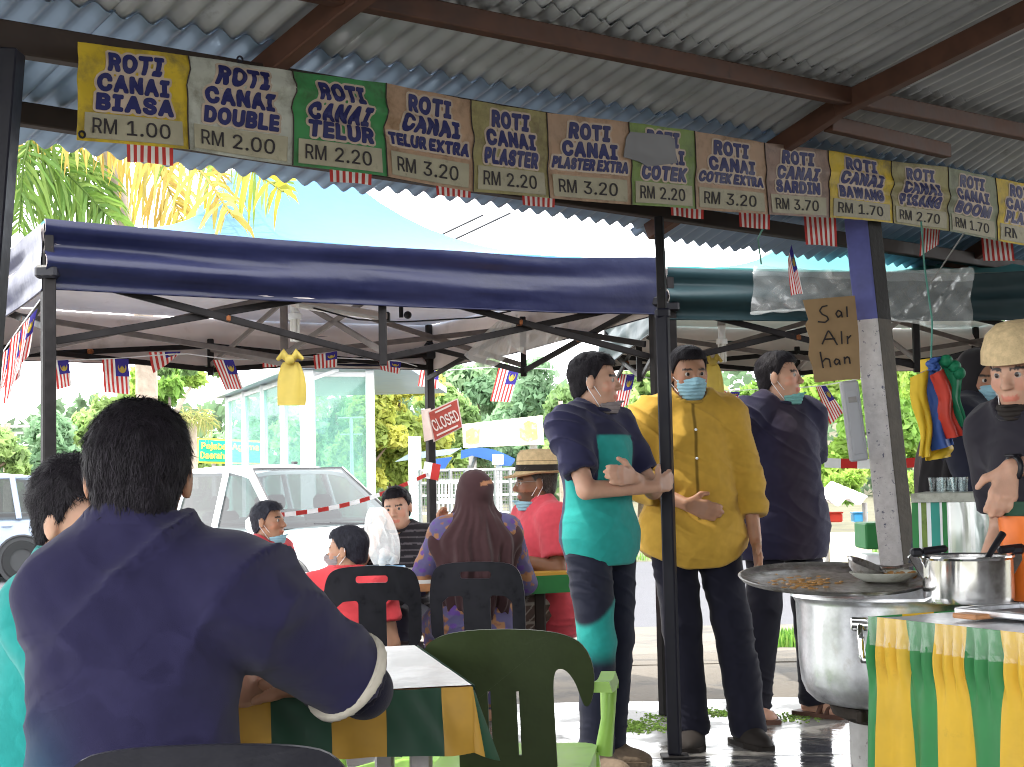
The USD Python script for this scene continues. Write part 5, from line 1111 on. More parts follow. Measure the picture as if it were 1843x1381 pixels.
tree('branching_tree', 'sparse leafy branches hanging under the tent edge at left', 345, 636, 690, 190, 20, 'mid', 1500, .15, 78, trunk=False)

# ================================================================ glass shelter
gs = thing('glass_shelter', 'glass walled shelter with white posts and flat roof beyond the white car', 'shelter', at(555, 890, 22))
zg = -0.39; zr = 2.72
cA, cB, cC, cD = at(555, 850, 22), at(412, 850, 28.5), at(668, 850, 22.3), at(712, 850, 22.5)
def post(p, w, z1=zr): part(gs, 'post', box((p[0], p[1], (zg + z1) / 2), (w, w, z1 - zg), 0.01), 'white_paint')
post(cA, 0.20); post(cC, 0.12)
for x in (412, 442, 476, 512):
    k = (x - 555) / (412 - 555); Yp = 22 / (1 - k * (1 - 22 / 28.5)); p = at(x, 850, Yp); post(p, 0.11)
def panel(a, b):
    d = unit((b - a) * V(1, 1, 0)); m = (a + b) / 2; L = np.linalg.norm((b - a)[:2]); ang = math.atan2(d[1], d[0])
    part(gs, 'glass_panel', box((m[0], m[1], (zg + 0.15 + zr - 0.1) / 2), (L - 0.12, 0.012, zr - zg - 0.25), rz=ang), 'glass_teal'); part(gs, 'rail', box((m[0], m[1], zr - 0.06), (L - 0.1, 0.06, 0.07), 0.005, rz=ang), 'white_paint'); part(gs, 'rail', box((m[0], m[1], zg + 0.1), (L - 0.1, 0.06, 0.07), 0.005, rz=ang), 'white_paint')
prev = cA
for x in (512, 476, 442, 412):
    k = (x - 555) / (412 - 555); Yp = 22 / (1 - k * (1 - 22 / 28.5)); p = at(x, 850, Yp); panel(prev, p); prev = p
panel(cA, cC)
rf = [cA + V(-0.2, -0.4, 0), cD + V(0.25, -0.4, 0), cD + V(0.5, 6.3, 0), cB + V(-0.4, 0.5, 0)]
part(gs, 'roof', slab(np.array(rf), zr + 0.005, zr + 0.11), 'shelter_grey', smooth=False); part(gs, 'fascia', bar((rf[0][0], rf[0][1], zr + 0.06), (rf[3][0], rf[3][1], zr + 0.06), 0.04, 0.15, 0.005, up=V(0, 0, 1)), 'white_paint'); part(gs, 'brace', bar(cA + V(0.02, 0, zr - 0.15 - cA[2]), V(cA[0] + 0.45, cA[1], zr), 0.05, 0.05), 'white_paint')
# ================================================================ signs
def board(name, label, catg, pts, Y, mat, th=0.04):
    b = thing(name, label, catg, at(sum(p[0] for p in pts) / len(pts), max(p[1] for p in pts), Y)); part(b, 'board', pxpoly(pts, Y, th), mat, smooth=False); return b
def pxtext(s, x0, y0, x1, y1, Y, slope=0.0, bold=True, lift=0.05):
    """lettering filling a box of the picture, standing at depth Y"""
    o = at(921.5, 690.5, Y); ex = at(922.5, 690.5, Y) - o; ey = at(921.5, 689.5, Y) - o
    p = fit(shp(s, bold), x0 - 921.5, 690.5 - y1, x1 - 921.5, 690.5 - y0); p = shapely.affinity.affine_transform(p, [1, 0, slope, 1, 0, -slope * (x0 - 921.5)])
    return to_frame(prism(p, 0.006), o - V(0, lift, 0), ex, ey, V(0, -1, 0))
rs = board('road_sign', 'green road sign with yellow lettering left of the glass shelter', 'sign', [(356, 788), (480, 794), (480, 836), (356, 833)], 40, 'road_sign_yellow')
part(rs, 'face', pxpoly([(359, 791), (477, 797), (477, 833), (359, 830)], 39.94, 0.02), 'road_sign_green', smooth=False)
part(rs, 'lettering', pxtext('Pejabat Agama', 364, 796, 468, 811, 39.9, -0.03), 'road_sign_yellow', smooth=False); part(rs, 'lettering', pxtext('Daerah', 363, 813, 406, 825, 39.9, -0.03), 'road_sign_yellow', smooth=False)
for x in (385, 450): p = at(x, 830, 40.1); part(rs, 'post', rod((p[0], p[1], -0.4), (p[0], p[1], p[2]), 0.06), 'grey_steel')
YC = 9.45
cs = board('closed_sign', 'tilted red and white CLOSED sign tied to the tent back leg', 'sign', [(770, 741), (824, 717), (833, 769), (781, 796)], YC, 'sign_pale', 0.006)
part(cs, 'red_face', pxpoly([(772, 743), (822, 720), (831, 768), (783, 793)], YC - 0.008, 0.003), 'sign_red', smooth=False)
o = at(921.5, 690.5, YC - 0.013); ex = at(922.5, 690.5, YC) - at(921.5, 690.5, YC); ey = at(921.5, 689.5, YC) - at(921.5, 690.5, YC)
def tilted(s, w, h, cx, cy, ang):
    p = fit(shp(s), -w / 2, -h / 2, w / 2, h / 2); p = shapely.affinity.rotate(p, ang, origin=(0, 0)); p = shapely.affinity.translate(p, cx - 921.5, 690.5 - cy); return to_frame(prism(p, 0.003), o, ex, ey, V(0, -1, 0))
part(cs, 'lettering', tilted('CLOSED', 50, 22, 802, 757, 25), 'sign_pale', smooth=False)
for dy, w in ((-21, 32), (18, 42)): part(cs, 'rule', to_frame(prism(shapely.affinity.translate(shapely.affinity.rotate(sg.box(-w / 2, -1.6, w / 2, 1.6), 25, origin=(0, 0)), 802 + 0.2 * dy - 921.5, 690.5 - 757 - dy), 0.003), o, ex, ey, V(0, -1, 0)), 'sign_pale', smooth=False)
single('blank_card', pxpoly([(758, 738), (775, 735), (781, 790), (764, 795)], YC + 0.1, 0.004), 'sign_pale', 'pale card hanging behind the tent back leg left of the CLOSED sign', 'card', smooth=False)
bbd = board('billboard', 'wide cream billboard with food pictures behind the blue roofed shelter', 'billboard', [(833, 764), (976, 748), (979, 800), (834, 806)], 38, 'billboard_cream', 0.15)
for q in ([(838, 776), (850, 770), (864, 772), (862, 798), (846, 800), (838, 796)], [(934, 768), (950, 757), (966, 762), (968, 790), (948, 795), (936, 788)]): part(bbd, 'food_picture', pxpoly(q, 37.84, 0.01), 'billboard_food', smooth=False)
for x in (850, 960): p = at(x, 800, 38.2); part(bbd, 'post', rod((p[0], p[1], -0.4), (p[0], p[1], p[2]), 0.1), 'grey_steel')
# ================================================================ blue roofed shelter, fence, bin, poles
bs = thing('bus_shelter', 'bus shelter with curved blue roof and grey side roof behind the hat', 'shelter', at(820, 890, 31))
yy = np.linspace(0, 1, 20)
def arc(U, W):
    x = 830 + (927 - 830) * U; y = 818 - 15 * np.sin(np.pi * (0.15 + 0.85 * U)) + 8 * U
    o = np.stack([at(a, b, 30.0) for a, b in zip(x.ravel(), y.ravel())]).reshape(*x.shape, 3); o[..., 1] += 3.2 * W; return o
part(bs, 'roof', thick(grid(arc, 24, 4), 0.08), 'shelter_blue', smooth=40)
part(bs, 'roof_fascia', pxpoly([(830, 826)] + [(830 + 97 * u, 818 - 15 * math.sin(math.pi * (0.15 + 0.85 * u)) + 8 * u) for u in np.linspace(0, 1, 16)] + [(920, 838), (900, 838), (880, 828), (850, 820)], 29.95, 0.05), 'shelter_blue', smooth=False)
part(bs, 'side_roof', pxpoly([(712, 831), (740, 815), (832, 806), (812, 818)], 30.4, 0.12), 'shelter_grey', smooth=False)
part(bs, 'gusset', pxpoly([(782, 826), (815, 822), (800, 845), (786, 850)], 30.2, 0.05), 'shelter_blue', smooth=False)
part(bs, 'notice', pxpoly([(886, 818), (906, 818), (906, 836), (886, 836)], 29.8, 0.02), 'white_paint', smooth=False)
for x, w, yt in ((746, 0.24, 786), (898, 0.12, 836)): p = at(x, yt, 30.3); part(bs, 'post', box((p[0], p[1], (p[2] - 0.4) / 2), (w, w, p[2] + 0.4), 0.01), 'white_paint')
part(bs, 'branching_post', cat(rod(at(842, 880, 30.3), at(846, 838, 30.3), 0.05), rod(at(846, 850, 30.3), at(856, 822, 30.3), 0.04)), 'grey_steel')
fn_ = thing('mesh_fence', 'pale grey mesh fence and railings behind the dining family', 'fence', at(850, 900, 27))
for x in range(756, 945, 27): p = at(x, 845, 27); part(fn_, 'fence_post', rod((p[0], p[1], -0.4), (p[0], p[1], p[2]), 0.035), 'grey_steel')
for y in (847, 870, 893, 925): part(fn_, 'rail', rod(at(752, y, 27), at(945, y - 3, 27), 0.022), 'white_paint')
part(fn_, 'mesh_wires', cat(*[rod(at(x, 847, 27.02), at(x, 925, 27.02), 0.007, n=4) for x in range(754, 944, 5)] + [rod(at(752, y, 27.02), at(945, y - 3, 27.02), 0.006, n=4) for y in range(850, 925, 6)]), 'grey_steel', kind='stuff')
wc = thing('white_garden_seat', 'white slatted metal seat in front of the mesh fence', 'seat', at(800, 925, 24))
for x0, x1, y0, y1 in ((790, 838, 866, 900), (782, 846, 905, 925)):
    for x in np.linspace(x0, x1, 9): part(wc, 'slat', rod(at(x, y0, 24), at(x, y1, 24), 0.014, n=6), 'white_paint')
    part(wc, 'rail', rod(at(x0, y0, 24), at(x1, y0, 24), 0.02), 'white_paint'); part(wc, 'rail', rod(at(x0, y1, 24), at(x1, y1, 24), 0.02), 'white_paint')
p = at(702, 900, 19); mb = thing('mint_bin', 'mint green plastic bin behind the child in black, under the barrier tape', 'bin', (p[0], 19, -0.39))
part(mb, 'tub', lathe([(0.0, 0), (0.20, 0), (0.26, 1.0), (0.27, 1.02), (0, 1.02)], 24, (p[0], 19, -0.385)), 'mint_plastic'); part(mb, 'lid', lathe([(0.275, 1.02), (0.28, 1.06), (0.22, 1.14), (0, 1.17)], 24, (p[0], 19, -0.385)), 'mint_plastic')
def pole_thing(px, yt, Y, r, label, arms=()):
    p = at(px, yt, Y); t = thing('utility_pole', label, 'pole', (p[0], p[1], -0.4)); part(t, 'shaft', rod((p[0], p[1], -0.45), p, r, r * 0.7), 'pale_bark' if r > .08 else 'grey_steel')
    for dy, w in arms: q = at(px, yt + dy, Y); part(t, 'crossarm', bar(q - V(w, 0, 0), q + V(w, 0, 0), 0.03 if r < .08 else 0.08, 0.03 if r < .08 else 0.08), 'grey_steel')
pole_thing(13, 762, 48, 0.14, 'pale utility pole at the far left edge beyond the trees', ((6, 0.7), (18, 0.5)))
pole_thing(632, 752, 30, 0.045, 'slim grey lamp pole seen through the glass shelter pane', ((0, 0.25), (30, 0.22)))
pole_thing(1009, 722, 45, 0.10, 'white pole just left of the dark haired person with folded arms')
for i, (a, b) in enumerate([((775, 432), (868, 388)), ((812, 434), (918, 384))]): string('power_line', [at(*a, 26), at(*b, 24)], 0.018, 'black_plastic', ['lower left of two power lines crossing the white sky', 'upper right of two power lines crossing the white sky'][i], 'cable')
# barrier tapes
def tape(pts, n, w, label, sag=0.0):
    p = np.array(pts); tp = thing('barrier_tape', label, 'tape', p.mean(0))
    for i in range(n):
        a, b = [p[0] + (p[-1] - p[0]) * (k / n) - V(0, 0, sag * math.sin(math.pi * k / n)) for k in (i, i + 1)]
        part(tp, 'red_band' if i % 2 else 'white_band', bar(a, b, 0.002, w, 0.0, up=V(0, 0, 1)), 'flag_red' if i % 2 else 'cloth_white', smooth=False)
    return tp
tape([at(470, 930, 8.2), at(782, 848, 9.55)], 17, 0.024, 'red and white barrier tape sloping up to the tent back leg', 0.06)
tw = tape([at(762, 845, 9.5), at(791, 851, 9.45)], 2, 0.10, 'wad of red and white tape wound round the tent back leg')
tape([at(1484, 833, 9.5), at(1660, 832, 9.5)], 6, 0.06, 'red and white barrier tape crossing behind the pillar', 0.01)
# ================================================================ cars
def car(name, label, loc, rz, paint, L=4.4, W=1.72, Hh=1.66, suv=True):
    """body lofted from cross sections; x across, y forward; built part by part in local coordinates"""
    cr = thing(name, label, 'car', loc, rz)
    P_ = lambda n, m, mt, **k: part(cr, n, m, mt, local=True, **k)
    def sect(y, zb, zm, hw, r=0.12, n=5):
        return [(-hw * 0.94, zb), (-hw, zb + 0.12), (-hw * 1.0, (zb + zm) / 2), (-hw * 0.97, zm - r), (-hw * 0.90, zm - r * 0.25), (-hw * 0.6, zm), (0, zm + 0.02), (hw * 0.6, zm), (hw * 0.90, zm - r * 0.25), (hw * 0.97, zm - r), (hw, (zb + zm) / 2), (hw, zb + 0.12), (hw * 0.94, zb)]
    ys = [(-2.18, 0.42, 0.86, 0.74), (-2.12, 0.30, 1.02, 0.82), (-1.6, 0.26, 1.06, 0.86), (-0.6, 0.25, 1.05, 0.86), (0.6, 0.25, 1.04, 0.86), (0.95, 0.25, 1.03, 0.86), (1.5, 0.26, 0.98, 0.85), (1.95, 0.28, 0.90, 0.80), (2.12, 0.32, 0.80, 0.74), (2.2, 0.38, 0.66, 0.66)]
    ring = np.array([[(x, y, z) for x, z in sect(y, zb, zm, hw)] for y, zb, zm, hw in ys]); k, n = ring.shape[:2]
    i, j = np.meshgrid(np.arange(k - 1), np.arange(n - 1), indexing='ij'); q = np.stack([i * n + j, i * n + j + 1, (i + 1) * n + j + 1, (i + 1) * n + j], -1).reshape(-1, 4)
    f = np.vstack([q[:, [0, 1, 2]], q[:, [0, 2, 3]]]); v = ring.reshape(-1, 3)
    for e, rev in ((0, False), (k - 1, True)):
        c = len(v); v = np.vstack([v, ring[e].mean(0)]); t_ = np.array([[c, e * n + (a + 1) % n, e * n + a] for a in range(n)]); f = np.vstack([f, t_[:, ::-1] if rev else t_])
    P_('body', (v, f), paint, smooth=50)
    # cabin: pillars and roof
    r0, r1, w1 = -1.95, 0.05, 0.62; zt, zbelt = Hh, 1.03
    rf_ = grid(lambda U, Wv: np.stack([(U - 0.5) * 2 * w1 * 1.02, r0 + 0.15 + (r1 - r0 - 0.1) * Wv, zt - 0.05 * (2 * U - 1) ** 4 - 0.06 * (2 * Wv - 1) ** 4 - 0.02 * (2 * Wv - 1) ** 2], -1), 13, 11)
    P_('roof', thick(rf_, 0.04), paint, smooth=50)
    pil = {'front': ((0.78, 0.95, zbelt - 0.02), (0.60, r1 - 0.02, zt - 0.07)), 'mid': ((0.83, -0.35, zbelt - 0.03), (0.63, -0.40, zt - 0.06)), 'rear': ((0.83, -1.35, zbelt - 0.03), (0.63, -1.28, zt - 0.06)), 'tail': ((0.78, -2.02, zbelt - 0.05), (0.60, r0 + 0.2, zt - 0.08))}
    for s in (-1, 1):
        for nm, (a, b) in pil.items(): P_('pillar', bar(V(s * a[0], a[1], a[2]), V(s * b[0], b[1], b[2]), 0.05, 0.09, 0.015, up=V(0, 1, 0)), paint)
        P_('roof_rail', bar(V(s * 0.62, r0 + 0.2, zt - 0.065), V(s * 0.61, r1, zt - 0.07), 0.05, 0.05, 0.01), paint)
        for a, b in (('front', 'mid'), ('mid', 'rear'), ('rear', 'tail')):
            A, B = pil[a], pil[b]; qd = np.array([(s * A[0][0], A[0][1], A[0][2]), (s * B[0][0], B[0][1], B[0][2]), (s * B[1][0], B[1][1], B[1][2]), (s * A[1][0], A[1][1], A[1][2])]); qd[:, 0] -= s * 0.012
            P_('window', (qd, np.array([[0, 1, 2], [0, 2, 3]])), 'car_glass', smooth=False)
        # headrests and seats, mirror, handles
        for y in (0.0, -1.0):
            P_('seat', cat(box((s * 0.38, y, 0.92), (0.46, 0.14, 0.55), 0.05), box((s * 0.38, y - 0.02, 1.28), (0.24, 0.1, 0.18), 0.04)), 'car_dark')
        P_('mirror', cat(box((s * 0.95, 0.72, 1.08), (0.20, 0.10, 0.15), 0.04), bar((s * 0.80, 0.72, 1.02), (s * 0.9, 0.72, 1.06), 0.04)), paint)
        for y in (0.0, -1.05): P_('door_handle', box((s * 0.868, y - 0.1, 0.90), (0.03, 0.17, 0.035), 0.01), paint)
        P_('headlight', xf(trimesh.creation.icosphere(3, 1.0), (s * 0.58, 2.02, 0.74), 0, np.diag([0.17, 0.12, 0.095])), 'chrome', smooth=True)
        for y in (1.32, -1.38):
            P_('wheel', cat(xf(lathe([(0.19, -0.1), (0.30, -0.105), (0.335, -0.07), (0.335, 0.07), (0.30, 0.105), (0.19, 0.1), (0.19, -0.1)], 32), (s * 0.79, y, 0.335), 0, roty(math.pi / 2)), xf(lathe([(0, 0.06), (0.06, 0.075), (0.19, 0.05), (0.2, 0.1), (0.2, -0.1), (0, -0.1)], 24), (s * 0.79, y, 0.335), 0, roty(s * math.pi / 2))), 'tyre', smooth=40)
            P_('wheel_arch', tube([V(s * 0.868, y + 0.40 * math.cos(a), 0.335 + 0.40 * math.sin(a)) for a in np.linspace(0, math.pi, 14)], 0.022, 6), 'car_dark', smooth=True)
            P_('arch_shadow_liner', xf(lathe([(0.0, 0), (0.385, 0), (0.385, 0.01), (0, 0.01)], 28), (s * 0.862, y, 0.335), 0, roty(s * math.pi / 2)), 'car_dark')
    ws = np.array([(-0.77, 0.97, zbelt), (0.77, 0.97, zbelt), (0.58, r1 + 0.02, zt - 0.06), (-0.58, r1 + 0.02, zt - 0.06)])
    P_('windscreen', grid(lambda U, Wv: np.stack([(2 * U - 1) * (0.76 * (1 - Wv) + 0.58 * Wv), 0.99 + 0.05 * (1 - (2 * U - 1) ** 2) + (r1 - 0.95) * Wv, zbelt + (zt - 0.06 - zbelt) * Wv], -1), 11, 5), 'car_glass', smooth=True)
    P_('windscreen_frame', tube([V(*ws[0]) + V(0, .02, 0), V(*ws[3]), V(*ws[2]), V(*ws[1]) + V(0, .02, 0)], 0.018, 6), 'car_dark')
    P_('rear_window', (np.array([(-0.76, -2.06, zbelt), (0.76, -2.06, zbelt), (0.58, r0 + 0.12, zt - 0.08), (-0.58, r0 + 0.12, zt - 0.08)]), np.array([[0, 2, 1], [0, 3, 2]])), 'car_glass', smooth=False)
    for s in (-1, 1): P_('wiper', rod((s * 0.1 - 0.25, 1.03, 1.05), (s * 0.1 + 0.3, 1.02, 1.075), 0.009), 'car_dark')
    P_('cabin_floor', box((0, -0.52, 1.085), (1.46, 2.75, 0.02), 0.004), 'car_dark')
    P_('dashboard', box((0, 0.72, 0.98), (1.4, 0.4, 0.12), 0.04), 'car_dark'); P_('steering_wheel', xf(lathe([(0.17, 0), (0.185, 0.012), (0.2, 0), (0.185, -0.012), (0.17, 0)], 24), (0.36, 0.5, 1.05), 0, rotx(1.1)), 'car_dark', smooth=True)
    P_('grille', box((0, 2.17, 0.66), (0.7, 0.06, 0.13), 0.02), 'car_dark'); P_('bumper', box((0, 2.15, 0.42), (1.4, 0.16, 0.17), 0.05), paint); P_('number_plate', box((0, 2.238, 0.42), (0.42, 0.012, 0.11), 0.003), 'car_dark'); P_('aerial_base', box((0, 0.0, zt + 0.01), (0.05, 0.08, 0.03), 0.01), 'car_dark')
    return cr
cc = at(525, 1010, 17.0)
car('parked_car', 'white parked car with dark windows facing right beyond the dining table', (cc[0], 17.3, -0.39), math.radians(180 + 40), 'car_white', Hh=1.72)
cc = at(-115, 1000, 24.0)
car('parked_car', 'blue grey parked car at the far left edge behind the crouching dark haired head', (cc[0] - 0.6, 25.0, -0.39), math.radians(120), 'car_blue', Hh=1.75)
# low market stall beyond, seen right of the third standing person
ms = thing('market_stall', 'low stall under a white blue tarpaulin left of the pillar foot', 'stall', at(1525, 985, 12.5))
a0, a1 = at(1480, 905, 12.2), at(1562, 900, 12.2)
part(ms, 'tarpaulin', thick(grid(lambda U, Wv: (a0 + (a1 - a0) * U[..., None]) + V(0, 1.0, 0.12) * Wv[..., None] + V(0, 0, 1) * (0.03 * np.sin(U * 14 + 3 * Wv))[..., None], 24, 6), 0.006), 'cloth_white', smooth=40)
for x in (1486, 1556): p = at(x, 905, 12.3); part(ms, 'post', rod((p[0], p[1], float(ground_z(0, 12.3))), (p[0], p[1], p[2]), 0.02), 'grey_steel')
p0 = at(1524, 970, 12.4); part(ms, 'table_board', box((p0[0], 12.5, p0[2] - 0.1), (0.33, 0.5, 0.28), 0.01), 'billboard_cream')
for i, (x, m_, l_) in enumerate(((1502, 'cloth_red', 'red crate on the low stall'), (1546, 'blue_plastic', 'blue crate on the low stall'))):
    p = at(x, 932, 12.35); cb_ = thing('crate', l_ + ' left of the pillar', 'crate', p - V(0, 0, 0.04)); part(cb_, 'body', box(p, (0.11, 0.11, 0.07), 0.01), m_); part(cb_, 'rim', box(p + V(0, 0, 0.04), (0.12, 0.12, 0.012), 0.004), m_)
p = at(1566, 960, 9.2); gc = thing('crate', 'tall green and white crate stack just left of the pillar foot', 'crate', (p[0], 9.2, -0.05))
for i, m_ in enumerate(('cloth_green', 'cloth_white', 'cloth_green', 'cloth_white', 'cloth_green')): part(gc, 'crate_side', box((p[0] + 0.02, 9.25, 0.1 + 0.16 * i), (0.14, 0.3, 0.155 if i % 2 == 0 else 0.1), 0.01), m_)
# ================================================================ people: one smooth distance field per body or garment
class Field:
    def __init__(s, lo, hi, h):
        s.h = h; s.lo = np.asarray(lo, float) - 3 * h; n = np.ceil((np.asarray(hi) + 3 * h - s.lo) / h).astype(int) + 1
        s.ax = [s.lo[i] + h * np.arange(n[i]) for i in range(3)]; s.F = np.full(n, 1.0, np.float32)
    def add(s, prim, k=0.02, clip=(), inflate=0.0, sub=False, noise_=None):
        lo, hi, fn = prim; m = abs(inflate) + 2.5 * k + 3 * s.h
        sl = []
        for i in range(3):
            a, b = np.searchsorted(s.ax[i], [lo[i] - m, hi[i] + m]); sl.append(slice(a, b))
        if any(x.stop <= x.start for x in sl): return s
        X, Y, Z = np.meshgrid(*[s.ax[i][sl[i]] for i in range(3)], indexing='ij')
        p = np.stack([X, Y, Z], -1).astype(np.float32); d = fn(p) - inflate
        for pt, nn in clip: d = np.maximum(d, (p - np.asarray(pt, np.float32)) @ np.asarray(nn, np.float32))
        F = s.F[tuple(sl)]
        if sub:
            d = -d; h = np.maximum(k - np.abs(F - d), 0) / max(k, 1e-6); F[...] = np.maximum(F, d) + h * h * k / 4
        else:
            h = np.maximum(k - np.abs(F - d), 0) / max(k, 1e-6); F[...] = np.minimum(F, d) - h * h * k / 4
        return s
    def cut(s, pt, nn):
        X, Y, Z = np.meshgrid(*s.ax, indexing='ij'); s.F = np.maximum(s.F, ((X - pt[0]) * nn[0] + (Y - pt[1]) * nn[1] + (Z - pt[2]) * nn[2]).astype(np.float32)); return s
    def mesh(s):
        F, h = s.F, s.h; I = F < 0
        c = np.zeros(np.array(F.shape) - 1, np.int8)
        for dx in (0, 1):
            for dy in (0, 1):
                for dz in (0, 1): c += I[dx:F.shape[0] - 1 + dx, dy:F.shape[1] - 1 + dy, dz:F.shape[2] - 1 + dz]
        act = (c > 0) & (c < 8); ijk = np.argwhere(act); idx = np.full(act.shape, -1, np.int64); idx[act] = np.arange(len(ijk))
        P = np.zeros((len(ijk), 3)); N = np.zeros(len(ijk))
        co = np.array([(a, b, d) for a in (0, 1) for b in (0, 1) for d in (0, 1)])
        val = np.stack([F[ijk[:, 0] + a, ijk[:, 1] + b, ijk[:, 2] + d] for a, b, d in co], 1)
        for e in range(8):
            for g in range(e + 1, 8):
                if np.abs(co[e] - co[g]).sum() != 1: continue
                m = (val[:, e] < 0) != (val[:, g] < 0); t = val[m, e] / (val[m, e] - val[m, g]); P[m] += co[e] + t[:, None] * (co[g] - co[e]); N[m] += 1
        P = (P / N[:, None] + ijk) * h + s.lo
        Q = []
        for a in range(3):
            b, d = (a + 1) % 3, (a + 2) % 3; sl = [slice(None)] * 3; s2 = [slice(None)] * 3; sl[a] = slice(0, -1); s2[a] = slice(1, None)
            x = I[tuple(sl)] != I[tuple(s2)]; e = np.argwhere(x); e = e[(e[:, b] > 0) & (e[:, d] > 0) & (e[:, b] < F.shape[b] - 1) & (e[:, d] < F.shape[d] - 1)]
            o = np.zeros((4, 3), int); o[1, b] = -1; o[2, b] = -1; o[2, d] = -1; o[3, d] = -1
            q = np.stack([idx[tuple((e + o[k]).T)] for k in range(4)], 1); fl = I[tuple(e.T)]; q[~fl] = q[~fl][:, ::-1]; Q.append(q)
        Q = np.vstack(Q); Q = Q[(Q >= 0).all(1)]
        f = np.vstack([Q[:, [0, 1, 2]], Q[:, [0, 2, 3]]])
        # light smoothing that keeps the volume
        a = np.concatenate([Q[:, k] for k in range(4)] + [Q[:, (k + 1) % 4] for k in range(4)]); b = np.concatenate([Q[:, (k + 1) % 4] for k in range(4)] + [Q[:, k] for k in range(4)])
        w = np.maximum(np.bincount(a, minlength=len(P)), 1)[:, None]
        for lam in (0.5, -0.52, 0.5):
            A = np.stack([np.bincount(a, P[b, i], len(P)) for i in range(3)], 1); P = P + lam * (A / w - P)
        return P, f
def cap(a, b, ra, rb=None):
    a, b = np.asarray(a, float), np.asarray(b, float); rb = ra if rb is None else rb; r = max(ra, rb); d = (b - a).astype(np.float32); L = float(d @ d) + 1e-9; a32 = a.astype(np.float32)
    def fn(p):
        q = p - a32; t = np.clip(q @ d / L, 0, 1); q = q - t[..., None] * d; return np.sqrt(np.einsum('...i,...i', q, q)) - (ra + (rb - ra) * t)
    return np.minimum(a, b) - r, np.maximum(a, b) + r, fn
def ell(c, r, R=None):
    c, r = np.asarray(c, float), np.asarray(r, float); m = max(r); Rt = (np.eye(3) if R is None else np.asarray(R)).astype(np.float32); r32 = r.astype(np.float32); c32 = c.astype(np.float32)
    def fn(p):
        q = ((p - c32) @ Rt) / r32; k0 = np.sqrt(np.einsum('...i,...i', q, q)); q = q / r32; k1 = np.sqrt(np.einsum('...i,...i', q, q)); return k0 * (k0 - 1) / (k1 + 1e-6)
    return c - m, c + m, fn

def hand_prims(W, d, n, lat, curl, s=1.0):
    """fingers along d, palm facing n, thumb on the side lat"""
    d, n = unit(d), unit(n); n = unit(n - d * (n @ d)); lat = unit(lat); lat = unit(lat - d * (lat @ d) - n * (lat @ n)); out = []
    for i, (ln, r) in enumerate(((0.070, 0.0098), (0.078, 0.0102), (0.073, 0.0098), (0.056, 0.0088))):
        kn = W + (d * (0.088 - 0.004 * abs(i - 1)) + lat * (0.030 - 0.020 * i)) * s
        out.append(cap(W + (d * 0.012 + lat * (0.018 - 0.011 * i)) * s, kn, 0.0135 * s, 0.012 * s)); p, a = kn, 0.25 * curl
        for j, fr in enumerate((0.45, 0.31, 0.24)):
            dr = d * math.cos(a) + n * math.sin(a); q = p + dr * ln * fr * s; out.append(cap(p, q, r * s * (1 - 0.08 * j), r * s * (0.92 - 0.08 * j))); p = q; a += curl * (0.75 if j == 0 else 0.6)
    t0 = W + (d * 0.022 + lat * 0.026) * s; t1 = t0 + unit(d * 0.62 + lat * 0.75 + n * 0.25) * 0.042 * s; t2 = t1 + unit(d * 0.85 + lat * 0.35 + n * 0.40) * 0.034 * s
    return out + [cap(t0, t1, 0.0145 * s, 0.0115 * s), cap(t1, t2, 0.0115 * s, 0.0095 * s)]

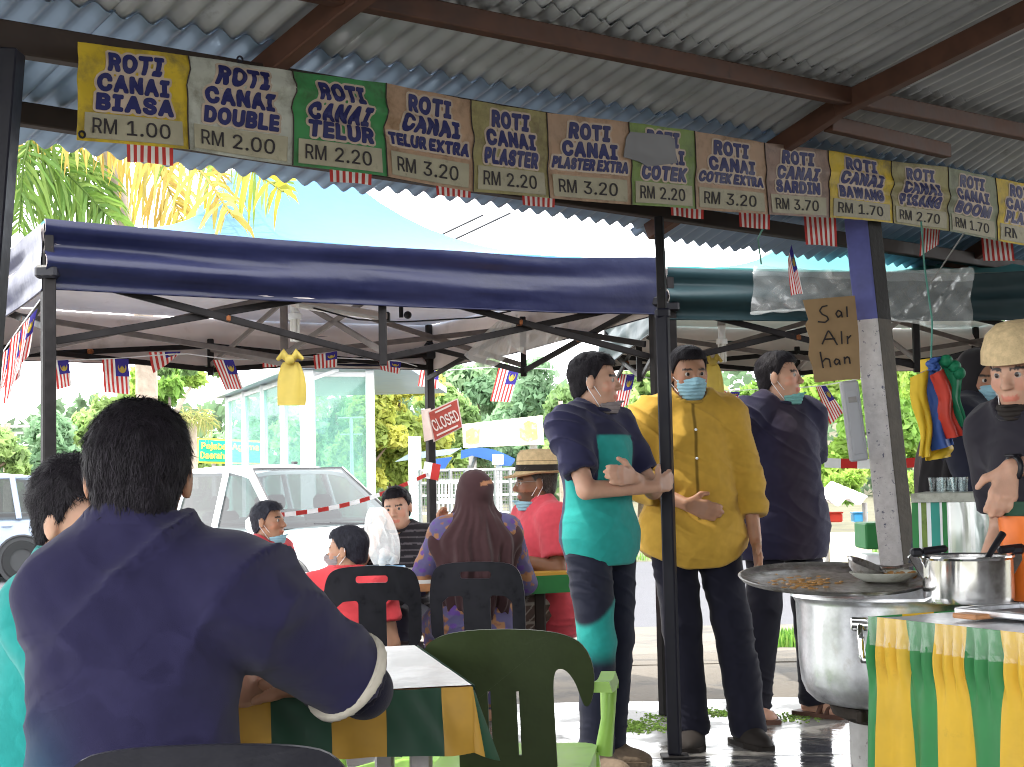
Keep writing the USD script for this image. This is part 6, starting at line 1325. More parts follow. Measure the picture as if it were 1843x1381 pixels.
SKIN = {'tan': (0.36, 0.19, 0.115), 'brown': (0.24, 0.12, 0.07), 'light': (0.50, 0.29, 0.20)}
def person(label, x, y, yaw, H, *, z0=0.0, seat=None, lean=0.0, side=0.0, head=(0, 0, 0), armR=None, armL=None, feet=None, knees=None, fat=1.0, wide=1.0, skin='tan', hair=True, strands=1400, nape=-0.070, swlr=None, shirt=None, legs=None, mask=None, shoes=None, scarf=None, h=0.0075, handR=None, handL=None, bone=1.0, beard=False, group=None, turn=0.0):
    s = H / 1.70; sk = np.array(SKIN[skin])
    pz = 0.95 if seat is None else (seat - z0) / s + 0.10
    P = V(0, 0, pz)
    rt = V(math.cos(turn), math.sin(turn), 0); fw = V(-math.sin(turn), math.cos(turn), 0)
    up = unit(V(0, 0, 1) + fw * math.tan(lean) + rt * math.tan(side)); fw2 = unit(np.cross(up, rt)); rt2 = unit(np.cross(fw2, up)); RTo = np.column_stack([rt2, fw2, up])
    def T(a, b, c): return P + rt2 * a + fw2 * b + up * c
    neck = T(0, -0.005, 0.495); hc = neck + unit(up * 0.5 + V(0, 0, 0.5)) * 0.128 + fw2 * 0.018
    hy, hp, hr = head; RH = rotz(hy) @ rotx(-hp) @ roty(hr)
    def Hd(a, b, c): return hc + RH @ V(a, b, c)
    sw = 0.178 * wide; swr, swl = swlr or (sw, sw); SR, SL = T(swr, -0.01, 0.435), T(-swl, -0.01, 0.435)
    eR, wR = armR if armR else (V(0.24, -0.02, pz + 0.17), V(0.25, 0.04, pz - 0.07)); eL, wL = armL if armL else (V(-0.24, -0.02, pz + 0.17), V(-0.25, 0.04, pz - 0.07))
    eR, wR, eL, wL = [np.asarray(q, float) for q in (eR, wR, eL, wL)]
    if seat is None:
        ft = feet or [(0.10, 0.0), (-0.10, 0.0)]; AN = [V(a, b, 0.085) for a, b in ft]; HP = [P + rt * 0.092 - V(0, 0, .03), P - rt * 0.092 - V(0, 0, .03)]
        KN = [lerp(HP[i], AN[i], 0.5) + fw * 0.025 + V(0, 0, 0.02) for i in (0, 1)]
    else:
        HP = [P + rt * 0.095, P - rt * 0.095]; kz = max(0.50, pz - 0.06)
        KN = [V(*q) for q in knees] if knees else [V(0.12, 0.43, kz), V(-0.12, 0.43, kz)]
        AN = [V(*q) for q in feet] if feet else [V(0.12, 0.40, 0.085), V(-0.12, 0.40, 0.085)]
    allp = np.array([P, hc, SR, SL, eR, wR, eL, wL, *KN, *AN]); lo, hi = allp.min(0) - 0.24, allp.max(0) + 0.24; lo[2] = max(lo[2], 0.0 - 0.01)
    th = thing('person', label, 'person', (x, y, z0), yaw, group)
    def place(v): return v * s
    def putm(name, m, mat, col=None, parent=th, smooth=True, lb=None): return part(parent, name, (place(m[0]), m[1]), mat, smooth=smooth, col=col, local=True, label=lb)
    def torso(F, inf, k=0.05):
        F.add(ell(T(0, 0, 0.0), (0.158 * fat * bone, 0.112 * fat, 0.125), RTo), 0.02, inflate=inf)
        F.add(ell(T(0, 0.012 * (fat > 1.05), 0.15), (0.145 * fat * bone, 0.104 * fat, 0.15), RTo), k, inflate=inf)
        F.add(ell(T(0, 0.0, 0.31), (0.160 * wide * (0.5 + 0.5 * fat), 0.112 * (0.6 + 0.4 * fat), 0.165), RTo), k, inflate=inf)
        F.add(cap(T(0.62 * swr, -0.015, 0.42), T(-0.62 * swl, -0.015, 0.42), 0.062), k, inflate=inf)
        for S_ in (SR, SL): F.add(cap(neck + up * 0.02, lerp(neck, S_, 0.85) + up * 0.012, 0.050, 0.046), 0.05, inflate=inf); F.add(ell(S_ - up * 0.012, (0.058, 0.058, 0.06)), 0.04, inflate=inf)
        return F
    # ------------------------------------------------ body
    F = Field(lo, hi, h)
    torso(F, -0.008)
    F.add(cap(neck - up * 0.03, hc + RH @ V(0, -0.02, -0.05), 0.058, 0.052), 0.03)
    for a, b, c in ((SR, eR, wR), (SL, eL, wL)): F.add(cap(a, b, 0.046 * (0.6 + 0.4 * fat), 0.037), 0.025); F.add(cap(b, c, 0.038, 0.026), 0.012)
    for a, b, c in zip(HP, KN, AN): F.add(cap(a, b, 0.078, 0.052), 0.03); F.add(cap(b, lerp(b, c, 0.35) - (fw * 0.012 if seat is None else 0), 0.050, 0.05), 0.03); F.add(cap(lerp(b, c, 0.35), c, 0.048, 0.034), 0.03)
    fd = [fw if seat is None else unit((KN[i] - HP[i]) * V(1, 1, 0)) for i in (0, 1)]
    fd = [unit(fd[0] + rt * 0.22), unit(fd[1] - rt * 0.22)]
    for i in (0, 1): F.add(cap(AN[i] - fd[i] * 0.035 - V(0, 0, 0.045), AN[i] + fd[i] * 0.125 - V(0, 0, 0.055), 0.036, 0.028), 0.03, clip=(((0, 0, 0.012), (0, 0, -1)),)); F.add(ell(AN[i] + fd[i] * 0.11 - V(0, 0, 0.058), (0.045, 0.045, 0.022)), 0.02)
    for W, E, hn, sg_ in ((wR, eR, handR, 1), (wL, eL, handL, -1)):
        d, n, curl = hn if hn else (W - E, V(-sg_, 0.1, 0), 0.5); d = unit(d); n = unit(np.asarray(n, float)); lat = np.cross(n, d) * -sg_
        for pr in hand_prims(W, d, n, lat, curl): F.add(pr, 0.010)
    HE = lambda c, r, k=0.02, sub=False: F.add(ell(Hd(*c), r, RH), k, sub=sub)
    HE((0, -0.014, 0.030), (0.074, 0.092, 0.084)); HE((0, 0.022, -0.030), (0.061, 0.066, 0.078), 0.03); HE((0, 0.046, -0.086), (0.034, 0.034, 0.026), 0.03); HE((0, 0.070, 0.014), (0.048, 0.016, 0.013), 0.02)
    for q in (-1, 1): HE((q * 0.040, 0.060, -0.028), (0.021, 0.018, 0.020), 0.02); HE((q * 0.031, 0.094, 0.000), (0.015, 0.012, 0.010), 0.012, True)
    F.add(cap(Hd(0, 0.083, 0.004), Hd(0, 0.104, -0.030), 0.008, 0.0125), 0.012)
    for q in (-1, 1): HE((q * 0.012, 0.096, -0.034), (0.009, 0.009, 0.007), 0.008); HE((q * 0.078, -0.006, -0.008), (0.009, 0.019, 0.032), 0.006)
    HE((0, 0.084, -0.062), (0.024, 0.010, 0.006), 0.008); HE((0, 0.082, -0.073), (0.020, 0.010, 0.006), 0.008)
    m = F.mesh(); v = m[0]; q = (v - hc) @ RH
    col = np.tile(sk, (len(v), 1)); hd_ = np.linalg.norm(v - hc, axis=1) < 0.15
    lips = hd_ & (np.abs(q[:, 0]) < 0.026) & (np.abs(q[:, 2] + 0.068) < 0.009) & (q[:, 1] > 0.075); col[lips] = sk * V(1.05, 0.62, 0.62)
    br = hd_ & (q[:, 1] > 0.066) & (np.abs(np.abs(q[:, 0]) - 0.034) < 0.021) & (np.abs(q[:, 2] - 0.020 + 0.10 * (np.abs(q[:, 0]) - 0.03) ** 2 * 20) < 0.005); col[br] = (0.02, 0.014, 0.012)
    if beard: bd_ = hd_ & (q[:, 2] < -0.045) & (q[:, 1] > 0.02) & ~lips; col[bd_] = sk * 0.45
    ck = hd_ & (np.abs(np.abs(q[:, 0]) - 0.042) < 0.02) & (np.abs(q[:, 2] + 0.028) < 0.02) & (q[:, 1] > 0.04); col[ck] = col[ck] * V(1.08, 0.93, 0.92)
    body = putm('body', m, 'skin', col)
    for q_ in (-1, 1):
        e = trimesh.creation.icosphere(2, 0.0112); ev = np.array(e.vertices); iris = (ev[:, 1] > 0.0082); ec = np.where(iris[:, None], (0.02, 0.012, 0.01), (0.42, 0.39, 0.36)); putm('eye', (ev @ RH.T + Hd(q_ * 0.031, 0.0742, 0.001), np.array(e.faces)), 'eye_colours', ec, parent=body)
    # ------------------------------------------------ hair
    if hair:
        F = Field(hc - 0.16, hc + 0.16, 0.0048); F.add(ell(Hd(0, -0.018, 0.034), (0.083, 0.099, 0.091), RH), 0.01); F.add(ell(Hd(0, 0.03, 0.07), (0.068, 0.055, 0.045), RH), 0.02); F.add(ell(Hd(0, -0.045, -0.03), (0.066, 0.058, 0.06), RH), 0.02)
        X, Y_, Z = np.meshgrid(*F.ax, indexing='ij'); q = (np.stack([X, Y_, Z], -1) - hc) @ RH
        line = np.where(q[..., 1] > 0.045, 0.062, np.where(q[..., 1] > 0.0, 0.062 - (0.045 - q[..., 1]) * 1.8, -0.019 - (0.0 - q[..., 1]) * 0.85)); line = np.maximum(line, nape)
        F.F = np.maximum(F.F + 0.010 * (meshkit.fbm(q * V(60, 60, 35), 2, 3) - 0.5).astype(np.float32), ((line - q[..., 2]) * 0.7).astype(np.float32))
        m = F.mesh(); hcol = np.array(hair if isinstance(hair, tuple) else (0.012, 0.010, 0.013)); hr_ = putm('hair', m, 'hair_colours', np.tile(hcol, (len(m[0]), 1)))
        # short strands lying along the head so that the outline is hair, not a shell
        hv, hf = m; hn = trimesh.Trimesh(hv, hf, process=False).vertex_normals; ql = (hv - hc) @ RH; out_ = np.where(((hn * (hv - hc)).sum(1) > 0.03) & (np.linalg.norm(ql / V(0.083, 0.1, 0.1), axis=1) > 0.85))[0]
        if len(out_) and strands:
            rg = np.random.default_rng(11); pick = rg.choice(out_, strands); b0 = hv[pick]; nn = hn[pick]; flow = np.tile(RH @ V(0, -0.15, -1.0), (strands, 1)) + (ql[pick][:, 1:2] > 0.03) * (RH @ V(0.5, 0.9, 0.3)); flow = flow + rg.normal(0, 0.28, (strands, 3)); flow = flow - nn * (flow * nn).sum(1, keepdims=True); flow /= np.linalg.norm(flow, axis=1, keepdims=True) + 1e-9
            Ls = rg.uniform(0.012, 0.026, (strands, 1)); lift = rg.uniform(0.05, 0.28, (strands, 1)); side_ = np.cross(nn, flow) * 0.0009
            t1 = b0 + flow * Ls * 0.5 + nn * Ls * lift * 0.8; t2 = b0 + flow * Ls + nn * Ls * lift
            P3 = np.stack([b0 - side_, b0 + side_, t1 + side_ * 0.8, t1 - side_ * 0.8, t2], 1).reshape(-1, 3); kk = np.arange(strands)[:, None] * 5
            putm('strands', (P3, np.vstack([kk + [0, 1, 2], kk + [0, 2, 3], kk + [3, 2, 4]])), 'hair_colours', np.repeat(hcol * rg.uniform(0.6, 2.2, (strands, 1)), 5, axis=0), parent=hr_)
    # ------------------------------------------------ shirt
    def wrinkle(m, amp=0.007, seed=0):
        v, f = m; t = trimesh.Trimesh(v, f, process=False); n = t.vertex_normals
        a = meshkit.fbm(np.c_[v[:, 0] * 9 + v[:, 2] * 5, v[:, 1] * 9 - v[:, 2] * 4, v[:, 2] * 6 + v[:, 0] * 5], 3, seed) - 0.5; b = 1 - np.abs(meshkit.noise(np.c_[v[:, 0] * 7 + v[:, 2] * 8, v[:, 1] * 7, v[:, 2] * 9 - v[:, 0] * 6], seed + 5) - 0.5) * 5
        w = meshkit.noise(np.c_[v[:, 0] * 3, v[:, 1] * 3, v[:, 2] * 3], seed + 9) * 2; g = meshkit.noise(np.c_[v[:, 0] * 3.2 + v[:, 2] * 3 + w, v[:, 1] * 4, v[:, 2] * 13 - v[:, 0] * 5 + 2 * w], seed + 2); r_ = (1 - np.abs(2 * g - 1)) ** 5
        return v + n * (amp * 1.2 * a + amp * 0.5 * np.clip(b, 0, 1) + amp * 1.7 * r_ * np.clip(1.4 - w, 0, 1))[:, None], f
    if shirt:
        lz = shirt.get('loose', 0.012); hem = shirt.get('hem', -0.10); sl = shirt.get('sleeve', 0.55); F = Field(lo, hi, shirt.get('h', h)); torso(F, lz)
        if hem < -0.02:
            F.add(ell(T(0, 0, -0.02), (0.172 * fat * bone + lz, 0.122 * fat + lz, 0.20), RTo), 0.05); 
            if hem < -0.15: F.add(ell(T(0, 0, hem * 0.7), (0.178 * fat * bone + lz, 0.125 * fat + lz, 0.20), RTo), 0.08)
        hw = shirt.get('hemwave', 0.0)
        X, Y_, Z = np.meshgrid(*F.ax, indexing='ij'); tu = (X - P[0]) * up[0] + (Y_ - P[1]) * up[1] + (Z - P[2]) * up[2]; ta = (X - P[0]) * rt2[0] + (Y_ - P[1]) * rt2[1] + (Z - P[2]) * rt2[2]
        F.F = np.maximum(F.F, (hem + hw * (ta / 0.15) ** 2 - tu).astype(np.float32))
        nc = shirt.get('neckcut', 0.016); F.add(cap(neck - up * nc, neck - up * nc + up * 0.17 + fw2 * 0.05, 0.069, 0.094), 0.008, sub=True)
        for S_, E, W in ((SR, eR, wR), (SL, eL, wL)):
            if sl <= 1: e2 = lerp(S_, E, sl); F.add(cap(S_, S_ + (E - S_) * (sl + .15), 0.062 + lz, 0.052 + lz), 0.045, clip=((e2, unit(E - S_)),)); F.add(cap(lerp(S_, E, sl - 0.14), lerp(S_, E, sl + 0.3), 0.048), 0.004, sub=True) if sl < 0.95 else None
            else:
                e2 = lerp(E, W, sl - 1); F.add(cap(S_, E, 0.060 + lz, 0.050 + lz), 0.045); F.add(cap(E, lerp(E, W, sl - 0.9), 0.050 + lz, 0.036 + lz), 0.02, clip=((e2, unit(W - E)),))
        if shirt.get('collar'):
            X2 = neck + up * 0.022; F.add(cap(X2 - rt2 * 0.02, X2 + rt2 * 0.02, 0.068), 0.01, clip=((neck + up * 0.055 + fw2 * 0.0, unit(up * 1.0 - fw2 * 0.5)),)); F.add(cap(neck + up * 0.0, neck + up * 0.13 + fw2 * 0.03, 0.058, 0.064), 0.004, sub=True)
        m = wrinkle(F.mesh(), shirt.get('amp', 0.007), int(abs(x * 100)) % 50); v = m[0]; lc = (v - P) @ RTo
        fc = shirt['col']; col = fc(lc, v, dict(SR=SR, SL=SL, eR=eR, eL=eL)) if callable(fc) else np.tile(np.array(fc), (len(v), 1))
        sh = putm('shirt', m, shirt.get('mat', 'cloth_colours'), col)
        if not shirt.get('collar') and not scarf:
            ang = np.linspace(0, 2 * np.pi, 41); rg_ = neck - up * (nc - 0.045) + np.outer(0.079 * np.cos(ang), rt2) + np.outer(0.079 * np.sin(ang) + 0.012, fw2) - np.outer(0.022 * np.sin(ang) + 0.004, up); putm('collar_rib', tube(rg_, 0.0085, 7, cap=False), 'cloth_colours', np.tile(np.median(col, axis=0) * 0.75, (41 * 7, 1)), parent=sh)
        for c0 in shirt.get('buttons', ()): putm('button', xf(trimesh.creation.icosphere(1, 0.006), T(*c0)), 'cloth_white', parent=sh)
    # ------------------------------------------------ trousers or skirt
    if legs:
        F = Field(lo, hi, legs.get('h', h + 0.001)); F.add(ell(T(0, 0, -0.01), (0.164 * fat * bone, 0.118 * fat, 0.13), RTo), 0.02, clip=((T(0, 0, 0.10), up),))
        w = legs.get('wide', 0.0); end = legs.get('end', 0.95)
        for a, b, c in zip(HP, KN, AN):
            F.add(cap(a, b, 0.088 + w * 0.6, 0.064 + w), 0.03); e2 = lerp(b, c, end); F.add(cap(b, lerp(b, c, end + 0.2), 0.064 + w, 0.056 + w), 0.025, clip=((e2, unit(c - b)),))
        if legs.get('skirt'):
            for a, b in ((KN[0], KN[1]), (AN[0] + V(0, 0, .05), AN[1] + V(0, 0, .05)), (lerp(KN[0], AN[0], .5), lerp(KN[1], AN[1], .5)), (lerp(KN[0], HP[0], .5), lerp(KN[1], HP[1], .5))): F.add(cap(a, b, 0.075), 0.06)
        m = wrinkle(F.mesh(), legs.get('amp', 0.007), 9); v = m[0]; fc = legs['col']; col = fc(v - P, v, dict(KN=KN, AN=AN)) if callable(fc) else np.tile(np.array(fc), (len(v), 1))
        putm(legs.get('name', 'trousers'), m, 'cloth_colours', col)
    # ------------------------------------------------ mask, shoes, scarf
    if mask:
        mat, where = mask; dz = -0.036 if where == 'chin' else 0.0
        F = Field(hc - 0.17, hc + 0.17, 0.0042); F.add(ell(Hd(0, 0.026, -0.040 + dz), (0.066, 0.078, 0.074), RH), 0.01); F.add(ell(Hd(0, 0.052, -0.084 + dz * 0.8), (0.040, 0.040, 0.034), RH), 0.03); F.add(cap(Hd(0, 0.088, -0.01 + dz), Hd(0, 0.110, -0.034 + dz), 0.012, 0.016), 0.03)
        X, Y_, Z = np.meshgrid(*F.ax, indexing='ij'); q = (np.stack([X, Y_, Z], -1) - hc) @ RH
        top = (-0.012 if where != 'chin' else -0.082) - 0.25 * np.abs(q[..., 0]) * 0.6; inner = F.F + 0.0075
        F.F = np.maximum.reduce([F.F, -inner, (q[..., 2] - top).astype(np.float32), (0.030 - q[..., 1]).astype(np.float32) * 0.9, (-0.124 + dz * 0.4 - q[..., 2]).astype(np.float32)])
        mv, mf = F.mesh(); ql = (mv - hc) @ RH; nr = trimesh.Trimesh(mv, mf, process=False).vertex_normals; mv = mv + nr * (0.0018 * np.sin(ql[:, 2] * 420))[:, None]
        mk = putm('face_mask', (mv, mf), mat)
        for q_ in (-1, 1): putm('ear_loop', tube([Hd(q_ * 0.062, 0.034, -0.03 + dz), Hd(q_ * 0.078, 0.005, -0.005 + dz * .4), Hd(q_ * 0.084, -0.02, 0.012), Hd(q_ * 0.080, -0.018, -0.03), Hd(q_ * 0.060, 0.030, -0.075 + dz)], 0.0016, 5), 'cloth_white', parent=mk)
    if shoes:
        sandals = shoes.startswith('sandal:'); shoes = shoes.replace('sandal:', '')
        for i in (0, 1):
            d = fd[i]; l = V(-d[1], d[0], 0); a = AN[i]
            sole = prism(shapely.affinity.rotate(sg.Polygon([(-0.045, -0.085), (0.045, -0.085), (0.05, 0.08), (0.03, 0.165), (-0.03, 0.165), (-0.05, 0.08)]).buffer(0.012), math.degrees(math.atan2(d[1], d[0])) - 90, origin=(0, 0)), 0.02); so = putm('sandal' if sandals else 'shoe', xf(sole, (a[0], a[1], 0.0)), shoes, smooth=40)
            if not sandals:
                Fs = Field(a - 0.2, a + 0.22, 0.006); c0 = a - d * 0.03 - V(0, 0, 0.04); Fs.add(ell(a + d * 0.06 - V(0, 0, 0.062), (0.056, 0.128, 0.050), np.column_stack([l, d, V(0, 0, 1)])), 0.02); Fs.add(cap(c0, a + d * 0.02 - V(0, 0, 0.03), 0.050, 0.050), 0.04); Fs.add(cap(a - V(0, 0, 0.02), a + V(0, 0, 0.02), 0.044), 0.03); Fs.cut((0, 0, 0.015), (0, 0, -1)); Fs.cut(a + V(0, 0, 0.015), (0, 0, 1))
                ms_ = Fs.mesh(); putm('shoe_upper', ms_, shoes, parent=so)
            for t_ in ((0.055, 0.10) if sandals else ()): putm('strap', tube([a + d * t_ - l * 0.052 - V(0, 0, .07), a + d * t_ - l * 0.03 - V(0, 0, .03 + t_ * .15), a + d * t_ + V(0, 0, -.022 - t_ * .15), a + d * t_ + l * 0.03 - V(0, 0, .03 + t_ * .15), a + d * t_ + l * 0.052 - V(0, 0, .07)], 0.013, 7), shoes, parent=so)
    if scarf:
        F = Field(np.minimum(lo, hc - .25), np.maximum(hi, hc + .2), 0.0075)
        F.add(ell(Hd(0, -0.016, 0.026), (0.090, 0.106, 0.100), RH), 0.02); F.add(ell(Hd(0, 0.005, -0.055), (0.084, 0.086, 0.09), RH), 0.04); F.add(cap(hc + RH @ V(0, -.02, -0.06), neck, 0.080, 0.092), 0.05)
        for k_ in (-1, 1): F.add(cap(neck - up * 0.01, T(k_ * 0.15, -0.03, 0.40), 0.085, 0.082), 0.06)
        ln = scarf.get('length', 0.20); F.add(ell(T(0, -0.03, 0.33), (0.20, 0.135, 0.19), RTo), 0.06); F.add(ell(T(0, -0.045, 0.44 - ln), (0.17, 0.13, 0.20), RTo), 0.09); F.add(ell(T(0, 0.05, 0.34), (0.15, 0.11, 0.15), RTo), 0.05)
        F.add(ell(Hd(0, 0.082, -0.012), (0.056, 0.055, 0.075), RH), 0.012, sub=True)
        v, f = F.mesh(); n = trimesh.Trimesh(v, f, process=False).vertex_normals; lc = (v - T(0, -0.02, 0.5)) @ RTo; an = np.arctan2(lc[:, 0], -lc[:, 1]); rr = np.linalg.norm(lc[:, :2], axis=1)
        low = np.clip((0.10 - lc[:, 2]) / 0.25, 0, 1); fold = (np.sin(an * 8 + 6 * lc[:, 2] + 5 * meshkit.noise(lc * 5, 2)) * 0.013 + 0.007 * np.sin(an * 19 - 9 * lc[:, 2] + 4 * meshkit.noise(lc * 9, 4))) * low + 0.004 * np.sin(lc[:, 2] * 60 + an * 3) * (1 - low) * 0.5
        v = v + n * fold[:, None]; fc = scarf['col']; col = fc((v - hc) @ RH, lc) if callable(fc) else np.tile(np.array(fc), (len(v), 1)); putm('headscarf', (v, f), 'cloth_colours', col)
    return th, dict(s=s, hc=hc, RH=RH, T=T, neck=neck, Hd=Hd, putm=putm, wR=wR, wL=wL, eR=eR, eL=eL)
def loc_of(px, Y): return at(px, 860, Y)[0]
D2 = math.radians
NAVY, TURQ, MUST = V(0.022, 0.022, 0.058), V(0.02, 0.30, 0.27), V(0.50, 0.30, 0.045)
def mixc(a, b, k): return a * (1 - k[:, None]) + b * k[:, None]
def sstep(x, a, b): t = np.clip((x - a) / (b - a), 0, 1); return t * t * (3 - 2 * t)
# ---- foreground pair at the front table
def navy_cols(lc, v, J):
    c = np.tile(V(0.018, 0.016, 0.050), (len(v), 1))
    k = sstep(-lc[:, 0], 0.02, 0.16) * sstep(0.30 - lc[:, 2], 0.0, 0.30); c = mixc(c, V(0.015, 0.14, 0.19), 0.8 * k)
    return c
yaw = D2(-2); X0 = loc_of(228, 2.5)
def loc2(px, py, Y, x0, y0, yaw, s, z0=0.0): p = (at(px, py, Y) - V(x0, y0, z0)); c, n = math.cos(yaw), math.sin(yaw); return V(c * p[0] + n * p[1], -n * p[0] + c * p[1], p[2]) / s
s_ = 1.76 / 1.70
er = loc2(655, 1242, 2.72, X0, 2.5, yaw, s_); wr = loc2(560, 1240, 2.97, X0, 2.5, yaw, s_)
_, JN = person('person in a plain navy shirt seated back to camera in the left foreground', X0, 2.5, yaw, 1.76, seat=0.40, lean=0.10, head=(0.12, -0.05, 0.04), armR=(er, wr), armL=(V(-0.12, 0.25, 0.74), V(0.02, 0.46, 0.80)), fat=1.03, wide=0.88, swlr=(0.165, 0.095), strands=9000, nape=-0.060, bone=1.02,
       shirt=dict(col=navy_cols, sleeve=0.90, neckcut=0.034, hem=-0.16, loose=0.016, amp=0.013), legs=dict(col=(0.02, 0.02, 0.03)), handR=(V(-1, 0.5, 0.1), V(0, 0, -1), 0.6), skin='tan', h=0.008)
def limb_piece(J, name, a, b, ra, rb, col, extra=()):
    F = Field(np.minimum(a, b) - .08, np.maximum(a, b) + .08, 0.005); d = unit(b - a); F.add(cap(a - d * .1, b + d * .1, ra, rb), 0.01, clip=((a, -d), (b, d)))
    m = F.mesh(); J['putm'](name, m, 'cloth_colours', np.tile(np.array(col), (len(m[0]), 1)))
SRn = JN['T'](0.165, -0.01, 0.435)
limb_piece(JN, 'sleeve_cuff', lerp(SRn, JN['eR'], 0.825), lerp(SRn, JN['eR'], 0.885), 0.083, 0.0815, (0.50, 0.46, 0.38))
limb_piece(JN, 'arm_sleeve', lerp(SRn, JN['eR'], 0.86), JN['eR'], 0.052, 0.050, (0.012, 0.011, 0.026)); limb_piece(JN, 'arm_sleeve', JN['eR'], lerp(JN['eR'], JN['wR'], 0.85), 0.050, 0.036, (0.012, 0.011, 0.026)); JN['putm']('arm_sleeve', xf(trimesh.creation.icosphere(3, 0.050), JN['eR']), 'cloth_colours', np.tile(V(0.012, 0.011, 0.026), (len(trimesh.creation.icosphere(3, 1).vertices), 1)))
X1 = loc_of(62, 3.0)
person('person in teal beside the navy back at the far left, dark hair, looking right', X1, 3.0, D2(-84), 1.60, seat=0.40, lean=0.14, strands=5000, head=(-0.55, 0.18, 0.22), fat=1.0, shirt=dict(col=lambda lc, v, J: mixc(np.tile(V(0.02, 0.27, 0.25), (len(v), 1)), V(0.05, 0.16, 0.42), sstep(lc[:, 2], 0.32, 0.48) * sstep(-lc[:, 0], -0.05, 0.15)), sleeve=0.6, hem=-0.14, collar=True), legs=dict(col=(0.02, 0.025, 0.04)), skin='light', armR=(V(0.26, 0.12, 0.76), V(0.12, 0.36, 0.78)), armL=(V(-0.27, 0.12, 0.76), V(-0.14, 0.36, 0.78)))
person('child in a teal headscarf whose head just shows over the navy shoulder', loc_of(381, 5.4), 5.4, D2(-70), 1.30, seat=0.31, head=(0, 0.2, 0), hair=None, scarf=dict(col=lambda q, l: mixc(np.tile(V(0.01, 0.15, 0.15), (len(q), 1)), V(0.015, 0.06, 0.18), sstep(-q[:, 0], -0.02, 0.06)), length=0.2), shirt=dict(col=(0.03, 0.12, 0.15), sleeve=1.7, hem=-0.1), legs=dict(col=(0.02, 0.02, 0.03)), h=0.009)
# ---- the family
RED = V(0.60, 0.055, 0.065)
person('boy in a red shirt, blue mask under the chin, seated before the white car', loc_of(472, 8.05), 8.05, D2(-112), 1.50, seat=0.29, lean=0.05, head=(0.05, -0.05, 0), mask=('mask_blue', 'chin'), shirt=dict(col=RED * V(1, 1.3, 1.3), sleeve=0.55, hem=-0.1), legs=dict(col=(0.03, 0.03, 0.05)), skin='tan', h=0.0065, hair=(0.03, 0.032, 0.045))
p = loc_of(722, 7.95)
person('boy in a dark shirt bent over a drink at the table, facing the camera', p, 7.95, D2(165), 1.52, seat=0.345, lean=0.12, head=(0.1, 0.10, 0.10), armR=(V(0.25, 0.16, 0.72), V(0.07, 0.26, 0.92)), armL=(V(-0.26, 0.18, 0.70), V(-0.10, 0.36, 0.70)), handR=(V(-0.1, -0.2, 1), V(-0.3, -1, 0), 0.7), shirt=dict(col=lambda lc, v, J: np.where((np.sin(lc[:, 2] * 180) > 0.75)[:, None], (0.10, 0.09, 0.10), (0.02, 0.018, 0.022)), sleeve=0.6, hem=-0.1), legs=dict(col=(0.03, 0.03, 0.05)), skin='light', h=0.0065)
gx_ = CH1[0] - 0.13
person('small boy in red shirt and grey mask on the dusty black chair, looking left', gx_, 6.66, D2(-12), 1.48, seat=0.20, z0=-0.22, lean=0.02, head=(D2(88), 0.05, 0), mask=('mask_grey', 'on'), shirt=dict(col=RED, sleeve=0.6, hem=-0.12), legs=dict(col=(0.045, 0.045, 0.03), end=0.08, wide=0.02, name='shorts'), knees=[(0.26, 0.38, 0.44), (-0.1, 0.42, 0.44)], feet=[(0.26, 0.36, 0.09), (-0.1, 0.4, 0.09)], skin='tan', h=0.0065, hair=(0.018, 0.018, 0.026))
def batik(lc, v, J):
    n1 = meshkit.noise(v * 22, 1); n2 = meshkit.noise(v * 34, 7); c = np.tile(V(0.09, 0.08, 0.17), (len(v), 1)); c = np.where((n1 > 0.60)[:, None], (0.28, 0.14, 0.065), c); c = np.where((n2 > 0.70)[:, None], (0.10, 0.05, 0.22), c); return np.where((n2 < 0.22)[:, None], (0.22, 0.10, 0.06), c)
hx = loc_of(854, 6.84)
lw = loc2(800, 965, 7.15, hx, 6.84, D2(12), 1.50 / 1.70)
person('person in a dark brown headscarf and batik dress, back to the camera', hx, 6.84, D2(12), 1.50, seat=0.42, lean=0.04, head=(0.30, 0.0, 0.05), hair=None, wide=0.90, fat=1.02, scarf=dict(col=lambda q, l: np.where(((np.abs(q[:, 2] - 0.055 - 0.25 * q[:, 0]) < 0.010) & (q[:, 0] > -0.02) & (q[:, 0] < 0.085))[:, None], (0.34, 0.16, 0.08), (0.048, 0.022, 0.024)), length=0.30), shirt=dict(col=batik, sleeve=1.75, hem=-0.2), legs=dict(col=batik, skirt=True, name='skirt', wide=0.02), armL=(V(-0.27, 0.12, 0.76), lw), handL=(V(-0.15, 0.15, 1), V(0.6, -0.6, 0), 0.8), armR=(V(0.27, 0.12, 0.74), V(0.12, 0.36, 0.78)), h=0.0065)
mx = loc_of(978, 7.45)
hat, J = person('older man in a coral red polo shirt under a straw hat, mask at chin', mx, 7.45, D2(112), 1.66, seat=0.40, lean=0.06, head=(-0.18, 0.05, 0), mask=('mask_blue', 'chin'), beard=True, skin='brown', shirt=dict(col=V(0.62, 0.075, 0.10), sleeve=0.8, hem=-0.14, collar=True, loose=0.018, buttons=[(0, 0.128, 0.36), (0, 0.131, 0.30)]), legs=dict(col=lambda lc, v, J: np.where(((np.sin(v[:, 0] * 160) > 0.8) | (np.sin((v[:, 1] + v[:, 2]) * 120) > 0.8))[:, None], (0.40, 0.34, 0.29), (0.13, 0.085, 0.07)), wide=0.02), armL=(V(-0.27, 0.05, 0.72), V(-0.18, 0.30, 0.78)), armR=(V(0.26, 0.10, 0.74), V(0.10, 0.34, 0.80)), hair=(0.08, 0.075, 0.07), h=0.0065, fat=1.08)
Rh = J['RH'] @ rotx(0.05)
